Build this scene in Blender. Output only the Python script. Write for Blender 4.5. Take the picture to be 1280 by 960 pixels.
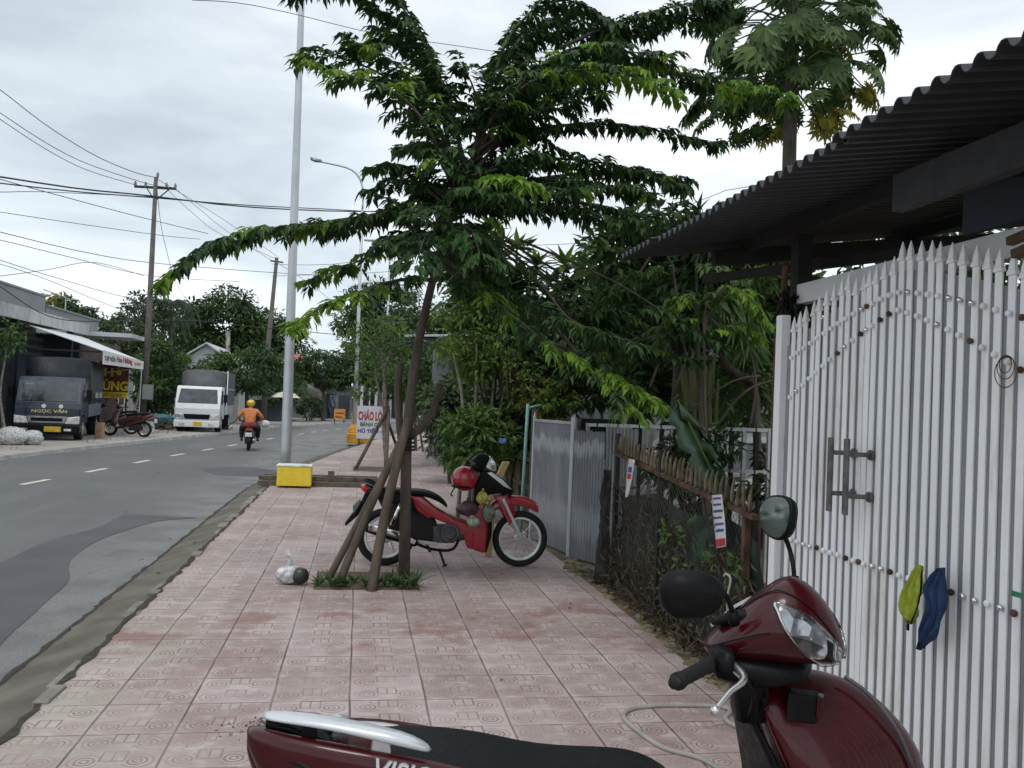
import bpy, bmesh, math, random
from mathutils import Vector, Matrix, noise
V = Vector
R = math.radians
rng = random.Random(7)
for _o in list(bpy.data.objects): bpy.data.objects.remove(_o)
SC = bpy.context.scene
COL = SC.collection

# ---------------------------------------------------------------- camera
FPX, CH = 1080.0, 1.6
PSI, TH, RO = R(9.9275), R(1.3759), R(2.4)
_f = V((math.sin(PSI)*math.cos(TH), math.cos(PSI)*math.cos(TH), math.sin(TH)))
_r0 = V((math.cos(PSI), -math.sin(PSI), 0)); _u0 = _r0.cross(_f)
_r = _r0*math.cos(RO)+_u0*math.sin(RO); _u = -_r0*math.sin(RO)+_u0*math.cos(RO)
CP = V((0, 0, CH))
cam = bpy.data.objects.new('camera', bpy.data.cameras.new('camera')); COL.objects.link(cam)
cam.matrix_world = Matrix(((_r.x, _u.x, -_f.x, 0), (_r.y, _u.y, -_f.y, 0), (_r.z, _u.z, -_f.z, CH), (0, 0, 0, 1)))
cam.data.sensor_width = 36; cam.data.lens = FPX/1280*36; cam.data.clip_start = .05; cam.data.clip_end = 2000
SC.camera = cam
# where a point of the photograph lies in the place, given its distance / offset / height
def _ray(x, y): return _f+_r*((x-640)/FPX)-_u*((y-480)/FPX)
def W(x, y, Y): d = _ray(x, y); return CP+d*(Y/d.y)
def WX(x, y, X): d = _ray(x, y); return CP+d*(X/d.x)
def G(x, y, z=0.0): d = _ray(x, y); return CP+d*((z-CH)/d.z)

# ---------------------------------------------------------------- sky, sun, exposure
w = bpy.data.worlds.new('World'); SC.world = w; w.use_nodes = True
nt = w.node_tree; nt.nodes.clear()
SUN_EL, SUN_AZ = R(62), R(200)
out = nt.nodes.new('ShaderNodeOutputWorld'); bg = nt.nodes.new('ShaderNodeBackground')
sky = nt.nodes.new('ShaderNodeTexSky'); sky.sky_type = 'NISHITA'; sky.sun_disc = False
sky.sun_elevation = SUN_EL; sky.sun_rotation = SUN_AZ
bg.inputs[1].default_value = .1
geo = nt.nodes.new('ShaderNodeTexCoord')
mp = nt.nodes.new('ShaderNodeMapping'); mp.inputs['Scale'].default_value = (1, 1, 3.2); mp.inputs['Location'].default_value = (.3, .1, .25)
n1 = nt.nodes.new('ShaderNodeTexNoise'); n1.inputs['Scale'].default_value = 2.6; n1.inputs['Detail'].default_value = 9; n1.inputs['Roughness'].default_value = .52; n1.inputs['Distortion'].default_value = .35
rmp = nt.nodes.new('ShaderNodeValToRGB')
cr = rmp.color_ramp; cr.elements[0].position = .30; cr.elements[0].color = (3.9, 4.45, 4.95, 1)
cr.elements[1].position = .66; cr.elements[1].color = (7.6, 7.9, 8.1, 1)
e = cr.elements.new(.47); e.color = (5.3, 5.85, 6.3, 1)
sep = nt.nodes.new('ShaderNodeSeparateXYZ')
hz = nt.nodes.new('ShaderNodeMapRange'); hz.inputs[1].default_value = 0; hz.inputs[2].default_value = .35; hz.inputs[3].default_value = 1.12; hz.inputs[4].default_value = .98
mul = nt.nodes.new('ShaderNodeVectorMath'); mul.operation = 'SCALE'
mx = nt.nodes.new('ShaderNodeMix'); mx.data_type = 'RGBA'; mx.inputs[0].default_value = .93
L = nt.links.new
L(geo.outputs['Generated'], mp.inputs[0]); L(mp.outputs[0], n1.inputs['Vector']); L(n1.outputs[0], rmp.inputs[0])
L(geo.outputs['Generated'], sep.inputs[0]); L(sep.outputs[2], hz.inputs[0])
L(rmp.outputs[0], mul.inputs[0]); L(hz.outputs[0], mul.inputs['Scale'])
L(sky.outputs[0], mx.inputs[6]); L(mul.outputs[0], mx.inputs[7]); L(mx.outputs[2], bg.inputs[0]); L(bg.outputs[0], out.inputs[0])
sl = bpy.data.lights.new('sun', 'SUN'); sl.energy = .7; sl.angle = R(18); sl.color = (1, .96, .9)
so = bpy.data.objects.new('sun', sl); COL.objects.link(so)
_sd = V((math.sin(SUN_AZ)*math.cos(SUN_EL), math.cos(SUN_AZ)*math.cos(SUN_EL), math.sin(SUN_EL)))
so.rotation_euler = _sd.to_track_quat('Z', 'Y').to_euler(); so.location = (0, 0, 40)
SC.view_settings.view_transform = 'Standard'; SC.view_settings.look = 'None'
SC.view_settings.exposure = 0.62; SC.view_settings.gamma = 1
SC.render.engine = 'CYCLES'; SC.cycles.max_bounces = 6; SC.cycles.transparent_max_bounces = 12
SC.cycles.use_denoising = True

# ---------------------------------------------------------------- materials
MATS = {}
class NB:
    def __init__(s, m): s.t = m.node_tree
    def n(s, typ, **kw):
        x = s.t.nodes.new('ShaderNode'+typ)
        for k, v in kw.items():
            if k in ('inp',):
                for a, b in v.items(): s.set(x.inputs[a], b)
            else: setattr(x, k, v)
        return x
    def set(s, sock, v):
        if isinstance(v, bpy.types.NodeSocket): s.t.links.new(v, sock)
        else: sock.default_value = v
    def m(s, op, a, b=0.0, c=0.0, clamp=False):
        x = s.t.nodes.new('ShaderNodeMath'); x.operation = op; x.use_clamp = clamp
        s.set(x.inputs[0], a); s.set(x.inputs[1], b); s.set(x.inputs[2], c); return x.outputs[0]
    def mix(s, f, a, b):
        x = s.t.nodes.new('ShaderNodeMix'); x.data_type = 'RGBA'
        s.set(x.inputs[0], f); s.set(x.inputs[6], a if isinstance(a, bpy.types.NodeSocket) else (*a, 1)); s.set(x.inputs[7], b if isinstance(b, bpy.types.NodeSocket) else (*b, 1)); return x.outputs[2]
    def noise(s, sc, det=4, vec=None, rough=.55, dist=0):
        x = s.t.nodes.new('ShaderNodeTexNoise'); x.inputs['Scale'].default_value = sc; x.inputs['Detail'].default_value = det
        x.inputs['Roughness'].default_value = rough; x.inputs['Distortion'].default_value = dist
        if vec: s.t.links.new(vec, x.inputs['Vector'])
        return x.outputs[0]
    def ramp(s, v, a, b, lo=0.0, hi=1.0):
        x = s.t.nodes.new('ShaderNodeMapRange'); s.set(x.inputs[0], v)
        x.inputs[1].default_value = a; x.inputs[2].default_value = b; x.inputs[3].default_value = lo; x.inputs[4].default_value = hi; x.interpolation_type = 'SMOOTHSTEP'
        return x.outputs[0]
def cracks(nb, tc, sc, wd, mask_sc, m0=.5):
    nz = nb.n('TexNoise'); nz.inputs['Scale'].default_value = sc*2.2; nb.t.links.new(tc, nz.inputs['Vector'])
    va = nb.n('VectorMath', operation='MULTIPLY_ADD'); nb.t.links.new(nz.outputs['Color'], va.inputs[0]); va.inputs[1].default_value = (.35/sc, .35/sc, 0); nb.t.links.new(tc, va.inputs[2])
    vo = nb.n('TexVoronoi', feature='DISTANCE_TO_EDGE'); vo.inputs['Scale'].default_value = sc; nb.t.links.new(va.outputs[0], vo.inputs['Vector'])
    return nb.m('MULTIPLY', nb.ramp(vo.outputs['Distance'], wd*.3, wd, 1, 0), nb.ramp(nb.noise(mask_sc, 3, tc), m0, m0+.1, 0, 1))
def newmat(name):
    m = bpy.data.materials.new(name); m.use_nodes = True; m.node_tree.nodes.clear()
    nb = NB(m); o = nb.n('OutputMaterial'); p = nb.n('BsdfPrincipled'); m.node_tree.links.new(p.outputs[0], o.inputs[0])
    MATS[name] = m
    return m, nb, p, o
def M(name, col, rough=.6, metal=0.0, var=.25, sc=6.0, bump=.0, dirt=None, dsc=1.5, damt=.5, coat=0.0, stretch=None, bsc=60, spec=.5):
    if name in MATS: return MATS[name]
    m, nb, p, o = newmat(name)
    tc = nb.n('TexCoord').outputs['Object']
    if stretch:
        mp_ = nb.n('Mapping'); mp_.inputs['Scale'].default_value = stretch; m.node_tree.links.new(tc, mp_.inputs[0]); tc = mp_.outputs[0]
    nz = nb.noise(sc, 5, tc)
    c = nb.mix(nb.ramp(nz, .3, .7), [x*(1-var) for x in col], [min(1, x*(1+var)) for x in col])
    if dirt:
        nd = nb.noise(dsc, 6, tc, .65)
        c = nb.mix(nb.ramp(nd, .5, .72, 0, damt), c, dirt)
    nb.set(p.inputs['Base Color'], c)
    nb.set(p.inputs['Roughness'], nb.ramp(nb.noise(sc*2, 4, tc), .3, .7, max(0.02, rough-.08), min(1, rough+.08)))
    p.inputs['Metallic'].default_value = metal; p.inputs['Coat Weight'].default_value = coat; p.inputs['Coat Roughness'].default_value = .06
    p.inputs['Specular IOR Level'].default_value = spec
    if bump:
        b = nb.n('Bump'); b.inputs['Strength'].default_value = bump; b.inputs['Distance'].default_value = .01
        nb.set(b.inputs['Height'], nb.noise(bsc, 5, tc)); nb.set(p.inputs['Normal'], b.outputs[0])
    return m
def leafmat(name, dark, light, trans=.3):
    m, nb, p, o = newmat(name)
    g = nb.n('NewGeometry'); r = g.outputs['Random Per Island']
    c = nb.mix(r, dark, light)
    p.inputs['Roughness'].default_value = .5; p.inputs['Specular IOR Level'].default_value = .28
    nb.set(p.inputs['Base Color'], c)
    t = nb.n('BsdfTranslucent'); nb.set(t.inputs[0], c)
    x = nb.n('MixShader'); x.inputs[0].default_value = trans
    lk = m.node_tree.links.new; lk(p.outputs[0], x.inputs[1]); lk(t.outputs[0], x.inputs[2]); lk(x.outputs[0], o.inputs[0])
    return m

# sidewalk tiles: 40 cm terrazzo tiles, two rows of rings per tile, a strip of little bars between them
def tile_material():
    m, nb, p, o = newmat('sidewalk_tile')
    tc = nb.n('TexCoord').outputs['Object']; s = nb.n('SeparateXYZ'); m.node_tree.links.new(tc, s.inputs[0])
    wob = nb.noise(1.3, 3, tc); X = nb.m('ADD', s.outputs[0], nb.m('MULTIPLY', nb.m('SUBTRACT', wob, .5), .02)); Y = nb.m('ADD', s.outputs[1], nb.m('MULTIPLY', nb.m('SUBTRACT', nb.noise(1.1, 3, tc), .5), .02))
    U = nb.m('DIVIDE', nb.m('SUBTRACT', X, .02), .4); Vv = nb.m('DIVIDE', nb.m('SUBTRACT', Y, .27), .4)
    fu = nb.m('FRACT', U); fv = nb.m('FRACT', Vv); iu = nb.m('FLOOR', U); iv = nb.m('FLOOR', Vv)
    def line(f, wd): # distance to the edge of the cell -> line
        d = nb.m('MINIMUM', f, nb.m('SUBTRACT', 1, f)); return nb.ramp(d, wd*.4, wd, 1, 0)
    ju = line(fu, .018); jv = line(fv, .016)
    joint = nb.m('MAXIMUM', ju, nb.m('MULTIPLY', jv, nb.ramp(nb.noise(2.3, 2, tc), .38, .55, .45, 1)))
    mu = nb.m('ABSOLUTE', nb.m('SUBTRACT', fu, .5))
    v2 = nb.m('FRACT', nb.m('MULTIPLY', fv, 2))
    dv = nb.m('MULTIPLY', nb.m('SUBTRACT', v2, .5), .5); du = nb.m('SUBTRACT', mu, .27)
    rr = nb.m('SQRT', nb.m('ADD', nb.m('MULTIPLY', du, du), nb.m('MULTIPLY', dv, dv)))
    rr = nb.m('ADD', rr, nb.m('MULTIPLY', nb.m('SUBTRACT', nb.noise(14, 3, tc), .5), .035))
    def ring(r0, wd): return nb.ramp(nb.m('ABSOLUTE', nb.m('SUBTRACT', rr, r0)), wd*.35, wd, 1, 0)
    rings = nb.m('MAXIMUM', nb.m('MAXIMUM', ring(.045, .016), ring(.10, .018)), nb.m('MULTIPLY', ring(.165, .02), .6))
    side = nb.m('GREATER_THAN', mu, .125)
    rings = nb.m('MULTIPLY', rings, side)
    b1 = nb.ramp(nb.m('ABSOLUTE', nb.m('SUBTRACT', mu, .125)), .006, .016, 1, 0)
    v4 = nb.m('FRACT', nb.m('MULTIPLY', fv, 4)); chk = nb.m('GREATER_THAN', nb.m('FRACT', nb.m('MULTIPLY', fv, 2)), .5)
    b2 = nb.m('MULTIPLY', line(v4, .09), nb.m('LESS_THAN', mu, .13))
    b3 = nb.m('MULTIPLY', nb.m('MULTIPLY', nb.ramp(mu, .004, .014, 1, 0), chk), 1.0)
    bars = nb.m('MAXIMUM', nb.m('MULTIPLY', b1, chk), nb.m('MAXIMUM', nb.m('MULTIPLY', b2, .7), b3))
    wear = nb.ramp(nb.noise(3.5, 4, tc), .3, .7, .25, 1)
    pat = nb.m('MULTIPLY', nb.m('MAXIMUM', rings, bars), wear)
    # tile-to-tile tone
    cx = nb.n('CombineXYZ'); nb.set(cx.inputs[0], iu); nb.set(cx.inputs[1], iv)
    wn = nb.n('TexWhiteNoise'); m.node_tree.links.new(cx.outputs[0], wn.inputs['Vector'])
    base = nb.mix(nb.ramp(wn.outputs[0], 0, 1), (.37, .295, .282), (.49, .41, .395))
    base = nb.mix(nb.ramp(nb.noise(.9, 7, tc, .66), .40, .66, 0, .7), base, (.285, .205, .19))
    base = nb.mix(nb.ramp(nb.noise(7, 7, tc, .75), .44, .72, 0, .7), base, (.60, .53, .51))
    # grey olive grime toward the kerb and in the near corner
    edge = nb.m('MULTIPLY', nb.ramp(s.outputs[0], -1.5, -.5, 1, 0), nb.ramp(nb.noise(1.4, 5, tc, .6), .38, .62, .15, 1))
    edge = nb.m('MULTIPLY', edge, nb.ramp(s.outputs[1], 5.2, 7.5, .85, .2))
    base = nb.mix(edge, base, (.40, .375, .315))
    red = nb.m('MULTIPLY', nb.ramp(nb.noise(1.9, 4, tc, .6), .50, .64, 0, .8), nb.ramp(nb.m('ABSOLUTE', nb.m('SUBTRACT', s.outputs[1], 6.2)), .2, 1.3, 1, .1))
    base = nb.mix(red, base, (.27, .15, .13))
    spk = nb.m('MULTIPLY', nb.ramp(nb.noise(70, 3, tc, .6), .60, .68, 0, 1), nb.ramp(nb.noise(1.1, 3, tc), .5, .7, .15, .8))
    base = nb.mix(spk, base, (.2, .17, .15))
    base = nb.mix(nb.m('MULTIPLY', pat, .85), base, (.21, .125, .12))
    base = nb.mix(nb.m('MULTIPLY', joint, nb.ramp(nb.noise(1.7, 4, tc), .3, .65, .45, .9)), base, (.09, .065, .055))
    ck = cracks(nb, tc, .8, .006, .55, .52); base = nb.mix(nb.m('MULTIPLY', ck, .75), base, (.11, .085, .07))
    wet = nb.ramp(nb.noise(.55, 5, tc, .6), .54, .64, 0, .35); base = nb.mix(wet, base, (.25, .20, .175))
    nb.set(p.inputs['Base Color'], base); p.inputs['Roughness'].default_value = .8; p.inputs['Specular IOR Level'].default_value = .3
    h = nb.m('SUBTRACT', 1, nb.m('MAXIMUM', joint, nb.m('MULTIPLY', pat, .5)))
    h = nb.m('ADD', h, nb.m('MULTIPLY', nb.noise(90, 3, tc), .3)); h = nb.m('ADD', h, nb.m('MULTIPLY', wn.outputs[0], .4))
    b = nb.n('Bump'); b.inputs['Strength'].default_value = .5; b.inputs['Distance'].default_value = .006
    nb.set(b.inputs['Height'], h); nb.set(p.inputs['Normal'], b.outputs[0])
    return m
def asphalt_material():
    m, nb, p, o = newmat('asphalt')
    tc = nb.n('TexCoord').outputs['Object']
    c = nb.mix(nb.ramp(nb.noise(.35, 5, tc), .35, .65), (.100, .104, .106), (.128, .131, .132))
    st = nb.n('Mapping'); st.inputs['Scale'].default_value = (1.4, .12, 1); m.node_tree.links.new(tc, st.inputs[0])
    c = nb.mix(nb.ramp(nb.noise(1.2, 5, st.outputs[0]), .5, .7, 0, .45), c, (.155, .157, .156))
    s = nb.n('SeparateXYZ'); m.node_tree.links.new(tc, s.inputs[0])
    # dusty strip beside the kerb
    c = nb.mix(nb.m('MULTIPLY', nb.ramp(s.outputs[0], -3.4, -2.1, 0, .75), nb.ramp(nb.noise(1.5, 5, tc), .35, .62, .2, 1)), c, (.235, .235, .225))
    c = nb.mix(nb.ramp(nb.noise(75, 3, tc, .7), .42, .70, 0, .55), c, (.24, .24, .235))
    c = nb.mix(nb.ramp(nb.noise(55, 3, tc, .7), .50, .70, 0, .5), c, (.045, .045, .045))
    c = nb.mix(nb.m('MULTIPLY', cracks(nb, tc, .55, .012, .3, .52), .7), c, (.04, .04, .04))
    c = nb.mix(nb.ramp(nb.noise(.9, 6, tc, .65), .58, .68, 0, .35), c, (.075, .075, .078))
    nb.set(p.inputs['Base Color'], c); p.inputs['Roughness'].default_value = .85
    b = nb.n('Bump'); b.inputs['Strength'].default_value = .5; b.inputs['Distance'].default_value = .006
    nb.set(b.inputs['Height'], nb.noise(120, 4, tc)); nb.set(p.inputs['Normal'], b.outputs[0])
    return m

tileM = tile_material(); asph = asphalt_material()
patchM = M('asphalt_patch', (.088, .090, .093), .8, var=.15, sc=1.5, bump=.5, bsc=120)
kerbM = M('kerb_concrete', (.125, .112, .09), .9, var=.3, sc=3, bump=.8, dirt=(.11, .085, .055), dsc=2.5, damt=.8, bsc=40)
concM = M('concrete', (.36, .35, .33), .85, var=.2, sc=3, bump=.4, dirt=(.16, .15, .13), dsc=1.2)
dirtM = M('dirt', (.13, .10, .07), .95, var=.4, sc=2, bump=.9, dirt=(.06, .06, .04), dsc=3, bsc=25)
mossM = M('mossy_concrete', (.20, .165, .105), .9, var=.35, sc=2.5, bump=.8, dirt=(.09, .10, .045), dsc=2, damt=.8, bsc=30)
farwalkM = M('far_pavement', (.36, .33, .30), .9, var=.2, sc=.8, bump=.3, dirt=(.2, .18, .15), dsc=.5)
paintW = M('white_paint', (.62, .63, .64), .5, var=.06, sc=4, dirt=(.42, .41, .39), dsc=3, damt=.5)
gateM = M('gate_white_paint', (.88, .89, .90), .42, var=.05, sc=5, dirt=(.52, .46, .39), dsc=4.5, damt=.6, stretch=(1, 1, .22))
gapShadeM = M('gate_gap_shade_grey', (.22, .225, .235), .5, var=.1, sc=4, dirt=(.10, .10, .10), dsc=2, damt=.4)  # shade of the picket sides, put into the colour of the gaps
lineM = M('road_paint', (.62, .60, .50), .7, var=.15, sc=8, dirt=(.25, .25, .22), dsc=9)
galv = M('galvanised_steel', (.50, .53, .55), .45, .5, var=.08, sc=3)
darkst = M('dark_steel', (.020, .019, .018), .7, .1, var=.3, sc=8, bump=.2)
rustM = M('rusty_steel', (.10, .055, .035), .85, .2, var=.5, sc=9, bump=.5, dirt=(.22, .12, .06), dsc=6)
barkM = M('bark', (.085, .068, .055), .92, var=.35, sc=12, bump=1, dirt=(.16, .145, .12), dsc=5, stretch=(1, 1, .3), bsc=40)
stakeM = M('stake_wood', (.10, .078, .06), .92, var=.4, sc=10, bump=1, dirt=(.20, .17, .135), dsc=4, stretch=(1, 1, .2), bsc=40)
oldwood = M('old_wood', (.11, .09, .072), .9, var=.4, sc=8, bump=.8, dirt=(.2, .17, .14), dsc=3, bsc=40)
blackpl = M('black_plastic', (.007, .007, .008), .5, var=.2, sc=20, bump=.1, bsc=200, spec=.16)
seatM = M('black_vinyl', (.010, .011, .012), .45, var=.15, sc=30, bump=.25, bsc=350, spec=.14)
rubber = M('rubber', (.009, .009, .009), .85, var=.3, sc=20)
redP = M('dark_red_paint', (.046, .002, .004), .3, var=.1, sc=3, coat=.42, spec=.25)
redP2 = M('bright_red_paint', (.33, .010, .02), .28, var=.1, sc=3, coat=.8)
chrome = M('chrome', (.75, .75, .76), .14, 1, var=.1, sc=5)
alu = M('aluminium', (.55, .56, .57), .4, .9, var=.15, sc=6)
silverP = M('silver_paint', (.66, .68, .70), .33, .45, var=.04, sc=5, coat=.3)
whiteP = M('white_car_paint', (.78, .79, .80), .25, var=.04, sc=2, coat=.6)
blueP = M('blue_truck_paint', (.007, .015, .042), .3, var=.15, sc=2, coat=.6)
tarpM = M('dark_tarpaulin', (.022, .028, .035), .6, var=.3, sc=4, bump=.8, bsc=12)
tarpG = M('grey_tarpaulin', (.11, .12, .125), .7, var=.2, sc=3, bump=.6, bsc=12)
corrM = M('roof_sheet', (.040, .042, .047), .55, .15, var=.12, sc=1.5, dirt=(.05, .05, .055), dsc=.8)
corrWall = M('corrugated_wall', (.33, .35, .36), .55, .3, var=.15, sc=2, dirt=(.2, .19, .17), dsc=1.3, stretch=(1, 1, .25))
fenceSh = M('fence_sheet_metal', (.19, .20, .215), .55, .2, var=.15, sc=2, dirt=(.30, .31, .32), dsc=2.6, damt=.75, stretch=(1.5, 1.5, .5))
yel = M('yellow_foam', (.80, .60, .035), .6, var=.08, sc=5, dirt=(.55, .42, .08), dsc=3)
orangeM = M('orange_painted_concrete', (.55, .27, .03), .85, var=.25, sc=5, dirt=(.2, .12, .04), dsc=4, bump=.4)
glassD = M('dark_glass', (.02, .025, .03), .08, 0, var=.2, sc=2, coat=.5)
wallG = M('grey_wall', (.27, .28, .29), .85, var=.1, sc=1, dirt=(.22, .22, .21), dsc=.8)
wallW = M('white_wall', (.55, .56, .57), .85, var=.08, sc=1, dirt=(.35, .35, .34), dsc=.8)
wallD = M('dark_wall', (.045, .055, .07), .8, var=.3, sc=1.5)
roofW = M('pale_metal_roof', (.55, .58, .60), .5, .1, var=.12, sc=1, dirt=(.4, .42, .43), dsc=1)
awnM = M('awning_canvas', (.68, .69, .70), .7, var=.06, sc=3, dirt=(.45, .45, .45), dsc=2)
clearL = M('lamp_glass', (.75, .77, .8), .1, .6, var=.3, sc=14, coat=1)
facetM = M('lamp_reflector', (.85, .87, .88), .12, 1, var=.25, sc=18, bump=.6, bsc=25)
redL = M('red_lens', (.5, .01, .01), .15, var=.2, sc=10, coat=1)
leafA = leafmat('leaf_tree', (.015, .042, .016), (.068, .135, .036), .26)
leafYg = leafmat('leaf_young', (.11, .22, .03), (.24, .38, .05), .4)
leafB = leafmat('leaf_dark', (.024, .052, .022), (.080, .140, .042), .25)
leafC = leafmat('leaf_mid', (.042, .088, .028), (.12, .20, .05), .3)
leafD = leafmat('leaf_light', (.07, .13, .03), (.17, .25, .05), .35)
leafP = leafmat('leaf_papaya', (.034, .068, .020), (.088, .145, .035), .25)
leafY = leafmat('leaf_yellow', (.20, .17, .03), (.34, .32, .06), .35)
leafG = leafmat('leaf_greyish', (.05, .075, .045), (.11, .14, .08), .2)
leafDry = leafmat('leaf_dry', (.03, .022, .014), (.12, .088, .055), .1)

# ---------------------------------------------------------------- object helpers
ORI = {}
def tag(o, label=None, cat=None, group=None, kind=None):
    if label: o['label'] = label
    if cat: o['category'] = cat
    if group: o['group'] = group
    if kind: o['kind'] = kind
    return o
def root(name, loc, label, cat, group=None):
    o = bpy.data.objects.new(name, None); COL.objects.link(o); o.location = loc; o.empty_display_size = .1
    ORI[o.name] = V(loc); return tag(o, label, cat, group)
class MB:
    def __init__(s): s.v = []; s.f = []; s.mi = []; s.cur = 0
    def add(s, vs, fs):
        b = len(s.v); s.v += [tuple(q) for q in vs]; s.f += [tuple(i+b for i in f) for f in fs]; s.mi += [s.cur]*len(fs); return s
    def box(s, a, b, rz=0.0, c=None):
        x0, y0, z0 = a; x1, y1, z1 = b
        vs = [V((x, y, z)) for z in (z0, z1) for x, y in ((x0, y0), (x1, y0), (x1, y1), (x0, y1))]
        if rz:
            c = V(c) if c else V(((x0+x1)/2, (y0+y1)/2, 0)); m = Matrix.Rotation(rz, 3, 'Z'); vs = [m @ (q-c)+c for q in vs]
        return s.add(vs, [(3, 2, 1, 0), (4, 5, 6, 7), (0, 1, 5, 4), (1, 2, 6, 5), (2, 3, 7, 6), (3, 0, 4, 7)])
    def bar(s, p, q, w_, h_, up=V((0, 0, 1))):
        p, q = V(p), V(q); d = (q-p).normalized(); a = d.cross(up)
        if a.length < 1e-4: a = d.cross(V((0, 1, 0)))
        a.normalize(); b = a.cross(d)
        vs = [c+a*sx*w_/2+b*sy*h_/2 for c in (p, q) for sx, sy in ((-1, -1), (1, -1), (1, 1), (-1, 1))]
        return s.add(vs, [(0, 1, 2, 3), (7, 6, 5, 4), (0, 4, 5, 1), (1, 5, 6, 2), (2, 6, 7, 3), (3, 7, 4, 0)])
    def tube(s, pts, r, n=8, cap=True):
        pts = [V(p) for p in pts]; k = len(pts); rs = [r]*k if not hasattr(r, '__len__') else list(r)
        if len(rs) != k: rs = [rs[0]+(rs[-1]-rs[0])*i/(k-1) for i in range(k)]
        vs = []; a = None
        for i, p in enumerate(pts):
            d = (pts[min(i+1, k-1)]-pts[max(i-1, 0)]).normalized()
            if a is None: a = d.cross(V((0, 0, 1))) if abs(d.z) < .9 else d.cross(V((0, 1, 0)))
            a = a-d*a.dot(d)
            if a.length < 1e-6: a = d.orthogonal()
            a.normalize(); b = d.cross(a)
            for j in range(n):
                t = 2*math.pi*j/n; vs.append(p+(a*math.cos(t)+b*math.sin(t))*rs[i])
        fs = [(i*n+j, i*n+(j+1) % n, (i+1)*n+(j+1) % n, (i+1)*n+j) for i in range(k-1) for j in range(n)]
        if cap: fs += [tuple(range(n))[::-1], tuple((k-1)*n+j for j in range(n))]
        return s.add(vs, fs)
    def loft(s, rings, cap=True, closed=True):
        n = len(rings[0]); k = len(rings); vs = [q for r_ in rings for q in r_]
        m_ = n if closed else n-1
        fs = [(i*n+j, i*n+(j+1) % n, (i+1)*n+(j+1) % n, (i+1)*n+j) for i in range(k-1) for j in range(m_)]
        if cap: fs += [tuple(range(n))[::-1], tuple((k-1)*n+j for j in range(n))]
        return s.add(vs, fs)
    def plate(s, pts, off):   # outline swept by a vector
        pts = [V(p) for p in pts]; off = V(off); n = len(pts)
        return s.add(pts+[p+off for p in pts], [tuple(range(n))[::-1], tuple(range(n, 2*n))]+[(j, (j+1) % n, n+(j+1) % n, n+j) for j in range(n)])
    def torus(s, c, R_, r, ax='y', n=40, m=8, flat=1.0):
        rings = []
        for i in range(n):
            t = 2*math.pi*i/n; q = []
            for j in range(m):
                u = 2*math.pi*j/m; rr = R_+r*math.cos(u); h = r*math.sin(u)*flat
                if ax == 'y': q.append(V(c)+V((rr*math.cos(t), h, rr*math.sin(t))))
                elif ax == 'x': q.append(V(c)+V((h, rr*math.cos(t), rr*math.sin(t))))
                else: q.append(V(c)+V((rr*math.cos(t), rr*math.sin(t), h)))
            rings.append(q)
        rings.append(rings[0]); return s.loft(rings, cap=False)
    def disc(s, c, R_, t, ax='y', n=20):
        d = {'y': V((0, t/2, 0)), 'x': V((t/2, 0, 0)), 'z': V((0, 0, t/2))}[ax]; return s.tube([V(c)-d, V(c)+d], R_, n)
    def ball(s, c, r, n=12, m=8, sc=(1, 1, 1), jit=0, seed=0):
        vs = []; rn = random.Random(seed)
        for i in range(m+1):
            th = math.pi*i/m
            for j in range(n):
                ph = 2*math.pi*j/n; k = r*(1+(rn.uniform(-jit, jit) if jit and 0 < i < m else 0))
                vs.append(V(c)+V((k*sc[0]*math.sin(th)*math.cos(ph), k*sc[1]*math.sin(th)*math.sin(ph), k*sc[2]*math.cos(th))))
        return s.add(vs, [(i*n+j, (i+1)*n+j, (i+1)*n+(j+1) % n, i*n+(j+1) % n) for i in range(m) for j in range(n)])
    def leaf(s, p, d, nrm, L_, w_, fold=.25):
        d = d.normalized(); a = d.cross(nrm)
        if a.length < 1e-4: a = d.orthogonal()
        a.normalize(); nn = a.cross(d); q = p+d*L_*.42
        up = nn*(w_*fold)
        return s.add([p, q+a*w_/2+up, p+d*L_-nn*L_*.12, q-a*w_/2+up, q], [(0, 4, 1), (4, 2, 1), (0, 3, 4), (4, 3, 2)])
    def build(s, name, mats, parent=None, smooth=False, bevel=0, sub=0, loc=None, solid=0, seg=2):
        me = bpy.data.meshes.new(name)
        o = bpy.data.objects.new(name, me); COL.objects.link(o)
        base = ORI[parent.name] if parent else V(loc) if loc is not None else V((0, 0, 0))
        if parent: o.parent = parent
        else: o.location = base
        ORI[o.name] = base.copy()
        me.from_pydata([tuple(V(q)-base) for q in s.v], [], s.f)
        mats = mats if isinstance(mats, (list, tuple)) else [mats]
        for m_ in mats: me.materials.append(m_)
        if any(s.mi): me.polygons.foreach_set('material_index', s.mi)
        if smooth or sub: me.polygons.foreach_set('use_smooth', [True]*len(me.polygons))
        me.update()
        if solid: b = o.modifiers.new('s', 'SOLIDIFY'); b.thickness = solid; b.offset = 0
        if bevel:
            b = o.modifiers.new('b', 'BEVEL'); b.width = bevel; b.segments = seg; b.limit_method = 'ANGLE'; b.angle_limit = R(35); b.harden_normals = False
        if sub: b = o.modifiers.new('u', 'SUBSURF'); b.levels = sub; b.render_levels = sub
        return o
def copy_tree(o, parent=None):
    c = o.copy(); COL.objects.link(c); c.parent = parent
    for ch in list(o.children): copy_tree(ch, c)
    return c
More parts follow.
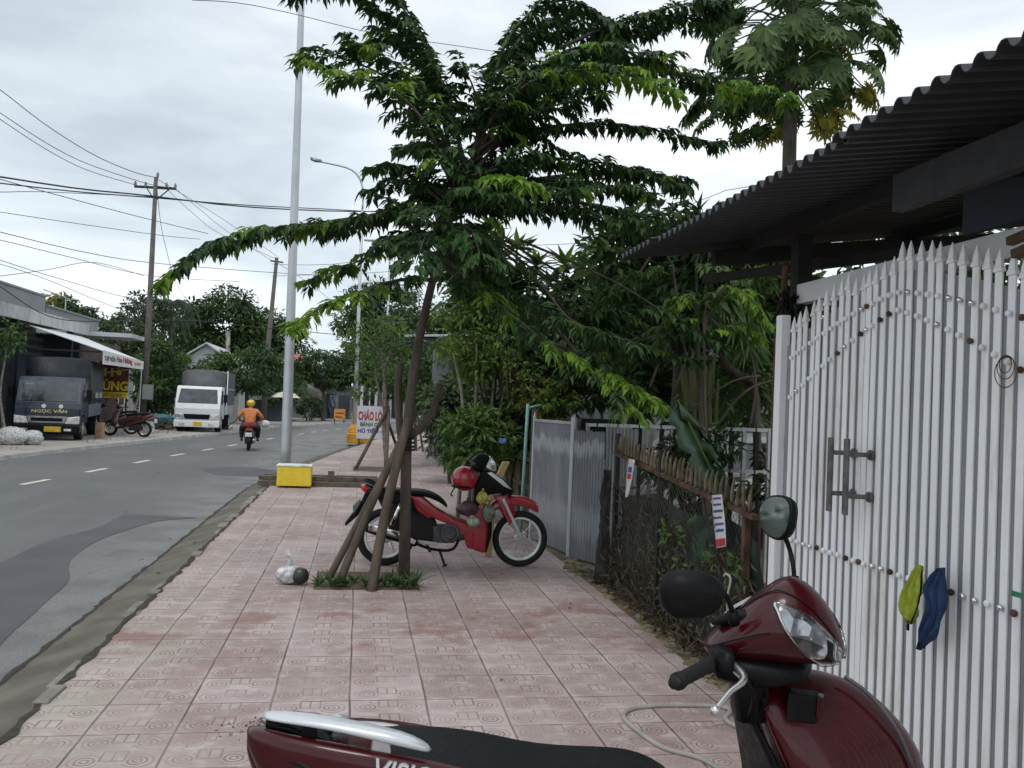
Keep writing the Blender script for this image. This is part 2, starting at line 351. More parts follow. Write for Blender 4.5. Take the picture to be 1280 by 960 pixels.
def text(s_, name, origin, right, up, height, width, mat, parent, ext=.002, bold=0.0, shear=0.0, label=None):
    cu = bpy.data.curves.new(name, 'FONT'); cu.body = s_; cu.extrude = .002; cu.offset = bold; cu.shear = shear; cu.resolution_u = 3
    o = bpy.data.objects.new(name, cu); COL.objects.link(o); bpy.context.view_layer.update()
    dg = bpy.context.evaluated_depsgraph_get(); me = bpy.data.meshes.new_from_object(o.evaluated_get(dg)); bpy.data.objects.remove(o)
    xs = [v.co.x for v in me.vertices]; ys = [v.co.y for v in me.vertices]; zs = [v.co.z for v in me.vertices]
    x0, x1, y0, y1 = min(xs), max(xs), min(ys), max(ys); zc = max(zs)-min(zs)
    right, up = V(right).normalized(), V(up).normalized(); n_ = right.cross(up)
    mb = MB(); vs = [V(origin)+right*((v.co.x-x0)/(x1-x0)*width)+up*((v.co.y-y0)/(y1-y0)*height)+n_*((v.co.z-min(zs))/zc*ext) for v in me.vertices]
    mb.add(vs, [tuple(pl.vertices) for pl in me.polygons]); t = mb.build(name, mat, parent)
    if label: t['label'] = label
    return t
def path(pts, n):   # smooth curve through points
    pts = [V(p) for p in pts]; k = len(pts); res = []
    for i in range(n+1):
        t = i/n*(k-1); a = min(int(t), k-2); u = t-a
        p0, p1, p2, p3 = pts[max(a-1, 0)], pts[a], pts[a+1], pts[min(a+2, k-1)]
        res.append(.5*((2*p1)+(p2-p0)*u+(2*p0-5*p1+4*p2-p3)*u*u+(3*p1-p0-3*p2+p3)*u**3))
    return res
def skin(name, verts, edges, radii, mat, parent, sub=2):
    me = bpy.data.meshes.new(name); base = ORI[parent.name] if parent else V((0, 0, 0))
    me.from_pydata([tuple(V(v)-base) for v in verts], edges, []); me.materials.append(mat)
    o = bpy.data.objects.new(name, me); COL.objects.link(o); ORI[o.name] = base.copy(); o.parent = parent
    md = o.modifiers.new('k', 'SKIN'); md.use_smooth_shade = True
    for i, r_ in enumerate(radii):
        sv = me.skin_vertices[0].data[i]; sv.radius = (r_, r_) if not hasattr(r_, '__len__') else r_; sv.use_root = (i == 0)
    b = o.modifiers.new('u', 'SUBSURF'); b.levels = sub; b.render_levels = sub
    return o

# ================================================================= GROUND
def lerp_tab(tab, y):
    if y <= tab[0][0]: return tab[0][1]
    for (a, b), (c, d) in zip(tab, tab[1:]):
        if y <= c: return b+(d-b)*(y-a)/(c-a)
    return tab[-1][1]
NEARK = [(16, -1.95), (20, -1.72), (25, -1.12), (30, -.42), (36, .45), (45, 1.9), (58, 4.9), (75, 10), (95, 18)]
FARK = [(16, -8.05), (21, -7.9), (25, -7.45), (30.5, -6.55), (36, -5.75), (46, -4.35), (58, -1.0), (66, 1.6), (75, 5), (95, 13)]
DASH = [(16, -5.64), (24, -4.8), (30, -4.02), (36, -3.23), (45, -1.75), (58, 1.2), (75, 6), (95, 14)]
ys = [-8, -4, 0, 4, 8, 12, 16]+[18+2*i for i in range(39)]
def strip(fa, fb, za, zb, name, mat, subd=1, kind='structure', y0=-99, y1=999):
    mb = MB(); vs = []; yy = [y for y in ys if y0 <= y <= y1]
    for y in yy:
        xa, xb = fa(y), fb(y)
        for k in range(subd+1): t = k/subd; vs.append((xa+(xb-xa)*t, y, za+(zb-za)*t))
    n = subd+1
    mb.add(vs, [(i*n+j, i*n+j+1, (i+1)*n+j+1, (i+1)*n+j) for i in range(len(yy)-1) for j in range(subd)])
    return tag(mb.build(name, mat), kind=kind)
nk = lambda y: lerp_tab(NEARK, y); fk = lambda y: lerp_tab(FARK, y)
mb = MB(); mb.add([(-400, -60, -.16), (400, -60, -.16), (400, 700, -.16), (-400, 700, -.16)], [(0, 1, 2, 3)])
tag(mb.build('ground', dirtM), kind='structure')
strip(fk, nk, -.12, -.12, 'road', asph)
strip(lambda y: nk(y), lambda y: nk(y)+.45, -.112, 0.0, 'gutter', kerbM, 2)
strip(lambda y: nk(y)+.45, lambda y: nk(y)+4.06 if y > 16 else 2.13, .002, .002, 'sidewalk', tileM)
strip(lambda y: nk(y)+4.06 if y > 16 else 2.13, lambda y: nk(y)+4.5 if y > 16 else 2.45, -.004, -.02, 'sidewalk_border', mossM, 2)
strip(lambda y: 2.45 if y <= 16 else nk(y)+4.5, lambda y: 12 if y <= 16 else nk(y)+14, -.05, -.05, 'yard_dirt', dirtM)
strip(lambda y: fk(y)-.3, lambda y: fk(y), -.03, -.03, 'far_kerb', concM)
strip(lambda y: fk(y)-.0, lambda y: fk(y)+.03, -.03, -.12, 'far_kerb_face', concM)
strip(lambda y: fk(y)-16, lambda y: fk(y)-.3, -.034, -.034, 'far_pavement', farwalkM)
# kerb stones: broken edge between gutter and tiles
mb = MB(); rn = random.Random(3); y = 2.6
while y < 16:
    l_ = rn.uniform(.12, .5); z = rn.uniform(-.012, .018); x = -1.50+rn.uniform(-.03, .02)
    if rn.random() < .55: mb.box((x-rn.uniform(.05, .10), y, -.06), (x+.02, y+l_-.02, z), rz=rn.uniform(-.05, .05))
    y += l_
tag(mb.build('kerb_edge', M('kerb_stone', (.22, .20, .175), .9, var=.3, sc=6, bump=.6, dirt=(.1, .085, .06), dsc=4), bevel=.008), kind='structure')
# dirt packed in the two joints of the gutter
def joint_line(fx, z, name, w0, w1, seed):
    rn_ = random.Random(seed); mb = MB(); vs = []; y = 1.0; k = 0
    while y < 40: 
        x = fx(y)+rn_.uniform(-.012, .012); h = rn_.uniform(w0, w1); vs += [(x-h, y, z), (x+h*rn_.uniform(.5, 1.3), y, z+.002)]; y += rn_.uniform(.04, .16); k += 1
    mb.add(vs, [(2*i, 2*i+1, 2*i+3, 2*i+2) for i in range(k-1)]); tag(mb.build(name, M('joint_dirt', (.042, .036, .028), .95, var=.4, sc=20, bump=.8)), kind='structure')
joint_line(lambda y: nk(y)+.01, -.104, 'gutter_joint', .008, .030, 1)
joint_line(lambda y: nk(y)+.445, .007, 'kerb_joint', .006, .034, 2)
# dark repair in the asphalt, dashes, light spill of concrete by the gutter
def blob(px, z, name, mat, lbl=None):
    mb = MB(); pts = path([G(x, y, z) for x, y in px]+[G(*px[0], z)], len(px)*5)[:-1]
    for q in pts: q.z = z
    mb.add(pts, [tuple(range(len(pts)))]); return tag(mb.build(name, mat), kind='structure')
blob([(-60, 745), (-40, 720), (0, 704), (60, 676), (120, 660), (150, 645), (160, 643), (200, 645), (246, 647), (200, 651), (160, 662), (120, 677), (88, 700), (86, 725), (60, 750), (20, 786), (-40, 830)], -.116, 'asphalt_repair', patchM)
blob([(250, 585), (300, 584), (345, 588), (330, 595), (270, 593)], -.116, 'asphalt_repair', patchM)
mb = MB()
for i in range(16):
    y = 16.05+i*2.62; a = lerp_tab(DASH, y); b = lerp_tab(DASH, y+1.0)
    mb.add([(a-.06, y, -.115), (a+.06, y, -.115), (b+.06, y+1.0, -.115), (b-.06, y+1.0, -.115)], [(0, 1, 2, 3)])
for i in range(1, 6):
    y = 16.05-i*2.62; mb.add([(-5.71, y, -.115), (-5.59, y, -.115), (-5.59, y+1, -.115), (-5.71, y+1, -.115)], [(0, 1, 2, 3)])
tag(mb.build('road_markings', lineM), kind='structure')
#@@PART2@@
# ================================================================= TREES AND PLANTS
def fronds(mb, pts, n, rl, ll, lw, rn, droop=.52, young=.0, step=14, wob=.25):
    """compound leaves set along a branch path, leaflets hang down"""
    P = path(pts, n)
    for i in range(1, n+1):
        p = P[i]; d = (P[i]-P[i-1]).normalized(); sd = d.cross(V((0, 0, 1)))
        if sd.length < .1: sd = V((rn.uniform(-1, 1), rn.uniform(-1, 1), 0))
        sd.normalize(); tipk = i/n
        for sg in (-1, 1):
            if rn.random() < .12: continue
            L_ = rl*.9*rn.uniform(.6, 1.2)*(1.0-.4*tipk)
            dr = (d*rn.uniform(.35, .8)+sd*sg*rn.uniform(.6, 1.0)+V((0, 0, rn.uniform(-.1, .35)))).normalized()
            q = p.copy(); m_ = step
            mb.cur = 1 if (rn.random() < young*(.25+1.2*tipk**2)) else 0
            for k in range(m_):
                t = k/m_; dd = (dr+V((0, 0, -droop*1.5*t*t-.25*t))).normalized(); q = q+dd*(L_/m_)
                s2 = dd.cross(V((0, 0, 1)))
                if s2.length < .05: continue
                s2.normalize()
                for s_ in (-1, 1):
                    ld = (dd*.55+s2*s_*rn.uniform(.4, .9)+V((0, 0, -rn.uniform(.05, .85)))).normalized()
                    mb.leaf(q, ld, V((0, 0, 1))+dd*rn.uniform(-.4, .4), ll*rn.uniform(.6, 1.25)*(1-.3*abs(t-.4)), lw*rn.uniform(.8, 1.2))
    mb.cur = 0
def clump(mb, c, r, n, L_, w_, rn, droop=.3, shell=.45, gap=.0):
    c = V(c); r = V(r) if hasattr(r, '__len__') else V((r, r, r)); off = V((rn.uniform(0, 99), rn.uniform(0, 99), 0))
    for _ in range(n):
        while True:
            d = V((rn.gauss(0, 1), rn.gauss(0, 1), rn.gauss(0, 1)))
            if d.length > .01: break
        d.normalize(); k = shell+(1-shell)*rn.random()**.6
        p = c+V((d.x*r.x, d.y*r.y, d.z*r.z))*k
        if gap and noise.noise(p*(1.6/max(.3, min(r)))+off) < gap-.5: continue
        ld = (d+V((rn.uniform(-.8, .8), rn.uniform(-.8, .8), rn.uniform(-.8, .5)-droop))).normalized()
        mb.leaf(p, ld, d+V((rn.uniform(-.5, .5), rn.uniform(-.5, .5), .6)), L_*rn.uniform(.7, 1.3), w_*rn.uniform(.7, 1.3))
def crown_blobs(mb, c, r, nb, n, L_, w_, rn, br=.38, flat=.75, gap=0, young=0):
    """uneven crown: many small leaf clumps spread through an ellipsoid"""
    c = V(c)
    for k in range(nb):
        while True:
            d = V((rn.uniform(-1, 1), rn.uniform(-1, 1), rn.uniform(-1, 1)))
            if .15 < d.length < 1: break
        d = d.normalized()*(d.length**.6)
        p = c+V((d.x*r[0], d.y*r[1], d.z*r[2]))*.85; s_ = br*rn.uniform(.6, 1.25)*min(r)
        mb.cur = 1 if rn.random() < young else 0
        clump(mb, p, (s_*1.2, s_*1.2, s_*flat), n, L_, w_, rn, gap=gap)
    mb.cur = 0
def tree(name, label, base, top, c, r, nb, n, L_, w_, mats, group=None, tr=.14, br=.38, flat=.75, seed=1, gap=.15, limbs=6, young=0, cat='tree'):
    rn = random.Random(seed); base = V(base); c = V(c); rt = root(name, base, label, cat, group)
    mb = MB(); fork = V(top); mb.tube(path([base-V((0, 0, .1)), (base+fork)/2+V((rn.uniform(-.1, .1), 0, 0)), fork], 6), [tr*(1-.08*i) for i in range(7)], 8)
    for k in range(limbs):
        a = 2*math.pi*k/limbs+rn.random(); q = c+V((math.cos(a)*r[0]*.6, math.sin(a)*r[1]*.6, rn.uniform(-.3, .5)*r[2]))
        mb.tube(path([fork-V((0, 0, rn.uniform(0, .3))), (fork+q)/2+V((0, 0, rn.uniform(0, .3)*r[2]*.3)), q], 5), [tr*.5*(1-.15*i) for i in range(6)], 5)
    mb.build('trunk', barkM, rt, smooth=True)
    mc = MB(); crown_blobs(mc, c, r, nb, n, L_, w_, rn, br, flat, gap, young); mc.build('crown', mats, rt)
    return rt

# --- street tree in the foreground pit
YT = 7.6
def tw(x, y, dy=0.0): return W(x, y, YT+dy)
TB = G(505, 722); TB.z = 0
street = root('street_tree', TB, 'young shade tree with drooping compound leaves, in the nearest pavement pit with three stakes', 'tree')
mb = MB()
mb.tube(path([TB-V((0, 0, .1)), tw(507, 640), tw(509, 540), tw(521, 440), tw(541, 350), tw(560, 280), tw(577, 235), tw(592, 195)], 18), [.054-.0019*i for i in range(19)], 10)
mb.tube(path([tw(512, 545, -.02), tw(528, 532, .05), tw(543, 510, .1), tw(549, 480, .15)], 6), [.045, .04, .036, .034, .032, .030, .028], 8)
mb.tube(path([tw(503, 560, .06), tw(497, 500, .1), tw(500, 455, .14)], 5), .034, 8)
SPR = [ # (path px with depth offset, rachis length, young share)
 ([(543, 335, 0), (500, 262, .1), (470, 268, .1), (400, 278, 0), (310, 290, -.1), (250, 315, -.15), (207, 348, -.2)], .34, .5),
 ([(541, 350, 0), (500, 350, -.3), (450, 365, -.5), (410, 380, -.6), (372, 402, -.7)], .32, .8),
 ([(548, 320, 0), (500, 305, .3), (440, 330, .5), (390, 350, .6)], .30, .5),
 ([(575, 240, 0), (540, 160, .1), (500, 110, .1), (450, 80, 0), (385, 65, -.1)], .42, .25),
 ([(570, 250, 0), (540, 170, -.4), (500, 120, -.6), (440, 95, -.7), (395, 90, -.7)], .40, .6),
 ([(575, 235, 0), (545, 120, .4), (520, 70, .5), (490, 45, .6), (460, 55, .6)], .36, .5),
 ([(582, 220, 0), (560, 120, .3), (510, 40, .4), (470, 10, .5), (420, -25, .5)], .30, .1),
 ([(585, 215, 0), (545, 90, .0), (510, 20, .1), (470, -20, .2), (375, -15, .2)], .32, .0),
 ([(590, 200, 0), (610, 120, 0), (640, 40, 0), (690, 2, 0), (740, 10, 0), (770, 55, 0)], .34, .05),
 ([(590, 200, 0), (620, 130, .4), (660, 60, .5), (720, 40, .6), (760, 70, .6)], .36, .1),
 ([(590, 200, 0), (620, 140, -.4), (680, 95, -.7), (760, 88, -.8), (838, 110, -.9)], .34, .75),
 ([(595, 195, 0), (680, 80, .2), (760, 50, .4), (830, 28, .5), (890, 22, .6)], .34, .0),
 ([(595, 200, 0), (690, 120, 0), (790, 88, 0), (880, 98, 0), (985, 125, 0)], .36, .55),
 ([(590, 215, 0), (640, 170, .2), (720, 155, .3), (800, 160, .3), (895, 178, .3)], .26, .0),
 ([(590, 220, 0), (680, 200, -.2), (760, 205, -.3), (850, 232, -.4)], .34, .12),
 ([(585, 235, 0), (660, 225, .3), (740, 215, .5), (800, 215, .6), (845, 225, .7)], .34, .05),
 ([(580, 240, 0), (680, 245, .1), (780, 265, .2), (885, 272, .2)], .36, .05),
 ([(575, 255, 0), (650, 255, -.4), (720, 262, -.6), (790, 278, -.7)], .30, .0),
 ([(560, 310, 0), (620, 355, 0), (700, 398, 0), (790, 430, 0), (865, 450, 0)], .38, .05),
 ([(680, 425, -.3), (740, 450, -.5), (785, 480, -.6), (812, 500, -.7)], .36, .9),
 ([(700, 415, -.5), (740, 462, -.7), (770, 485, -.8), (780, 505, -.9)], .34, .8),
 ([(550, 330, 0), (610, 370, .4), (680, 400, .6), (740, 415, .7), (800, 415, .8)], .40, .0),
 ([(555, 320, 0), (610, 370, -.4), (680, 425, -.6), (750, 465, -.7), (815, 500, -.8)], .34, .6),
 ([(575, 250, 0), (600, 235, -.6), (625, 222, -1.0), (655, 228, -1.25)], .30, 1.0),
 ([(570, 270, 0), (530, 235, .3), (500, 225, .5), (468, 238, .6)], .30, .0),
 ([(570, 260, 0), (520, 215, -.2), (490, 205, -.3), (465, 210, -.4)], .22, .1),
 ([(560, 300, 0), (570, 280, -.6), (590, 290, -1.0), (600, 320, -1.3)], .36, .0),
 ([(560, 300, 0), (540, 290, -.6), (530, 300, -.9), (520, 330, -1.2)], .34, .0),
 ([(570, 260, 0), (600, 215, .6), (640, 200, 1.1), (690, 205, 1.6)], .40, .0),
 ([(580, 230, 0), (560, 190, .6), (540, 180, 1.1), (515, 185, 1.5)], .36, .0),
 ([(590, 195, 0), (600, 150, 0), (590, 105, -.1), (575, 80, -.1)], .36, .05),
 ([(590, 195, 0), (650, 150, -.2), (700, 130, -.4), (750, 120, -.5)], .36, .05),
 ([(575, 250, 0), (560, 215, -.3), (550, 190, -.6), (548, 205, -.8)], .30, .05),
 ([(590, 200, 0), (620, 170, .3), (650, 165, .6), (690, 185, .8)], .36, .0),
 ([(568, 275, 0), (550, 240, .4), (535, 235, .6), (510, 260, .9)], .30, .0),
 ([(600, 185, 0), (650, 120, .4), (700, 90, .7), (760, 75, .9)], .34, .05),
 ([(590, 200, 0), (650, 120, .3), (740, 78, .5), (850, 95, .6), (945, 112, .7)], .34, .1),
 ([(595, 195, 0), (660, 95, -.3), (740, 62, -.5), (830, 72, -.6)], .34, .25),
 ([(575, 235, 0), (545, 150, -.2), (500, 85, -.3), (440, 50, -.3)], .34, .3),
 ([(590, 200, 0), (640, 62, .3), (700, 22, .5), (765, 42, .6)], .34, .0),
 ([(700, 60, .1), (780, 25, .2), (860, 5, .3), (900, 5, .3)], .30, .0),
 ([(543, 335, .1), (500, 272, .3), (430, 282, .3), (350, 288, .2), (280, 308, .1)], .34, .1),
]
mc = MB(); rn = random.Random(11)
for pp, rl, yg in SPR:
    pts = [tw(*q) for q in pp]; ln = sum((a-b).length for a, b in zip(pts, pts[1:]))
    P = path(pts, 12); mb.tube(P, [.020-.0014*i for i in range(13)], 5)
    k = max(6, int(ln/.095)); skip = pts[1:] if ln > .8 else pts
    fronds(mc, [pts[0]*.5+pts[1]*.5]+pts[1:], k, rl, .128, .042, rn, young=yg, step=8)
for (cx, cy, rx, ry, n_) in [(660, 235, 90, 30, 5), (575, 225, 45, 60, 8), (565, 300, 55, 30, 6), (720, 400, 110, 40, 7), (500, 130, 40, 30, 1)]:
    for _ in range(n_):
        x = cx+rn.uniform(-1, 1)*rx; y = cy+rn.uniform(-1, 1)*ry; dy = rn.uniform(-.8, 1.2); q = tw(x, y, dy); h0 = tw(575+(x-575)*.3, 260+(y-260)*.3, dy*.2)
        d = (q-h0); d.z *= .3; d.normalize(); e1 = q+d*.55+V((0, 0, rn.uniform(-.2, .05))); m1 = q+V((0, 0, .05))
        mb.tube(path([h0, h0*.4+q*.6+V((0, 0, .08)), m1, e1], 8), [.012, .004], 4)
        fronds(mc, [q-d*.25, m1, e1], 8, rn.uniform(.24, .36), .128, .042, rn, young=.04, step=8)
mb.build('trunk', barkM, street, smooth=True)
mc.build('crown', [leafA, leafYg], street)
# stakes and tie
STK = 'wooden stakes propping the young street trees'
for (x0, y0, x1, y1, dy0, dy1, r_, lb) in [(420, 728, 503, 548, -.1, -.05, .036, 'leaning wooden stake on the left of the nearest street tree, foot by the spiky plants'), (464, 728, 508, 535, -.28, -.12, .043, 'thick wooden stake nearest the camera, propping the nearest street tree'), (409, 700, 500, 556, .25, .06, .032, 'dark thin wooden stake behind the left stake of the nearest street tree')]:
    a, b = tw(x0, y0, dy0), tw(x1, y1, dy1); a.z = 0
    m_ = (a+b)/2+V((rng.uniform(-.03, .03), 0, 0)); st = MB().tube(path([a-V((0, 0, .05)), m_, b+(b-a)*.06], 6), [r_*(1.05-.03*i) for i in range(7)], 9)
    tag(st.build('stake', stakeM, smooth=True, loc=a), lb, 'stake', STK)
mb = MB()
for k, yy in enumerate((548, 553, 558, 562)):
    c = tw(507, yy, 0); mb.torus(c+V((0, 0, 0)), .070+.005*(k % 2), .008, 'z', 20, 5)
tag(mb.build('tie_rope', rubber, loc=tw(507, 555)), 'black rubber strip tied round the nearest street tree and its stakes', 'strap')
# pit and spiky plants
pit = [V((-.31, 7.36, .006)), V((.57, 7.36, .006)), V((.57, 8.1, .006)), V((-.31, 8.1, .006))]
tag(MB().add(pit, [(0, 1, 2, 3)]).build('tree_pit_soil', dirtM), kind='structure')
rn = random.Random(5)
PG = 'spiky dark green plants in the nearest tree pit'
spots = [(-.27, 7.47, .13), (-.17, 7.42, .17), (-.05, 7.45, .11), (.12, 7.43, .12), (.22, 7.47, .15), (.30, 7.42, .12), (.38, 7.46, .14), (.45, 7.40, .12), (.52, 7.44, .19), (.02, 7.6, .10), (.35, 7.65, .12)]
for i, (x, y, h) in enumerate(spots):
    mb = MB()
    for k in range(16):
        a = rn.uniform(0, 6.28); d = V((math.cos(a)*.7, math.sin(a)*.7, rn.uniform(.25, 1.3)))
        mb.leaf(V((x, y, .01)), d, V((0, 0, 1)), h*rn.uniform(.8, 1.3), .028, .2)
    tag(mb.build('spiky_plant', leafB, loc=(x, y, 0)), 'small spiky dark green plant among the stakes of the nearest tree pit', 'plant', PG)

# --- papaya tree
PB = V((W(988, 300, 10.5).x, 10.5, -.05)); pt_ = W(990, -10, 10.5)
pap = root('papaya_tree', PB, 'papaya tree with a bare straight trunk and umbrella of lobed leaves above the metal roof', 'tree')
MB().tube(path([PB, W(986, 220, 10.5), W(990, 90, 10.5), pt_], 10), [.10-.003*i for i in range(11)], 10).build('trunk', barkM, pap, smooth=True)
rn = random.Random(21); mc = MB(); ms = MB()
def palm_leaf(mb, c, n_, up, size, rn, lobes=7):
    n_ = n_.normalized(); a = (up-n_*up.dot(n_)).normalized(); b = n_.cross(a)
    for k in range(lobes):
        t = (k/(lobes-1)-.5)*R(250); d = a*math.cos(t)+b*math.sin(t); l_ = size*(1-.35*abs(t)/2.2)*rn.uniform(.85, 1.1)
        dd = (d-n_*.25).normalized()
        mb.leaf(c, dd, n_, l_, l_*.27, .15)
        for s_ in (-1, 1):
            for f_ in (.42, .66): mb.leaf(c+dd*l_*f_*.8, (dd*.8+dd.cross(n_)*s_*.7-n_*.2).normalized(), n_, l_*.42, l_*.16, .1)
for k in range(110):
    a = k*2.4; el = rn.uniform(-.55, .9); ln = rn.uniform(.75, 1.35); p0 = pt_-V((0, 0, rn.uniform(-.15, .8)))
    p0 = W(988, rn.uniform(-30, 120), 10.5)
    d = V((math.cos(a), math.sin(a), el)).normalized(); q = p0+d*ln+V((0, 0, -.25*ln))
    ms.tube([p0, p0+d*ln*.55, q], [.014, .011, .008], 5)
    mc.cur = 1 if (el < -.2 and math.cos(a) > .1 and rn.random() < .7) else 0
    palm_leaf(mc, q, V((d.x*.8+rn.uniform(-.5, .5), d.y*.8+rn.uniform(-.5, .5), rn.uniform(.25, .9))), V((d.x+rn.uniform(-.4, .4), d.y, -.7)), rn.uniform(.28, .46), rn, 8)
ms.build('leaf_stalks', leafC, pap); mc.build('crown', [leafP, leafY], pap)

# --- trees and shrubs behind the fence, nearest first
def rosette(mb, c, n, L_, w_, rn):
    for k in range(n):
        a = rn.uniform(0, 6.28); mb.leaf(V(c), V((math.cos(a), math.sin(a), rn.uniform(-.45, 1.1))), V((0, 0, 1)), L_*rn.uniform(.7, 1.1), w_, .15)
YR = 13.0
ros = root('rosette_tree', G(640, 560) if 0 else V((W(650, 500, YR).x, YR, -.05)), 'tree with rosettes of long pointed leaves standing out against the sky behind the street tree', 'tree')
rn = random.Random(31); mb = MB(); mc = MB(); b0 = V((W(650, 500, YR).x, YR, -.05))
for (x, y, dy) in [(608, 308, 0), (640, 330, .3), (665, 352, 0), (700, 352, -.3), (722, 352, .2), (742, 338, -.2), (620, 345, -.5), (680, 375, .5), (590, 335, .2), (705, 380, 0), (725, 390, .3), (655, 372, -.4), (635, 365, .1), (760, 370, .3), (745, 365, .1)]:
    q = W(x+6, y-20, YR+dy); mb.tube(path([b0, b0*.45+q*.55+V((0, 0, -.4)), q], 7), [.06-.006*i for i in range(8)], 6)
    mc.cur = 1 if y < 360 else 0
    rosette(mc, q, 30, .44, .09, rn)
    mc.cur = 0
    for j in range(4): clump(mc, q-V((rn.uniform(-.3, .3), 0, .35+.3*j)), (.35, .35, .22), 36, .26, .09, rn)
mb.build('trunk', barkM, ros, smooth=True); mc.build('crown', [leafB, leafD], ros)

def T(px, py, Y): return W(px, py, Y)
def gtree(name, label, px, Y, cyx, r, nb, n, L_, w_, mats, seed, forkpy=None, **kw):
    b = V((W(px, 500, Y).x, Y, -.05)); c = W(cyx[0], cyx[1], Y); f = W(px+2, forkpy or cyx[1]+30, Y)
    return tree(name, label, b, f, c, r, nb, n, L_, w_, mats, seed=seed, **kw)
BG = 'trees and shrubs behind the right-hand fence'
gtree('leafy_tree', 'dense dark leafy tree under the corner of the roof, right of the street tree', 850, 9.5, (858, 352), (1.35, 1.2, .95), 52, 105, .2, .07, [leafB, leafC], 41, group=BG, young=.25, br=.30, tr=.1)
gtree('leafy_tree', 'dark leafy tree between the street tree and the grey sheet fence', 790, 12.3, (775, 445), (1.25, 1.1, .85), 36, 90, .22, .08, [leafB, leafC], 42, group=BG, young=.12, br=.3)
gtree('leafy_tree', 'tall thin tree with small pale leaves, left of the rosette tree', 612, 12.6, (602, 405), (.62, .6, 1.15), 60, 60, .13, .05, [leafC, leafD], 43, group=BG, young=.8, br=.28, tr=.045, forkpy=520, gap=.35)
gtree('leafy_tree', 'dark leafy tree right behind the picket-topped wire fence', 900, 11, (890, 440), (1.9, 1.2, 1.3), 46, 95, .2, .07, [leafB, leafC], 44, group=BG, young=.3, br=.3, tr=.09)
gtree('leafy_tree', 'dark tree in the yard behind the white gate', 1110, 9.0, (1130, 350), (1.6, 1.4, .9), 36, 90, .18, .07, [leafB, leafC], 45, group=BG, young=.4)
gtree('leafy_tree', 'dark tree far back over the corrugated house', 800, 17, (820, 425), (2.8, 1.6, 1.5), 44, 90, .3, .12, [leafB, leafC], 46, group=BG)
gtree('leafy_bush', 'yellow green bush just above the grey sheet gate', 692, 12.2, (690, 500), (.75, .5, .32), 22, 60, .12, .045, [leafD, leafY], 47, group=BG, young=.3, tr=.03, forkpy=520, cat='bush')
gtree('leafy_bush', 'bright green bush at the pavement edge behind the parked red motorbike', 598, 11.6, (596, 555), (.48, .5, .62), 34, 70, .16, .05, [leafC, leafD], 48, group=BG, young=.45, tr=.03, forkpy=590, cat='bush', flat=.5)
gtree('leafy_bush', 'dark grey green bush beyond the bright green bush', 568, 17, (566, 520), (.62, .8, .85), 34, 80, .2, .07, [leafB, leafG], 49, group=BG, young=.5, tr=.04, forkpy=560, cat='bush')
gtree('leafy_bush', 'green bush in front of the old plank fence', 640, 12.6, (632, 530), (.6, .5, .5), 22, 70, .16, .05, [leafB, leafC], 50, group=BG, young=.5, tr=.03, forkpy=570, cat='bush')
gtree('leafy_bush', 'low weeds and bush behind the wire fence below the banana leaf', 895, 8.2, (900, 595), (.9, .4, .5), 20, 60, .14, .045, [leafB, leafDry], 51, group=BG, young=.3, tr=.03, forkpy=620, cat='bush')
rn = random.Random(99)
for i, (x0, x1, y1, lb) in enumerate(((578, 566, 440, 'leftmost of the thin pale stems between the pale thin tree and the bright bush'), (592, 596, 430, 'thin pale stem left of centre among the stems over the bright bush'), (612, 622, 420, 'thick straight pale stem above the bright bush'), (622, 640, 450, 'thin pale stem leaning right, nearest the old plank fence'))):
    a = V((W(x0, 500, 12).x, 12+.1*i, -.05)); rt = root('thin_tree', a, lb, 'tree', BG)
    MB().tube(path([a, W(x0+2, 520, 12+.1*i), W(x1, y1, 12+.1*i)], 6), [.03, .028, .026, .024, .022, .018, .012], 6).build('trunk', M('pale_stem', (.20, .18, .14), .9, var=.3, sc=8), rt, smooth=True)
    mc = MB()
    for j in range(7): clump(mc, W(x1+rn.uniform(-22, 22), y1+rn.uniform(-25, 40), 12+rn.uniform(-.3, .3)), (.2, .2, .12), 26, .12, .045, rn)
    mc.build('crown', [leafD], rt)
rt = root('dry_leaf_bunch', W(638, 450, 12), 'bunch of hanging dry brown leaves above the plank fence, right of the pale stems', 'dry leaves'); mc = MB()
for k in range(70): q = W(638+rn.uniform(-9, 9), rn.uniform(435, 475), 12+rn.uniform(-.1, .1)); mc.leaf(q, V((rn.uniform(-.25, .25), rn.uniform(-.2, .2), -1)), UY if 'UY' in globals() else V((0, 1, 0)), rn.uniform(.2, .4), .04, .3)
mc.build('leaves', leafDry, rt)
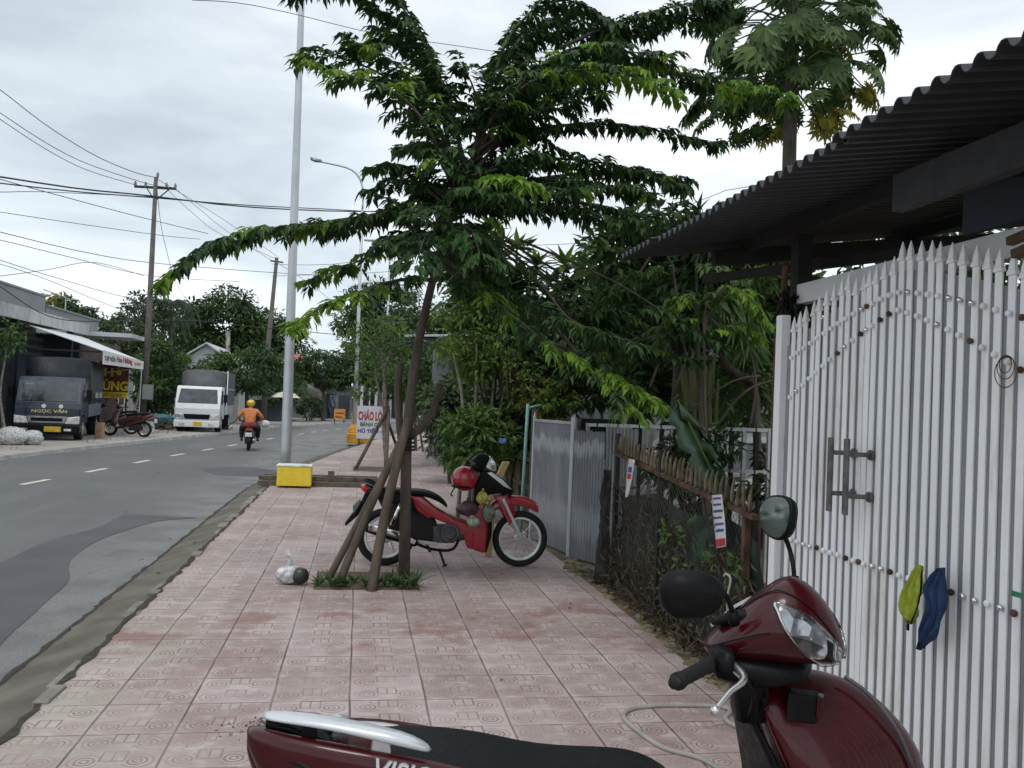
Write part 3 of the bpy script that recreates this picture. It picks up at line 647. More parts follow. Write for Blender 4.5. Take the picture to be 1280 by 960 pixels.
# climber with bright shoots under the roof corner
rn = random.Random(61); mb = MB(); cl = root('climbing_shrub', V((W(900, 500, 7.4).x, 7.4, -.05)), 'shrub with bright light green hanging shoots just below the roof corner', 'shrub', BG)
b0 = V((W(900, 500, 7.4).x, 7.4, -.05)); ms = MB()
for pp in ([(870, 420, .2), (890, 378, 0), (915, 362, -.1), (950, 385, -.2)], [(870, 400, .3), (865, 370, .3), (850, 372, .2), (842, 385, .2)], [(880, 400, 0), (905, 372, .2), (930, 368, .2), (955, 400, .2)], [(880, 420, 0), (900, 410, 0), (925, 405, 0), (945, 420, 0)]):
    pts = [W(x, y, 7.4+d) for x, y, d in pp]; ms.tube(path([b0]+pts, 12), .012, 5); fronds(mb, pts, 8, .26, .11, .04, rn, young=.9, step=7)
for pp in ([(870, 330, .2), (900, 335, 0), (930, 360, -.1), (950, 340, -.2)], [(840, 330, .2), (800, 340, .3), (770, 360, .2), (750, 385, .2)], [(850, 400, .2), (820, 420, 0), (790, 430, 0), (770, 460, 0)]):
    pts = [W(x, y, 7.8+d) for x, y, d in pp]; ms.tube(path([b0]+pts, 12), .012, 5); fronds(mb, pts, 9, .32, .12, .04, rn, young=.0, step=8)
ms.build('stem', barkM, cl); mb.build('crown', [leafC, leafYg], cl)
# hanging pods and arching stems
pm = leafmat('hanging_pod', (.11, .13, .05), (.2, .2, .09), .2); rn = random.Random(71)
pods = root('pod_tree', V((W(950, 500, 8.6).x, 8.6, -.05)), 'tree with long pale hanging pods and bare arching stems behind the wire fence', 'tree')
ms = MB(); mb = MB(); mc = MB(); b0 = V((W(950, 560, 8.6).x, 8.6, -.05))
ms.tube(path([b0, W(945, 500, 8.6), W(925, 470, 8.6), W(905, 450, 8.6), W(890, 380, 8.6)], 12), .045, 7)
for k in range(20):
    x = rn.uniform(855, 900); y0_ = rn.uniform(430, 475); y1_ = y0_+rn.uniform(60, 110); dy = rn.uniform(-.3, .3)
    mb.tube(path([W(x, y0_, 8.6+dy), W(x+rn.uniform(-4, 4), (y0_+y1_)/2, 8.6+dy), W(x+rn.uniform(-6, 6), y1_, 8.6+dy)], 5), [.014, .02, .022, .02, .017, .01], 5)
for pp in ([(895, 535), (920, 500), (945, 482), (975, 475)], [(860, 515), (885, 495), (920, 475), (950, 470)], [(812, 485), (825, 450), (838, 425)], [(840, 495), (850, 470), (858, 440)], [(935, 540), (945, 480), (930, 420), (900, 380)], [(955, 420), (930, 350), (945, 300)], [(948, 440), (940, 340), (905, 310)]):
    ms.tube(path([W(x, y, 8.3) for x, y in pp], 8), .014, 5)
for k in range(10): clump(mc, W(rn.uniform(855, 950), rn.uniform(395, 520), 8.9), .3, 60, .17, .055, rn)
for k in range(16):
    q = W(rn.uniform(895, 955), rn.uniform(330, 420), 8.4)
    for j in range(7): a = rn.uniform(0, 6.3); mc.leaf(q, V((math.cos(a)*.4, math.sin(a)*.4, -rn.uniform(.5, 1))), V((0, 1, 0)), .45, .03, .1)
ms.build('trunk', barkM, pods, smooth=True); mb.build('pods', pm, pods); mc.build('crown', [leafC], pods)
# banana leaf
ban = root('banana_plant', V((W(905, 600, 6.9).x, 6.9, -.05)), 'banana plant with one broad torn leaf leaning over the wire fence', 'plant')
mb = MB(); cs = path([W(846, 500, 6.9), W(862, 532, 6.85), W(880, 570, 6.8), W(905, 620, 6.8)], 14); hw = [.02, .08, .12, .15, .10, .155, .16, .17, .09, .16, .15, .13, .11, .08, .04]
rings = []
for i, p in enumerate(cs):
    rings.append([p+V((1, .2, .15)).normalized()*hw[i]*t*1.15+V((0, -.10*abs(t)+.03, -.16*abs(t)*abs(t)*(1 if t > 0 else .3))) for t in (-1, -.66, -.33, 0, .33, .66, 1)])
mb.loft(rings, cap=False, closed=False)
mb.build('leaf', M('banana_leaf', (.020, .052, .022), .45, var=.2, sc=5, stretch=(1, 1, 8)), ban, smooth=True, solid=.004)
MB().tube([p-V((0, .012, 0)) for p in cs], .008, 6).build('midrib', leafD, ban)
MB().tube(path([V((W(905, 600, 6.9).x, 6.9, -.05)), W(900, 700, 6.9), cs[-1]], 6), .035, 8).build('stem', leafC, ban, smooth=True)
#@@PART3@@
# ================================================================= WHITE GATE (plane X = 2.3)
GX = 2.3
gate = root('sliding_gate', (GX, 3.2, 0), 'white painted metal picket gate with spear tips and round studs, on the right', 'gate')
def arch(Y): return 2.385-.27*min(1.3, abs(Y-3.42))**1.35
YG0, YG1, STEP = .9, 4.42, .0655
# arched sheet behind the pickets, its grey standing in for their shaded sides
mb = MB(); vs = []; N_ = 60
for i in range(N_+1):
    Y = YG0+(YG1-YG0)*i/N_; vs += [(GX+.006, Y, .06), (GX+.006, Y, arch(Y)-.13)]
mb.add(vs, [(2*i, 2*i+2, 2*i+3, 2*i+1) for i in range(N_)]); mb.build('gap_shade_sheet', gapShadeM, gate, solid=.003)
k = 0; Y = YG0+.02; protoP = None; protoS = None
def picket_mesh(h, w_=.037):
    b = MB(); b.box((GX-.004, -w_/2, .07), (GX+.004, w_/2, h-.085)); z = h-.085; q = w_/2+.003
    lay = [(z, q), (z+.012, q), (z+.022, q*.75), (z+.045, q*.62), (h, .002)]
    rings = [[(GX-s_*.5, -s_, zz), (GX+s_*.5, -s_, zz), (GX+s_*.5, s_, zz), (GX-s_*.5, s_, zz)] for zz, s_ in lay]
    return b.loft(rings)
rn = random.Random(2)
def stud(Y, z): return MB().ball((GX-.026, 0, z), .0135, 10, 6, (.75, 1, 1))
pY = []
while Y < YG1-.02:
    pY.append(Y)
    Y += STEP if not (3.55 < Y < 3.66) else .042
for Y in pY:
    h = arch(Y) if abs(Y-3.62) > .2 else arch(Y)-.05
    b = picket_mesh(h); b.v = [(x, y+Y, z) for x, y, z in b.v]
    dx_, dy_ = rn.uniform(-.002, .002), rn.uniform(-.003, .003); b.v = [(x+dx_*z, y+dy_*(z-.1), z+.0) for x, y, z in b.v]; p = b.build('picket', gateM, gate, bevel=.0025, seg=1)
    for z, r_ in ((.945+rn.uniform(-.003, .003), .014), (arch(Y)-.075-.17*.35-.09, .013), (arch(Y)-.30-.15*abs(Y-3.42), .013)):
        s_ = MB(); s_.tube([(GX-.003, Y, z), (GX-.012, Y, z)], r_*.7, 8); s_.ball((GX-.014, Y, z), r_, 9, 6, (.8, 1, 1))
        s_.build('stud', rustM if rn.random() < .22 else chrome if rn.random() < .3 else gateM, p, smooth=True)
mb = MB()
for z in (.10, 1.45): mb.box((GX+.034, YG0, z), (GX+.07, YG1, z+.04))
mb.build('rail', gateM, gate)
# post at the far end of the gate, beam above
mb = MB(); mb.box((GX-.025, YG1+.02, 0), (GX+.03, YG1+.085, 2.16)); tag(mb.build('gate_post', gateM, bevel=.004, loc=(GX, YG1+.06, 0)), 'white square steel post at the far end of the picket gate', 'post')
mb = MB(); mb.box((2.40, .5, 2.235), (2.46, 4.52, 2.345)); tag(mb.build('gate_beam', paintW, bevel=.003, loc=(2.43, 2.5, 2.3)), 'pale horizontal steel beam behind the spear tips of the picket gate', 'beam')
# door pulls
hd = root('door_pull', (2.24, 3.66, 1.33), 'pair of upright flat bar handles in dull steel at the middle of the picket gate', 'handle')
for Y in (3.735, 3.60):
    b = MB(); b.box((2.175, Y-.016, 1.165), (2.19, Y+.016, 1.51)); b.build('grip_bar', M('dull_steel', (.17, .16, .155), .5, .6, var=.35, sc=20), hd, bevel=.002)
    for z in (1.25, 1.44): b = MB(); b.tube([(2.19, Y, z), (2.295, Y-.02, z)], .011, 10); b.disc((2.288, Y-.02, z), .024, .008, 'x', 14); b.build('standoff', M('dull_steel', (.2, .2, .2)), hd, smooth=False)
# cloths hung on the gate
def cloth(name, outline, mat, lab, edge=None):
    c = sum((WX(x, y, 2.235) for x, y in outline), V())/len(outline); pts = [WX(x, y, 2.235) for x, y in outline]
    mb = MB(); rings = []; nn = 14
    h = len(pts)//2; lin = lambda q, n: [q[min(int(i/n*(len(q)-1)), len(q)-2)].lerp(q[min(int(i/n*(len(q)-1)), len(q)-2)+1], i/n*(len(q)-1)-min(int(i/n*(len(q)-1)), len(q)-2)) for i in range(n+1)]; A = lin(pts[:h], nn); B_ = lin(pts[h:], nn)
    for i in range(nn+1):
        rings.append([A[i]*(1-t)+B_[i]*t+V((-.018-.018*math.sin(t*15+i*.2+1.3*math.sin(i*.5))*(.5+.5*i/nn), .005*math.sin(i*1.1+t*5), 0)) for t in [j/10 for j in range(11)]])
    mb.loft(rings, cap=False, closed=False); rt = mb.build(name, mat, loc=c, smooth=True, solid=.004); tag(rt, lab, 'cloth', None)
    if edge:
        e_ = MB(); loop = A+B_[::-1]; e_.tube([p+V((-.018, 0, 0)) for p in path(A, 20)], .0035, 5); e_.tube([p+V((-.02, 0, 0)) for p in path(B_, 20)], .0035, 5)
        e_.tube([A[-1]+V((-.02, 0, .01)), A[-1]+V((-.02, 0, -.035))], .006, 5); e_.build('hem', edge, rt)
    return rt
cloth('cleaning_cloth', [(1153, 706), (1140, 728), (1129, 757), (1141, 777), (1158, 708), (1157, 736), (1154, 754), (1144, 780)], M('yellow_green_cloth', (.36, .42, .045), .95, var=.15, sc=30, bump=.5, bsc=300), 'yellow green cloth with black hem tucked into the picket gate', blackpl)
cloth('cleaning_cloth', [(1178, 711), (1161, 731), (1166, 752), (1152, 813), (1186, 709), (1187, 748), (1181, 789), (1160, 806)], M('blue_cloth', (.018, .045, .12), .95, var=.2, sc=30, bump=.5, bsc=300), 'dark blue cloth hanging on the picket gate beside the yellow green one')
b = MB(); q = WX(1272, 744, 2.262); b.box((2.262, q.y-.03, q.z-.008), (2.268, q.y+.03, q.z+.010)); tag(b.build('green_tape', M('green_tape', (.02, .2, .1), .5), loc=q), 'strip of green tape stuck on the picket gate at the right edge', 'tape')
rn = random.Random(8); b = MB(); q = WX(1255, 462, 2.255)
for k in range(3): b.torus(q+V((0, rn.uniform(-.01, .01), rn.uniform(-.02, .02))), .03+.012*k, .0022, 'x', 22, 4)
tag(b.build('wire_loop', rustM, loc=q), 'coil of rusty wire hooked on a stud high on the picket gate', 'wire')

# ================================================================= CARPORT ROOF
rf = root('carport_roof', (3.5, 3, 2.6), 'dark corrugated metal roof overhanging the picket gate', 'roof')
def corr(mb, Ya, Yb, X0, X1, z0, slope, amp=.018, pitch=.085, twist=0.0, thick=.0025):
    n = int(abs(Yb-Ya)/pitch*8); m_ = 5; vs = []
    for i in range(n+1):
        Y = Ya+(Yb-Ya)*i/n; u = (Y/pitch) % 1; c = max(-1, min(1, 1.7*math.sin(2*math.pi*u)))*amp
        for j in range(m_+1):
            X = X0+(X1-X0)*j/m_; vs.append((X, Y, z0+(X-X0)*slope+c+twist*(Y-Ya)))
    mb.add(vs, [(i*(m_+1)+j, (i+1)*(m_+1)+j, (i+1)*(m_+1)+j+1, i*(m_+1)+j+1) for i in range(n) for j in range(m_)])
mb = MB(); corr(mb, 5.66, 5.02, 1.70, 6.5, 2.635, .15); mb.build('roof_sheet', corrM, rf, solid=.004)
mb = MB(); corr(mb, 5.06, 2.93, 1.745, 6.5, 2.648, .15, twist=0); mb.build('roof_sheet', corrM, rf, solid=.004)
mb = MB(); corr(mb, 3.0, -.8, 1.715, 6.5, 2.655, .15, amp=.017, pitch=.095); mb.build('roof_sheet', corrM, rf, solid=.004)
mb = MB()
for X, z in ((2.42, 2.70), (3.6, 2.86), (5.0, 3.07)): mb.bar((X, 5.5, z-.01), (X, -.6, z-.01), .05, .08)
mb.build('purlin', darkst, rf)
mb = MB()
for Y in (5.25, 3.0, .9): mb.bar((2.2, Y, 2.60), (6.4, Y, 3.14), .06, .10)
mb.build('rafter', darkst, rf)
b = MB(); b.bar((2.0, 3.0, 2.47), (2.0, 1.6, 2.47), .05, .14); b.build('fascia_board', M('black_timber', (.010, .010, .011), .8), rf)
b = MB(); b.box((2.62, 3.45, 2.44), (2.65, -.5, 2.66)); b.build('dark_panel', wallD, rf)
b = MB(); b.bar((2.30, 5.62, 2.52), (2.95, 4.2, 2.52), .05, .055); b.build('edge_beam', darkst, rf)
b = MB(); b.bar(WX(1268, 318, 2.2), WX(1345, 285, 2.2), .03, .03); b.bar(WX(1262, 302, 2.25), WX(1340, 270, 2.25), .03, .03); b.build('timber_batten', rustM, rf)
for (x, y, lb) in [(2.50, 4.66, 'dark steel column at the far end of the picket gate'), (6.2, 5.3, 'dark steel column at the back of the yard'), (6.2, .8, 'dark steel column deep in the carport')]:
    b = MB(); b.box((x-.045, y-.045, -.05), (x+.045, y+.045, 2.66 if x < 3 else 3.18)); tag(b.build('steel_column', darkst, loc=(x, y, 0)), lb, 'column')
b = MB(); b.tube(path([(2.36, 4.6, 0), (2.36, 4.6, 2.2), (2.38, 4.58, 2.45)], 8), .02, 8); b.tube([(2.34, 4.63, .3), (2.34, 4.63, 2.1)], .011, 6); tag(b.build('drain_pipe', rustM, smooth=True, loc=(2.36, 4.6, 0)), 'rusty thin pipe rising beside the white gate post', 'pipe')
rn = random.Random(18); b = MB()
for k in range(9):
    q = V((2.38+rn.uniform(-.05, .05), 4.55+rn.uniform(-.05, .05), 2.22)); b.tube(path([q, q+V((rn.uniform(-.12, .12), rn.uniform(-.12, .12), .08)), q+V((rn.uniform(-.1, .1), rn.uniform(-.1, .1), -.1)), q+V((0, 0, .02))], 8), .007, 5)
tag(b.build('cable_bundle', blackpl, loc=(2.38, 4.55, 2.2)), 'tangle of black cable on top of the white gate post', 'cable')
yh = root('carport_wall', (6.4, 2.5, 0), 'dark wall at the back of the carport behind the picket gate', 'wall')
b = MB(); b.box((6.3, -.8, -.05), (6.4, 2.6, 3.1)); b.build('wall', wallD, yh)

# ================================================================= WIRE FENCE (X = 2.3, Y 4.75 .. 7.4)
fn = root('wire_fence', (2.3, 6.0, 0), 'rusty chain link fence topped with curved metal pickets beside the white gate', 'fence')
def ftop(Y): return 1.02+(Y-4.7)*.072
def base_z(Y): return -.03
for Y in (4.85, 6.36, 7.5):
    b = MB(); b.box((2.285, Y-.022, -.1), (2.325, Y+.022, ftop(Y)+.16 if Y > 6 else 1.05)); b.build('post', darkst if Y > 5 else rustM, fn)
b = MB()
for (a_, c_) in ((4.72, 6.36), (6.36, 7.55)):
    b.bar((2.3, a_, ftop(a_)-.02), (2.3, c_, ftop(c_)-.02), .045, .03)
b.build('top_rail', rustM, fn)
spk = M('picket_metal', (.17, .135, .085), .65, .4, var=.45, sc=14, dirt=(.12, .08, .05), dsc=5, damt=.8)
rn = random.Random(9); Y = 4.80
while Y < 7.5:
    z = ftop(Y)-.01; h = .17+rn.uniform(-.015, .015); t = rn.uniform(-.012, .012)
    b = MB(); P = path([(2.3, Y, z), (2.297, Y+t*.3, z+h*.4), (2.300, Y+t, z+h*.75), (2.310, Y+t*1.4, z+h)], 6)
    b.tube(P, [.010, .013, .0135, .012, .010, .007, .003], 6); b.build('picket', spk, fn, smooth=True); Y += .084
# chain link: crossing wires
def chain(mb, Y0, Y1, z0, z1f, X, p=.055, r_=.0016, jig=0):
    rn_ = random.Random(4)
    s0 = -2.0
    while s0 < (Y1-Y0)+2.0:
        for sg in (1, -1):
            pts = []; n = 14
            for i in range(n+1):
                t = i/n; Yc = Y0+s0+sg*t*1.15; z = z0+t*1.15
                if Y0 <= Yc <= Y1 and z <= z1f(Yc): pts.append(V((X+.006*math.sin(Yc*40)+.02*math.sin(Yc*2.3+z*3), Yc, z)))
            if len(pts) > 1: mb.tube(pts, r_, 3, cap=False)
        s0 += p
mb = MB(); chain(mb, 4.85, 7.5, .0, lambda Y: ftop(Y)-.02, 2.305)
mb.build('wire_mesh', M('old_wire', (.12, .11, .095), .7, .4, var=.3), fn)
# old netting and dead palm fronds piled against it
b = MB(); rings = []
rn = random.Random(12)
for i in range(26):
    Y = 4.7+i*.113; rings.append([V((2.36+.03*math.sin(Y*7+z*5)+.04*math.sin(z*9+Y*2), Y, z)) for z in [.0, .1, .2, .3, .42, .54, .66, .78, .9+.04*math.sin(Y*5)]])
b.loft(rings, cap=False, closed=False); tag(b.build('shade_net', M('shade_net_fabric', (.018, .035, .022), .9, var=.5, sc=6, bump=.8, bsc=30, dirt=(.06, .05, .035), dsc=4), smooth=True, solid=.003, loc=(2.36, 6, 0)), 'dark green old netting behind the chain link fence', 'netting')
b = MB()
for k in range(1500):
    Y = rn.uniform(4.75, 7.6); z = rn.random()**1.2*(.95 if Y > 6.4 else .8); X = 2.34-rn.random()*.05-.04*(1-z)
    b.leaf(V((X, Y, z)), V((rn.uniform(-.3, .3), rn.uniform(-1, 1), rn.uniform(-1.3, .5))), V((-1, 0, .2)), rn.uniform(.05, .16), rn.uniform(.008, .025), .2)
for k in range(420):
    Y = rn.uniform(4.75, 8.2); b.leaf(V((2.28-rn.random()*.10, Y, .02+rn.random()*.05)), V((rn.uniform(-1, 1), rn.uniform(-1, 1), .1)), V((0, 0, 1)), rn.uniform(.04, .1), .02, .2)
tag(b.build('dead_leaves', leafDry, loc=(2.3, 6, 0)), 'dry brown leaves and stalks piled against the chain link fence', 'leaves', kind='stuff')
b = MB()
for k in range(26):
    Y = rn.uniform(4.8, 6.2); z = rn.uniform(.35, .95); q = V((2.27, Y, z))
    for j in range(5): b.leaf(q+V((0, rn.uniform(-.05, .05), rn.uniform(-.05, .05))), V((-.4, rn.uniform(-1, 1), rn.uniform(-1, .6))), V((-1, 0, .4)), .07, .028, .2)
tag(b.build('creeper', leafC, loc=(2.28, 5.4, 0)), 'thin green creeper growing through the chain link fence', 'plant', kind='stuff')
# black netting roll at the far end
b = MB(); rings = []
for i in range(9):
    z = i/8*1.22; n = 14; rings.append([V((2.26+.06*math.cos(t)*(1-.5*z)+.02*rn.uniform(-1, 1), 7.68+.11*math.sin(t)*(1-.6*z)+.03*rn.uniform(-1, 1), z*.85)) for t in [6.283*j/n for j in range(n)]])
b.loft(rings); tag(b.build('net_roll', M('black_net', (.03, .028, .026), .9, var=.6, sc=14, bump=1, bsc=40), smooth=True, loc=(2.26, 7.72, 0)), 'crumpled black netting bundled against the fence corner', 'netting')
# notices
def notice(px, X, lines, lab, z_off=0):
    P = [WX(x, y, X) for x, y in px]; c = sum(P, V())/4
    rt = root('paper_notice', c, lab, 'notice')
    b = MB(); g_ = []
    for i in range(9):
        t = i/8; a_ = P[0]*(1-t)+P[3]*t; b_ = P[1]*(1-t)+P[2]*t; g_.append([a_*(1-s)+b_*s+V((-.003*math.sin(t*5+s*2), 0, 0)) for s in (0, .25, .5, .75, 1)])
    b.loft(g_, cap=False, closed=False); b.build('sheet', M('notice_paper', (.62, .60, .62), .7, var=.06, sc=10), rt, smooth=True, solid=.002)
    for (t0, t1, s0, s1, m_) in lines:
        b = MB(); q = []
        for t in (t0, t1):
            a_ = P[0]*(1-t)+P[3]*t; b_ = P[1]*(1-t)+P[2]*t; q.append([a_*(1-s)+b_*s+V((-.003*math.sin(t*5+s*2)-.003, 0, 0)) for s in [s0+(s1-s0)*j/5 for j in range(6)]])
        b.loft(q, cap=False, closed=False); b.build('print_line', m_, rt)
rt_ = M('notice_red', (.45, .03, .04), .7); bl_ = M('notice_blue', (.06, .08, .22), .7)
notice([(890, 619), (903, 618), (908, 683), (895, 685)], 2.25, [(.05, .09, .1, .9, bl_), (.17, .21, .12, .85, bl_), (.29, .34, .1, .92, bl_), (.42, .46, .1, .8, bl_), (.54, .585, .14, .9, bl_), (.66, .71, .1, .88, bl_), (.84, .98, .03, .97, rt_)], 'narrow white paper notice with printed lines and a red foot on the wire fence')
notice([(786, 573), (794, 575), (785, 621), (781, 622)], 2.22, [(.2, .35, .2, .8, bl_), (.38, .52, .2, .8, rt_)], 'twisted strip of white paper with red and blue print on the fence corner post')
b = MB(); q = WX(905, 720, 2.24); b.tube(path([q, q+V((0, -.03, .02)), q+V((0, -.1, 0)), q+V((-.01, -.08, -.12)), q+V((0, -.1, -.3))], 12), .007, 6); tag(b.build('white_strap', M('dirty_white', (.45, .42, .37), .8), loc=q), 'short dirty white strap hooked on the chain link fence above the scooter', 'strap')
# stones along the foot of the fence
rn = random.Random(14)
b = MB()
for k in range(60):
    Y = rn.uniform(4.3, 9.0); s_ = rn.uniform(.02, .06); b.ball((2.2+rn.uniform(-.09, .13), Y, .0), s_, 7, 5, (1.2, 1, .6), jit=.25, seed=k)
tag(b.build('rubble', mossM, loc=(2.25, 6, 0)), 'small rubble stones along the foot of the chain link fence', 'rubble', kind='stuff')

# ================================================================= SHEET METAL GATE AND PANELS (Y 7.8 .. 9.6)
def wavy(mb, P0, P1, z0, z1, pitch, amp, nrm, lean=0.0, rn_=None):
    P0, P1 = V(P0), V(P1); d = P1-P0; L_ = d.length; n = max(8, int(L_/pitch*6)); nrm = V(nrm); vs = []
    for i in range(n+1):
        t = i/n; c = math.sin(2*math.pi*t*L_/pitch)*amp; p = P0+d*t+nrm*c; zt = z1+(rn_.uniform(-.012, .012) if rn_ else 0)
        vs += [(p.x, p.y, z0), (p.x+nrm.x*lean, p.y+nrm.y*lean+d.normalized().y*lean, zt)]
    mb.add(vs, [(2*i, 2*i+2, 2*i+3, 2*i+1) for i in range(n)])
def gp(x, Y): q = W(x, 600, Y); return V((q.x, q.y, 0))
sg = root('sheet_metal_gate', (2.28, 9, 0), 'flat grey sheet metal gate leaf with whitish weathering, right of the parked motorbike', 'gate')
A0, A1 = gp(665, 10.2), gp(715, 9.0)
b = MB(); wavy(b, A0, A1, .03, 1.42, .09, .003, (-.3, -1, 0)); b.build('sheet', fenceSh, sg, solid=.003)
b = MB()
for q in (A0, A1): b.tube([q+V((0, -.02, 0)), q+V((0, -.02, 1.46))], .02, 6)
b.bar(A0+V((0, -.02, 1.43)), A1+V((0, -.02, 1.43)), .03, .03)
for q in (A0, A1): b.tube([q+V((0, -.02, 1.46)), q+V((0, -.02, 1.53))], [.02, .003], 6)
b.build('frame', galv, sg)
B0, B1 = gp(714, 8.95), gp(754, 8.5)
sp = root('sheet_metal_gate', (2.3, 8.6, 0), 'ribbed grey sheet metal gate leaf standing ajar, middle of the three grey panels', 'gate')
b = MB(); wavy(b, B0, B1, .02, 1.36, .045, .006, (-.5, -1, 0), rn_=random.Random(5)); b.build('sheet', fenceSh, sp, solid=.003)
b = MB(); b.tube([B0, B0+V((0, 0, 1.5))], .026, 8); b.bar(B0+V((.05, .05, 1.12)), B1+V((.05, .05, 1.12)), .025, .025); b.bar(B0+V((.05, .05, .4)), B1+V((.05, .05, .4)), .025, .025); b.build('frame', galv, sp)
C0, C1 = gp(757, 8.35), gp(795, 7.75)
sc_ = root('corrugated_iron_sheet', (2.3, 8.1, 0), 'dark corrugated iron sheet leaning at the corner of the wire fence', 'iron sheet')
b = MB(); wavy(b, C0, C1, -.02, 1.42, .07, .014, (-.6, -1, 0), lean=.05, rn_=random.Random(6)); b.build('sheet', M('dark_iron_sheet', (.27, .28, .285), .6, .2, var=.3, sc=3, dirt=(.07, .05, .04), dsc=2, damt=.5, stretch=(1, 1, .4)), sc_, solid=.003)
m_ = fenceSh; nbx = NB(m_); pp_ = [n for n in m_.node_tree.nodes if n.type == 'BSDF_PRINCIPLED'][0]; src = pp_.inputs['Base Color'].links[0].from_socket
tcx = nbx.n('TexCoord').outputs['Object']; sp3 = nbx.n('SeparateXYZ'); m_.node_tree.links.new(tcx, sp3.inputs[0]); stm = nbx.n('Mapping'); stm.inputs['Scale'].default_value = (14, 14, 1.2); m_.node_tree.links.new(tcx, stm.inputs[0])
zz_ = nbx.m('ADD', sp3.outputs[2], nbx.m('MULTIPLY', nbx.m('SUBTRACT', nbx.noise(1, 5, stm.outputs[0]), .5), .28))
bd = nbx.m('MULTIPLY', nbx.ramp(zz_, 1.06, 1.16), nbx.ramp(zz_, 1.22, 1.27, 1, 0)); bd2 = nbx.m('MULTIPLY', nbx.ramp(zz_, .18, .34), nbx.ramp(zz_, .5, .62, .6, 0))
nbx.set(pp_.inputs['Base Color'], nbx.mix(nbx.m('MULTIPLY', nbx.m('MAXIMUM', bd, bd2), .75), src, (.42, .44, .45)))
# white railing behind, car behind
wr = root('white_railing', (3.6, 9.6, 0), 'white painted horizontal railing seen above the wire fence pickets', 'railing')
a_, c_ = W(735, 531, 9.4), W(962, 538, 8.0)
b = MB(); b.bar(a_, c_, .04, .035); b.build('rail', paintW, wr)
b = MB(); b.bar(a_-V((0, 0, .42)), c_-V((0, 0, .42)), .04, .035); b.build('rail', paintW, wr)
for k in range(17):
    t = k/16; q = a_*(1-t)+c_*t; b = MB(); b.box((q.x-.02, q.y-.02, -.05), (q.x+.02, q.y+.02, q.z+.02)); b.build('baluster', darkst if k % 2 else galv, wr)
# parked white car in the yard: lower body, glasshouse, wheels
cq = V((W(905, 560, 10.6).x, 10.6, -.05)); car = root('parked_car', cq, 'white car parked in the yard behind the wire fence and banana leaf', 'car')
pr = [(-2.1, .45), (-2.05, .85), (-1.5, .98), (-.9, 1.02), (-.45, 1.42), (.9, 1.45), (1.5, 1.05), (2.05, .98), (2.12, .5), (1.7, .28), (-1.7, .28)]
def prof(mb, pts, hw, c, rot=0.0, taper=None):
    m_ = Matrix.Rotation(rot, 3, 'Z'); rings = []
    for s in (-1, -.82, .82, 1):
        k_ = 1 if abs(s) < .9 else .93
        rings.append([V(c)+m_ @ V((x*(1 if abs(s) < .9 else .985), s*hw*(1 if z < 1.05 else .84), z*k_+(1-k_)*.5)) for x, z in pts])
    return mb.loft(rings)
b = MB(); prof(b, pr, .85, cq, R(20)); b.build('body', whiteP, car, smooth=False, bevel=.04)
b = MB(); prof(b, [(-.86, 1.04), (-.42, 1.36), (.86, 1.38), (1.35, 1.07)], .88, cq, R(20)); b.build('windows', glassD, car)
for sx in (-1.3, 1.3):
    for sy in (-.8, .8):
        q = cq+Matrix.Rotation(R(20), 3, 'Z') @ V((sx, sy, .31)); b = MB(); b.tube([q-V((-.034, .094, 0)), q+V((-.034, .094, 0))], .31, 18); wq = b.build('wheel', rubber, car)
        b = MB(); b.tube([q-V((-.036, .1, 0)), q+V((-.036, .1, 0))], .18, 14); b.build('rim', alu, wq)
# corrugated house at the back
hs = root('corrugated_house', (5, 14, 0), 'house of grey corrugated sheets behind the trees over the sheet metal gate', 'house')
b = MB(); wavy(b, (W(640, 500, 14.5).x, 14.5, 0), (W(980, 500, 14.5).x+1, 14.5, 0), -.05, 3.1, .16, .02, (0, -1, 0)); b.build('wall', corrWall, hs, solid=.004)
b = MB(); b.plate([(2.6, 14.2, 3.0), (9.5, 14.2, 3.0), (9.5, 20, 4.1), (2.6, 20, 4.1)], (0, 0, .04)); b.build('roof', roofW, hs)
q = W(745, 525, 14.4); b = MB(); b.box((q.x-.25, 14.40, q.z-.6), (q.x+.45, 14.44, q.z+.02)); b.build('window', glassD, hs)
# timber plank fence + odd posts left of the sheet gate
pf = root('plank_fence', (2.3, 11.5, 0), 'low old plank and post fence behind the tan plastic chair', 'fence')
rn = random.Random(77)
for k in range(11):
    Y = 10.4+k*.30; h = rn.uniform(.75, 1.0); b = MB(); b.box((2.32+rn.uniform(-.03, .03), Y, -.05), (2.36+rn.uniform(-.03, .03), Y+rn.uniform(.12, .24), h)); b.build('plank', oldwood, pf)
b = MB(); b.bar((2.29, 10.2, .86), (2.29, 13.8, .86), .03, .05); b.bar((2.29, 10.2, .5), (2.29, 13.8, .5), .03, .05); b.build('rail', oldwood, pf)
b = MB(); q = G(658, 668); b.tube([(q.x, 10.9, -.02), (q.x+.35, 10.9, 1.42)], .019, 8)
qa = V((W(657, 505, 10.4).x, 10.4, 0)); b = MB(); b.tube([qa, W(660, 505, 10.4)], .02, 8); b.tube([W(660, 510, 10.4), W(676, 506, 10.4)], .014, 6)
tag(b.build('teal_pipe', M('teal_paint', (.22, .42, .40), .6, var=.15, sc=6), smooth=True, loc=qa), 'thin pale teal upright pipe left of the grey sheet metal gate', 'pipe')
b = MB(); qa = V((W(669, 505, 10.3).x, 10.3, 0)); b.box((qa.x-.03, 10.27, -.03), (qa.x+.03, 10.33, 1.56)); tag(b.build('timber_post', oldwood, loc=qa), 'grey weathered timber post beside the thin teal pipe', 'post')
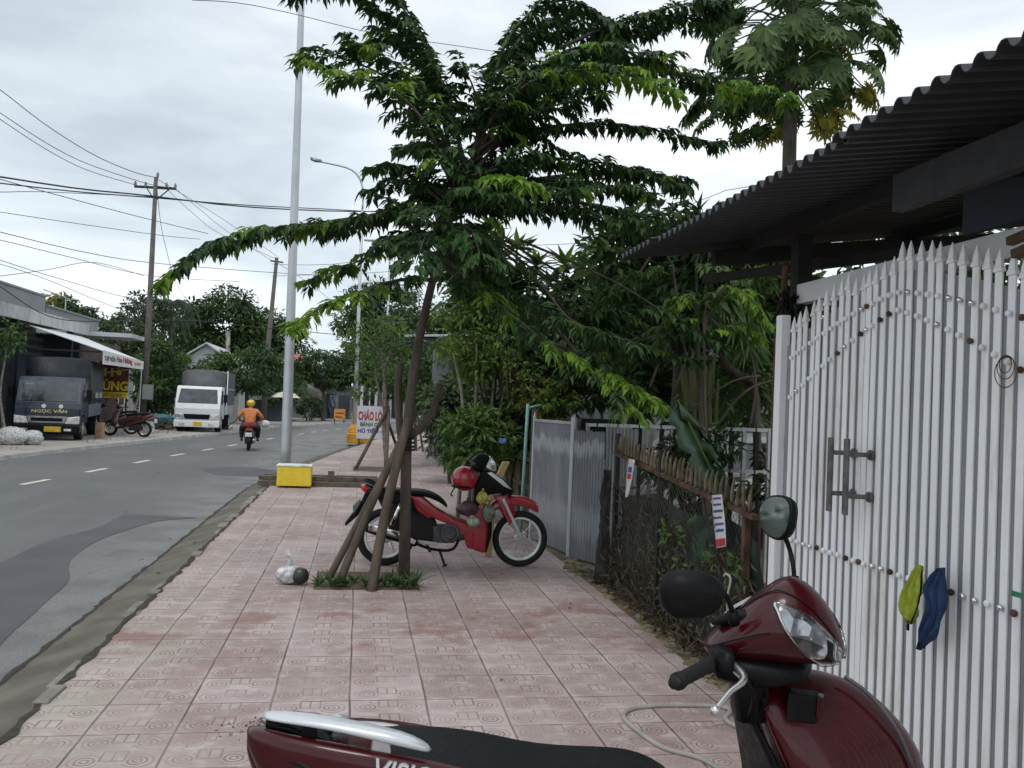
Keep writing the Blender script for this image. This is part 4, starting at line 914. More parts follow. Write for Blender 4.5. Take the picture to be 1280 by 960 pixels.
b = MB(); q = W(628, 551, 11.0); b.box((q.x-.045, 10.96, q.z-.035), (q.x+.045, 11.04, q.z+.03)); tag(b.build('small_box', M('blue_white_box', (.1, .16, .4), .6, var=.6, sc=18), loc=q, bevel=.004), 'small blue and white packet on top of the plank fence', 'packet')
# tan curved chair back peeping behind the bike cowl
tanM = M('tan_plastic', (.60, .42, .20), .5, var=.08, sc=4)
Yc = 9.0; b = MB(); P = [W(634, 577, Yc), W(629, 588, Yc), W(624, 600, Yc), W(617, 625, Yc), W(612, 668, Yc)]; P[-1].z = .0
b.loft([[p+V((dx, dy, 0)) for dx, dy in ((-.05, -.02), (.03, -.02), (.03, .02), (-.05, .02))] for p in path(P, 10)]); tag(b.build('curved_board', tanM, loc=P[-1], bevel=.01), 'tan curved board end standing up just behind the front cowl of the parked red motorbike', 'board')
# far canopy on the right side of the pavement
hc = root('canopy_house', (3.0, 22, 0), 'grey house with a flat white-edged canopy, right of the street tree trunk', 'house')
q0, q1 = W(506, 421, 20), W(562, 417, 20)
b = MB(); b.plate([q0, q1+V((.9, 0, 0)), q1+V((.9, 5, .25)), q0+V((.5, 5, .3))], (0, 0, .05)); b.build('canopy', roofW, hc)
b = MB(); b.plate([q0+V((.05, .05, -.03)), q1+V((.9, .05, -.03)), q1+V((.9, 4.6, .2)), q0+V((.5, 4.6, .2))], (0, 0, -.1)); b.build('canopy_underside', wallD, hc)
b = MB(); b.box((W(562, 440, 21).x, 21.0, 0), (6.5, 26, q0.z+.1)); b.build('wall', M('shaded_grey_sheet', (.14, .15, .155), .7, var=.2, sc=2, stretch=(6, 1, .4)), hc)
#@@PART4@@
# ================================================================= PARKED RED UNDERBONE MOTORBIKE (plane Y = 8.45)
YB = 8.45
def bw(x, y, dy=0.0): return W(x, y, YB+dy)
bk = root('motorbike', V((bw(570, 700).x, YB, 0)), 'bright red and black motorbike with spoked wheels, parked behind the nearest tree stakes', 'motorbike')
def spoke_wheel(parent, c, R_, tr, nsp=20):
    w_ = MB().torus(c, R_-tr, tr, 'y', 48, 8, 1.05).build('wheel', rubber, parent, smooth=True)
    MB().torus(c, R_-tr*2.1, .015, 'y', 48, 6, 1.4).build('rim', M('white_rim', (.80, .80, .78), .35, .2), w_, smooth=True)
    b = MB()
    for k in range(nsp):
        a = 2*math.pi*k/nsp; a2 = a+(.32 if k % 2 else -.32); s_ = .022 if k % 4 < 2 else -.022
        b.tube([c+V((math.cos(a2)*.035, s_, math.sin(a2)*.035)), c+V((math.cos(a)*(R_-tr*2.2), 0, math.sin(a)*(R_-tr*2.2)))], .0024, 4)
    b.build('spokes', chrome, w_)
    b = MB(); b.disc(c, .058, .05, 'y', 20); b.disc(c, .02, .11, 'y', 12); b.build('hub', alu, w_, smooth=False, bevel=.004)
    return w_
fw, rw = bw(650, 672), bw(482, 672); fw.z = rw.z = .277
spoke_wheel(bk, fw, .277, .034); spoke_wheel(bk, rw, .277, .038)
def bplate(name, px, mat, dy, th, bevel=.012, parent=None, seg=3, lab=None):
    b = MB(); b.plate([bw(x, y, 0)+V((0, dy, 0)) for x, y in px], (0, th, 0)); o = b.build(name, mat, parent or bk, smooth=True, bevel=bevel, seg=seg)
    if lab: o['label'] = lab
    return o
def symtube(name, px, r, mat, dy, parent=None, both=True, n=10):
    b = MB()
    for s in ((-1, 1) if both else (-1,)): b.tube(path([bw(x, y)+V((0, s*dy, 0)) for x, y in px], n), r, 8)
    return b.build(name, mat, parent or bk, smooth=True)
symtube('fork', [(627, 622), (640, 650), (650, 672)], [.019, .017, .016], silverP, .075)
b = MB(); rings = []
for (x, y) in [(612, 634), (620, 627), (634, 622), (650, 622), (664, 627), (672, 633)]:
    p = bw(x, y); h = .075
    p = p-V((0, 0, .04))
    rings.append([p+V((0, math.sin(t)*.062, math.cos(t)*h-(.0 if math.cos(t) > -.2 else -.01))) for t in [R(a) for a in (-125, -90, -45, 0, 45, 90, 125)]])
b.loft(rings, cap=False, closed=False); ff = b.build('front_fender', redP2, bk, smooth=True, solid=.006, sub=1)
bplate('fork_cover', [(618, 620), (632, 618), (643, 640), (636, 656), (628, 642)], redP2, -.085, .012)
bplate('fork_cover', [(618, 620), (632, 618), (643, 640), (636, 656), (628, 642)], redP2, .073, .012)
bplate('fender_tip', [(664, 627), (672, 630), (673, 636), (666, 634)], silverP, -.04, .08, .006)
# body
bplate('front_cowl', [(600, 588), (612, 587), (628, 598), (641, 612), (638, 618), (622, 616), (608, 618), (598, 632), (590, 630), (592, 606)], blackpl, -.09, .18, .02, seg=4)
bplate('cowl_trim', [(607, 590), (613, 589), (627, 599), (638, 611), (628, 607)], silverP, -.094, .188, .004)
bplate('headlight', [(604, 571), (612, 569), (619, 578), (620, 589), (613, 590), (604, 583), (600, 575)], clearL, -.055, .11, .02)
bplate('handlebar_cowl', [(590, 574), (598, 567), (606, 567), (612, 571), (606, 584), (596, 590), (588, 584)], blackpl, -.08, .16, .02)
symtube('mirror_stem', [(598, 572), (594, 566)], .006, blackpl, .1)
b = MB(); b.tube(path([bw(590, 578)+V((0, s, 0)) for s in (-.33, -.15, 0, .15, .33)], 8), .012, 8); b.build('handlebar', blackpl, bk, smooth=True)
b = MB(); b.tube([bw(588, 579)+V((0, -.34, 0)), bw(589, 579)+V((0, -.20, 0))], .018, 8); b.tube([bw(588, 579)+V((0, .34, 0)), bw(589, 579)+V((0, .20, 0))], .018, 8); b.build('grip', rubber, bk, smooth=True)
bplate('leg_shield', [(590, 640), (604, 620), (609, 640), (607, 662), (604, 688), (600, 688), (588, 684)], redP2, -.15, .30, .02)
bplate('leg_shield_trim', [(604, 634), (613, 648), (612, 668), (606, 688), (602, 688), (605, 662)], blackpl, -.13, .26, .01)
bplate('side_fairing', [(512, 618), (527, 619), (545, 634), (566, 646), (584, 652), (596, 657), (604, 662), (603, 687), (582, 683), (578, 668), (562, 654), (545, 648), (530, 640), (518, 628)], redP2, -.125, .25, .018)
bplate('tail_fairing', [(458, 611), (476, 611), (512, 617), (530, 634), (524, 640), (500, 630), (474, 622), (458, 618)], blackpl, -.10, .20, .02)
bplate('side_panel', [(514, 619), (530, 624), (548, 643), (534, 646), (520, 636)], redP2, -.118, .236, .01)
b = MB(); rings = []
for x, y, hw_, h in [(456, 604, .07, .014), (470, 608, .10, .022), (492, 612, .12, .028), (515, 613, .125, .03), (530, 614, .13, .035), (545, 619, .13, .035), (556, 627, .11, .03), (559, 632, .07, .018)]:
    p = bw(x, y); rings.append([p+V((0, hw_*math.copysign(abs(math.cos(t))**.6, math.cos(t)), h*math.copysign(abs(math.sin(t))**.7, math.sin(t))-.01)) for t in [6.2832*j/14 for j in range(14)]])
b.loft(rings); b.build('seat', seatM, bk, smooth=True, sub=1)
b = MB(); b.tube(path([bw(480, 610)+V((0, -.10, 0)), bw(462, 604)+V((0, -.10, .02)), bw(455, 602)+V((0, 0, .02)), bw(462, 604)+V((0, .10, .02)), bw(480, 610)+V((0, .10, 0))], 12), .011, 8); b.build('grab_rail', blackpl, bk, smooth=True)
bplate('tail_light', [(451, 606), (457, 605), (462, 612), (458, 616), (452, 612)], redL, -.06, .12, .008)
bplate('rear_mudguard', [(458, 612), (466, 618), (459, 630), (446, 645), (432, 657), (431, 654), (440, 642), (452, 626)], blackpl, -.055, .11, .008)
bplate('number_plate', [(441, 632), (450, 624), (451, 627), (442, 642)], M('plate_dark', (.12, .12, .12), .5), -.085, .17, .002)
bplate('under_frame', [(470, 618), (520, 630), (545, 650), (548, 668), (540, 680), (500, 676), (486, 660), (480, 640)], darkst, -.05, .10, .012)
b = MB(); c0 = bw(561, 664); b.disc(c0+V((0, -.11, 0)), .095, .05, 'y', 22); b.disc(c0+V((0, -.14, 0)), .06, .02, 'y', 18); b.tube([c0+V((-.06, -.05, -.04)), c0+V((.16, -.05, .0))], .075, 12); b.box(c0+V((-.16, -.10, -.10)), c0+V((.05, .10, .06))); b.build('engine', M('engine_metal', (.10, .10, .105), .5, .6, var=.3, sc=12), bk, bevel=.01)
b = MB(); b.tube(path([bw(575, 664)+V((0, -.08, 0)), bw(565, 684)+V((0, -.10, 0)), bw(540, 684)+V((0, -.12, 0)), bw(518, 676)+V((0, -.15, 0))], 12), .014, 8)
b.tube(path([bw(520, 676)+V((0, -.15, 0)), bw(496, 668)+V((0, -.16, 0)), bw(455, 656)+V((0, -.17, 0))], 10), [.03, .04, .045, .045, .045, .045, .045, .044, .042, .038, .03], 14); b.build('exhaust', blackpl, bk, smooth=True)
bplate('exhaust_guard', [(461, 650), (500, 661), (519, 671), (516, 676), (498, 669), (460, 659)], chrome, -.225, .012, .004)
for s in (-1, 1): MB().tube([bw(500, 628)+V((0, s*.1, 0)), bw(489, 655)+V((0, s*.1, 0))], .022, 8).build('shock_absorber', chrome, bk, smooth=True)
b = MB(); b.bar(rw+V((0, -.09, 0)), bw(545, 678)+V((0, -.09, 0)), .03, .035); b.bar(rw+V((0, .09, 0)), bw(545, 678)+V((0, .09, 0)), .03, .035); b.build('swingarm', alu, bk, bevel=.004)
b = MB(); b.tube([bw(549, 686)+V((0, .02, 0)), V((bw(556, 700).x, YB-.02, .005))], .012, 6); b.tube([V((bw(556, 700).x-.02, YB-.06, .006)), V((bw(556, 700).x+.02, YB+.02, .006))], .012, 6); b.build('kickstand', darkst, bk)
b = MB(); b.tube([bw(535, 684)+V((0, -.22, 0)), bw(535, 684)+V((0, .22, 0))], .014, 8); b.build('footpeg', rubber, bk)
# helmet and bags hanging on the bike
hp = bw(581, 598, -.16); he = root('helmet', hp, 'glossy red motorcycle helmet hanging on the parked red motorbike', 'helmet')
b = MB(); b.ball(hp, .125, 24, 14, (1.02, .95, .98)); b.build('shell', redP2, he, smooth=True)
b = MB(); b.torus(hp+V((-.02, 0, -.075)), .095, .012, 'z', 24, 6); b.build('rim', blackpl, he, smooth=True)
b = MB(); b.tube(path([hp+V((-.09, -.03, -.08)), hp+V((-.13, -.02, -.15)), hp+V((-.11, 0, -.17))], 6), .007, 5); b.build('chin_strap', blackpl, he, smooth=True)
def bagm(name, px, dy, r, sc_, mat, lab, knot=True, seed=0, extra=None):
    c = bw(*px, dy); b = MB(); vs = []; rn_ = random.Random(seed); n, m_ = 16, 12
    for i in range(m_+1):
        th = math.pi*i/m_
        for j in range(n):
            ph = 2*math.pi*j/n; k_ = r*(1+.07*math.sin(ph*5+seed+i*.4)*math.sin(th)+rn_.uniform(-.05, .05)*math.sin(th)); z = math.cos(th)
            wdt = math.sin(th)*(1-.35*max(0, z)); vs.append(c+V((k_*sc_[0]*wdt*math.cos(ph), k_*sc_[1]*wdt*math.sin(ph), k_*sc_[2]*z)))
    b.add(vs, [(i*n+j, (i+1)*n+j, (i+1)*n+(j+1) % n, i*n+(j+1) % n) for i in range(m_) for j in range(n)])
    if knot: b.tube([c+V((0, 0, r*sc_[2]*.9)), c+V((.005, 0, r*sc_[2]*1.35))], [.012, .02], 7)
    return tag(b.build(name, mat, loc=c, smooth=True, sub=1), lab, 'bag')
def film(name, col, a=.45):
    m, nb, p, o = newmat(name); tc = nb.n('TexCoord').outputs['Object']; nz = nb.noise(22, 4, tc)
    nb.set(p.inputs['Base Color'], nb.mix(nb.ramp(nz, .35, .65), [c*.6 for c in col], [min(1, c*1.3) for c in col])); p.inputs['Roughness'].default_value = .25
    b = nb.n('Bump'); b.inputs['Strength'].default_value = .8; b.inputs['Distance'].default_value = .02; nb.set(b.inputs['Height'], nb.noise(35, 4, tc)); nb.set(p.inputs['Normal'], b.outputs[0]); return m
bagm('shopping_bag', (584, 635), -.20, .10, (1.15, .8, .75), film('purple_film', (.09, .04, .06)), 'dark purple plastic bag hanging at the leg shield of the parked red motorbike', seed=1)
bagm('shopping_bag', (603, 622), -.22, .062, (1, .9, 1.1), film('yellow_film', (.50, .45, .08)), 'small yellow plastic bag hanging highest on the parked red motorbike', seed=2)
bagm('shopping_bag', (611, 641), -.20, .08, (.85, .8, 1.15), film('olive_film', (.16, .20, .13)), 'grey green translucent bag hanging rightmost on the parked red motorbike', seed=3)
bagm('shopping_bag', (592, 652), -.22, .062, (1.1, .9, .85), film('pale_film', (.40, .47, .36)), 'pale green white bag hanging lowest on the parked red motorbike', seed=4, knot=False)

# rubbish bag on the pavement
rb = root('plastic_bag', G(363, 734), 'clear plastic bag holding something dark, lying on the pavement left of the nearest tree pit', 'bag')
c = G(365, 733)+V((0, .08, .085)); b = MB(); vs = []; rn = random.Random(3)
def lump(c, r, sc_, jit, seed, n=18, m_=12):
    b = MB(); rn_ = random.Random(seed); vs = []
    for i in range(m_+1):
        th = math.pi*i/m_
        for j in range(n):
            ph = 2*math.pi*j/n; k_ = r*(1+rn_.uniform(-jit, jit)*math.sin(th)); vs.append(V(c)+V((k_*sc_[0]*math.sin(th)*math.cos(ph), k_*sc_[1]*math.sin(th)*math.sin(ph), k_*sc_[2]*math.cos(th))))
    return b.add(vs, [(i*n+j, (i+1)*n+j, (i+1)*n+(j+1) % n, i*n+(j+1) % n) for i in range(m_) for j in range(n)])
lump(c+V((-.03, 0, 0)), .10, (1.15, .8, .8), .12, 1).build('film', film('white_film', (.60, .60, .60)), rb, smooth=True)
lump(c+V((.06, -.035, -.005)), .075, (1, .8, .95), .05, 2).build('contents', M('dark_contents', (.03, .035, .03), .4, var=.4), rb, smooth=True)
b = MB(); q = c+V((-.02, 0, .06)); b.loft([[q+V((-.03, 0, 0)), q+V((.03, .01, 0))], [q+V((-.03, .01, .07)), q+V((0, 0, .08))], [q+V((-.06, 0, .13)), q+V((-.03, .01, .15))]], cap=False, closed=False); b.build('handle', film('white_film2', (.7, .7, .7)), rb, solid=.003)

# hose
hz_ = M('hose_grey', (.34, .32, .29), .6, var=.15, sc=6, dirt=(.18, .16, .13), dsc=8)
pts = [G(x, y, .012) for x, y in [(1010, 1010), (935, 985), (880, 950), (830, 935), (795, 912), (780, 896), (790, 886), (825, 882), (880, 882), (908, 885), (912, 890), (907, 899), (925, 910), (962, 917), (1000, 915)]]
tag(MB().tube(path(pts, 70), .0125, 8).build('garden_hose', hz_, smooth=True, loc=pts[5]), 'grey garden hose lying in a loop on the tiles by the foreground scooter', 'hose')
# small litter, crumbs of cement on the tiles
b = MB(); rn = random.Random(4)
for k in range(260):
    q = G(345+rn.gauss(0, 28), 912+rn.gauss(0, 6)); s_ = rn.uniform(.002, .007); b.ball((q.x, q.y, .004), s_, 5, 4, jit=.3, seed=k)
for k in range(120): b.ball((rn.uniform(-1.4, 2.0), rn.uniform(2.5, 9), .003), rn.uniform(.0015, .004), 5, 3, jit=.3, seed=k)
tag(b.build('grit', M('cement_grit', (.12, .10, .085), .95)), 'patch of dark cement grit on the tiles behind the scooter tail', 'grit', kind='stuff')

# ================================================================= FOREGROUND SCOOTER
sx = root('scooter', (.62, 2.2, 0), 'dark red scooter with black seat and silver grab rail in the near foreground', 'scooter')
def ring_se(c, ux, uz, a, bt, bb, n=20, p_=.72):
    out_ = []
    for j in range(n):
        t = 6.28318*j/n; cs, sn = math.cos(t), math.sin(t)
        out_.append(V(c)+ux*(a*math.copysign(abs(cs)**p_, cs))+uz*((bt if sn > 0 else bb)*math.copysign(abs(sn)**p_, sn)))
    return out_
UX, UY, UZ = V((1, 0, 0)), V((0, 1, 0)), V((0, 0, 1))
# seat
b = MB(); rings = []
for x, z, a in [(-.12, .772, .05), (-.09, .785, .09), (0, .795, .125), (.10, .796, .14), (.25, .785, .15), (.36, .768, .152), (.46, .742, .15), (.56, .728, .145), (.68, .725, .135), (.76, .722, .12), (.82, .705, .095), (.865, .675, .06), (.88, .65, .03)]:
    rings.append(ring_se((x, 2.2, z-.088), UY, UZ, a*.93, .052, .055, 22, .62))
b.loft(rings); b.build('seat', seatM, sx, smooth=True, sub=1)
# tail and side body
b = MB(); rings = []
for x, zt, zb, a in [(-.235, .790, .77, .012), (-.215, .797, .70, .04), (-.15, .795, .62, .09), (-.05, .787, .56, .135), (.05, .775, .52, .165), (.18, .755, .48, .185), (.33, .725, .45, .192), (.5, .68, .42, .185), (.65, .655, .38, .165), (.80, .60, .35, .14), (.88, .52, .33, .10)]:
    rings.append(ring_se((x, 2.2, (zt+zb)/2-(.022 if x < -.02 else .008)), UY, UZ, a+(0 if x < -.02 else .010), (zt-zb)/2, (zt-zb)/2, 24, .5))
b.loft(rings); body_ = b.build('body', redP, sx, smooth=True, sub=1)
b = MB(); rings = []   # black under-seat band
for x, zt, zb, a in [(-.10, .775, .745, .095), (.05, .775, .745, .13), (.2, .765, .735, .142), (.4, .735, .70, .147), (.6, .70, .66, .14), (.8, .66, .60, .115)]:
    rings.append(ring_se((x, 2.2, (zt+zb)/2-.03), UY, UZ, a, (zt-zb)/2, (zt-zb)/2, 16, .6))
b.loft(rings); b.build('seat_base', blackpl, sx, smooth=True)
for s_ in (-1, 1):   # painted flank under the seat edge
    b = MB(); rings = []
    for x, zt, zb, y in [(-.235, .795, .78, .015), (-.20, .803, .70, .045), (-.15, .803, .64, .078), (-.06, .796, .60, .112), (.04, .785, .58, .134), (.13, .772, .56, .146), (.25, .748, .54, .152), (.40, .708, .50, .152), (.58, .655, .46, .145), (.74, .60, .42, .125)]:
        dz = -.028 if s_ > 0 else 0
        rings.append(ring_se((x, 2.2+s_*y, (zt+zb)/2+dz), UY, UZ, .032, (zt-zb)/2, (zt-zb)/2, 16, .6))
    b.loft(rings); b.build('side_cover', redP, sx, smooth=True, sub=1)
# rail: two arms meeting at the tail
def rail_arm(s):
    b = MB(); rings = []
    P = [(-.200, .822, .0, .014, .006), (-.18, .832, .035*s, .028, .010), (-.12, .838, .07*s, .034, .013), (-.04, .836, .10*s, .034, .015), (.04, .826, .125*s, .032, .017), (.10, .816, .14*s, .03, .020), (.16, .803, .15*s, .024, .019), (.205, .786, .152*s, .012, .010)]
    if s > 0: P = [(x, z-.04-.03*min(1, y/.1), y*.62, wd*.8, h) for x, z, y, wd, h in P]
    for x, z, y, wd, h in P: rings.append(ring_se((x, 2.2+y, z-.006), UY, UZ, wd, h, h*.6, 14, .85))
    b.loft(rings); return b.build('grab_rail', silverP, sx, smooth=True, sub=1)
ra = rail_arm(-1); rail_arm(1)
b = MB(); b.loft([ring_se((x, 2.2, z), UY, UZ, wd, .012, .016, 12) for x, z, wd in [(-.19, .80, .02), (-.13, .80, .06), (-.07, .785, .085), (-.03, .77, .09)]])
b.box((-.10, 2.11, .74), (-.065, 2.15, .82)); b.box((-.10, 2.22, .72), (-.065, 2.25, .78)); b.build('rail_support', blackpl, sx, smooth=False, bevel=.006)
b = MB(); b.plate([(.062, 2.062, .762), (.112, 2.055, .756), (.105, 2.055, .805), (.066, 2.062, .812)], (0, .03, 0)); b.build('rail_bracket', silverP, sx, bevel=.004)
b = MB(); rings = [ring_se((x, 2.2, z), UY, UZ, a, h, h, 12) for x, z, a, h in [(-.055, .790, .03, .008), (-.02, .795, .045, .014), (.01, .79, .04, .012)]]; b.loft(rings); b.build('seat_lock', silverP, sx, smooth=True)
# tail lamp (clear indicator lens) each side, set on the body
for s in (-1, 1):
    b = MB(); y = 2.2
    b.loft([[V((x, y+s*(a+.006), zt)), V((x, y+s*(a+.016), (zt+zb)/2)), V((x, y+s*(a+.008), zb))] for x, zt, zb, a in [(-.17, .735, .71, .07), (-.13, .738, .67, .09), (-.08, .728, .64, .115), (-.02, .70, .63, .14), (.04, .665, .63, .162)]], cap=False, closed=False)
    b.build('tail_lamp', M('grey_lens', (.30, .31, .33), .12, .3, var=.4, sc=20, coat=1), sx, smooth=True, solid=.006)
    b = MB(); b.tube([V((x, y+s*(a+.012), zt+.006)) for x, zt, a in [(-.15, .742, .085), (-.10, .740, .11), (-.03, .712, .138), (.04, .675, .162), (.09, .65, .172)]], .007, 6); b.build('lamp_trim', blackpl, sx, smooth=True)
# badge on the near flank
tl_ = W(470, 948, 2.018)
text('VISION', 'badge_lettering', (tl_.x, 2.018, tl_.z-.045), (1, -.04, -.19), (0, .14, 1), .045, .19, silverP, sx, ext=.012, bold=.012, shear=.35)
# wheels, swing unit, exhaust, mudguards
for cx_, nm in ((0.02, 'r'), (1.27, 'f')):
    c = V((cx_, 2.2, .255)); w_ = MB().torus(c, .205, .05, 'y', 40, 10, .95).build('wheel', rubber, sx, smooth=True)
    b = MB(); b.torus(c, .165, .014, 'y', 36, 6, 2.2)
    for k in range(5): a = 6.283*k/5; b.bar(c, c+V((math.cos(a)*.165, 0, math.sin(a)*.165)), .03, .022, up=UY)
    b.disc(c, .05, .07); b.build('rim', alu, w_, bevel=.003)
b = MB(); b.box((.02, 2.08, .20), (.50, 2.14, .32)); b.disc((.45, 2.11, .30), .09, .12); b.box((.28, 2.14, .22), (.55, 2.28, .36)); b.build('engine', M('engine_metal', (.1, .1, .1)), sx, bevel=.02)
b = MB(); b.tube(path([(.5, 2.06, .2), (.3, 2.03, .22), (.1, 2.02, .27), (-.16, 2.02, .33)], 10), [.02, .03, .045, .052, .055, .055, .055, .055, .052, .048, .035], 14); b.build('exhaust', blackpl, sx, smooth=True)
b = MB(); b.loft([[V((c_x, 2.2+y, z)) for y, z in ((-.07, zz-.03), (-.05, zz+.01), (0, zz+.02), (.05, zz+.01), (.07, zz-.03))] for c_x, zz in ((-.36, .30), (-.33, .42), (-.25, .52), (-.12, .56), (.1, .57))], cap=False, closed=False); b.build('rear_mudguard', blackpl, sx, smooth=True, solid=.006)
b = MB(); b.loft([[V((c_x, 2.2+y, z)) for y, z in ((-.075, zz-.05), (-.05, zz), (0, zz+.015), (.05, zz), (.075, zz-.05))] for c_x, zz in ((1.02, .42), (1.12, .51), (1.27, .54), (1.42, .50), (1.53, .40))], cap=False, closed=False); b.build('front_mudguard', redP, sx, smooth=True, solid=.006)
b = MB(); b.tube([(1.21, 2.11, .62), (1.27, 2.11, .26)], .018, 8); b.tube([(1.21, 2.29, .62), (1.27, 2.29, .26)], .018, 8); b.build('fork', alu, sx, smooth=True)
# floor and centre
b = MB(); b.loft([ring_se((x, 2.2, z), UY, UZ, a, h, h, 16, .5) for x, z, a, h in [(.80, .42, .13, .10), (.92, .36, .17, .07), (1.08, .36, .18, .08), (1.18, .45, .17, .14)]]); b.build('floor_board', blackpl, sx, smooth=True)
# leg shield / front apron: horizontal sections from a wide flat rear face to the nose
def apron(z, x0, x1, hw, n=9):
    pts = []
    for j in range(n):   # left rear -> nose -> right rear
        t = -1+2*j/(n-1); pts.append(V((x0+(x1-x0)*(1-abs(t)**2.2), 2.2+hw*math.copysign(abs(t)**.8, t), z)))
    pts.append(V((x0+.015, 2.2+hw*.55, z))); pts.append(V((x0+.035, 2.2, z))); pts.append(V((x0+.015, 2.2-hw*.55, z)))
    return pts
b = MB(); b.loft([apron(z, x0, x1-.038, hw) for z, x0, x1, hw in [(.915, 1.10, 1.24, .03), (.905, 1.07, 1.33, .07), (.88, 1.05, 1.41, .115), (.84, 1.045, 1.48, .15), (.79, 1.06, 1.54, .18), (.72, 1.09, 1.60, .205), (.64, 1.125, 1.635, .215), (.55, 1.14, 1.62, .21), (.45, 1.14, 1.52, .18), (.38, 1.14, 1.38, .13)]])
ap = b.build('front_apron', redP, sx, smooth=True, sub=2)
b = MB()  # black cover on the inner face
b.loft([[V((x-.008, 2.2+y, z)) for y in (-hw, -hw*.5, 0, hw*.5, hw)] for z, x, hw in [(.86, 1.052, .04), (.80, 1.062, .07), (.74, 1.09, .10), (.68, 1.115, .13), (.60, 1.14, .15), (.5, 1.15, .15)]], cap=False, closed=False); b.build('inner_cover', blackpl, sx, smooth=True, solid=.01)
q = W(1010, 890, 2.05)
b = MB(); b.plate([W(x, y, 2.055) for x, y in [(985, 866), (1024, 872), (1022, 906), (982, 903)]], (.03, .05, 0)); b.build('glove_pocket', blackpl, sx, bevel=.006)
b = MB(); b.plate([W(x, y, 2.05) for x, y in [(1022, 870), (1030, 873), (1028, 898), (1020, 898)]], (.02, .03, 0)); b.build('pocket_trim', redP, sx, bevel=.003)
b = MB(); b.tube(path([W(x, y, Y_) for x, y, Y_ in [(1056, 846, 2.14), (1082, 864, 2.12), (1106, 890, 2.10), (1126, 921, 2.09), (1142, 962, 2.08)]], 10), .006, 6); b.build('apron_trim', M('grey_trim', (.09, .09, .1), .3), sx, smooth=True)
# ---- steering head, turned to the right
AH = R(42); Hh = V((math.cos(AH), -math.sin(AH), 0)); Hl = V((math.sin(AH), math.cos(AH), 0)); HC = V((1.04, 2.17, 0))
def hs_(f, l_, z): return HC+Hh*f+Hl*l_+UZ*z
SEC = [(-.095, 1.010, .975, .07), (-.07, 1.03, .955, .115), (-.03, 1.076, .95, .135), (.03, 1.136, .955, .145), (.075, 1.174, .962, .142), (.105, 1.190, .965, .134), (.145, 1.178, .97, .118), (.185, 1.148, .975, .096), (.22, 1.098, .982, .070), (.243, 1.05, .992, .035), (.25, 1.02, 1.0, .012)]
def secat(f):
    for a_, c_ in zip(SEC, SEC[1:]):
        if f <= c_[0]: t = (f-a_[0])/(c_[0]-a_[0]); return [a_[i]+(c_[i]-a_[i])*t for i in range(4)]
    return list(SEC[-1])
def spt(f, t, off=0.0):   # t: 0 = right side mid, 90 = top
    _, zt, zb, a = secat(f); cs, sn = math.cos(t), math.sin(t); zc = zb+(zt-zb)*.42; bt, bb = zt-zc, zc-zb
    return hs_(f, -(a+off)*math.copysign(abs(cs)**.95, cs), zc+(bt+off if sn > 0 else bb+off)*math.copysign(abs(sn)**(1.28 if sn > 0 else .9), sn))
b = MB(); b.loft([[spt(s_[0], 6.28318*j/28) for j in range(28)] for s_ in SEC]); b.build('handlebar_cowl', redP, sx, smooth=True, sub=1)
def lens(off, name, mat, inset=0.0, fr=14):
    for s in (0, 1):
        b = MB(); rr = []
        for i in range(fr+1):
            u = i/fr; f = .100+inset+(.248-.100-inset*1.2)*u
            hi = R(40-2*u+inset*-150); lo = R(40-86*min(1, u*1.35)**.9+8*max(0, u-.6)+inset*150)
            if u < .02: lo = hi-R(3)
            row = [spt(f, lo+(hi-lo)*k/8, off) for k in range(9)]
            if s: row = [q-Hl*2*((q-HC).dot(Hl)) for q in row]
            rr.append(row)
        b.loft(rr, cap=False, closed=False); b.build(name, mat, sx, smooth=True, solid=.002)
m, nb, p, o = newmat('lamp_reflector_faceted'); tc = nb.n('TexCoord').outputs['Object']; vo = nb.n('TexVoronoi'); vo.inputs['Scale'].default_value = 22; m.node_tree.links.new(tc, vo.inputs['Vector'])
sepc = nb.n('SeparateColor'); m.node_tree.links.new(vo.outputs['Color'], sepc.inputs[0])
rr_ = nb.n('ValToRGB'); rr_.color_ramp.interpolation = 'CONSTANT'; m.node_tree.links.new(sepc.outputs[0], rr_.inputs[0])
rr_.color_ramp.elements[0].color = (.12, .12, .13, 1); rr_.color_ramp.elements[1].position = .7; rr_.color_ramp.elements[1].color = (.85, .86, .88, 1)
e_ = rr_.color_ramp.elements.new(.35); e_.color = (.42, .43, .45, 1)
nb.set(p.inputs['Base Color'], rr_.outputs[0]); p.inputs['Metallic'].default_value = .85; p.inputs['Roughness'].default_value = .22
bb_ = nb.n('Bump'); bb_.inputs['Strength'].default_value = 1; bb_.inputs['Distance'].default_value = .02; nb.set(bb_.inputs['Height'], vo.outputs['Distance']); nb.set(p.inputs['Normal'], bb_.outputs[0])
reflM = m
lens(.0035, 'headlight', chrome); lens(.007, 'headlight_reflector', reflM, inset=.006)
gm, nb, p, o = newmat('clear_lens'); p.inputs['Base Color'].default_value = (1, 1, 1, 1); p.inputs['Roughness'].default_value = .03
tb = nb.n('BsdfTransparent'); gx = nb.n('MixShader'); fr_ = nb.n('Fresnel'); fr_.inputs[0].default_value = 1.5
gl = nb.n('BsdfGlossy'); gl.inputs['Roughness'].default_value = .04
gm.node_tree.links.new(fr_.outputs[0], gx.inputs[0]); gm.node_tree.links.new(tb.outputs[0], gx.inputs[1]); gm.node_tree.links.new(gl.outputs[0], gx.inputs[2]); gm.node_tree.links.new(gx.outputs[0], o.inputs[0])
lens(.013, 'headlight_glass', gm)
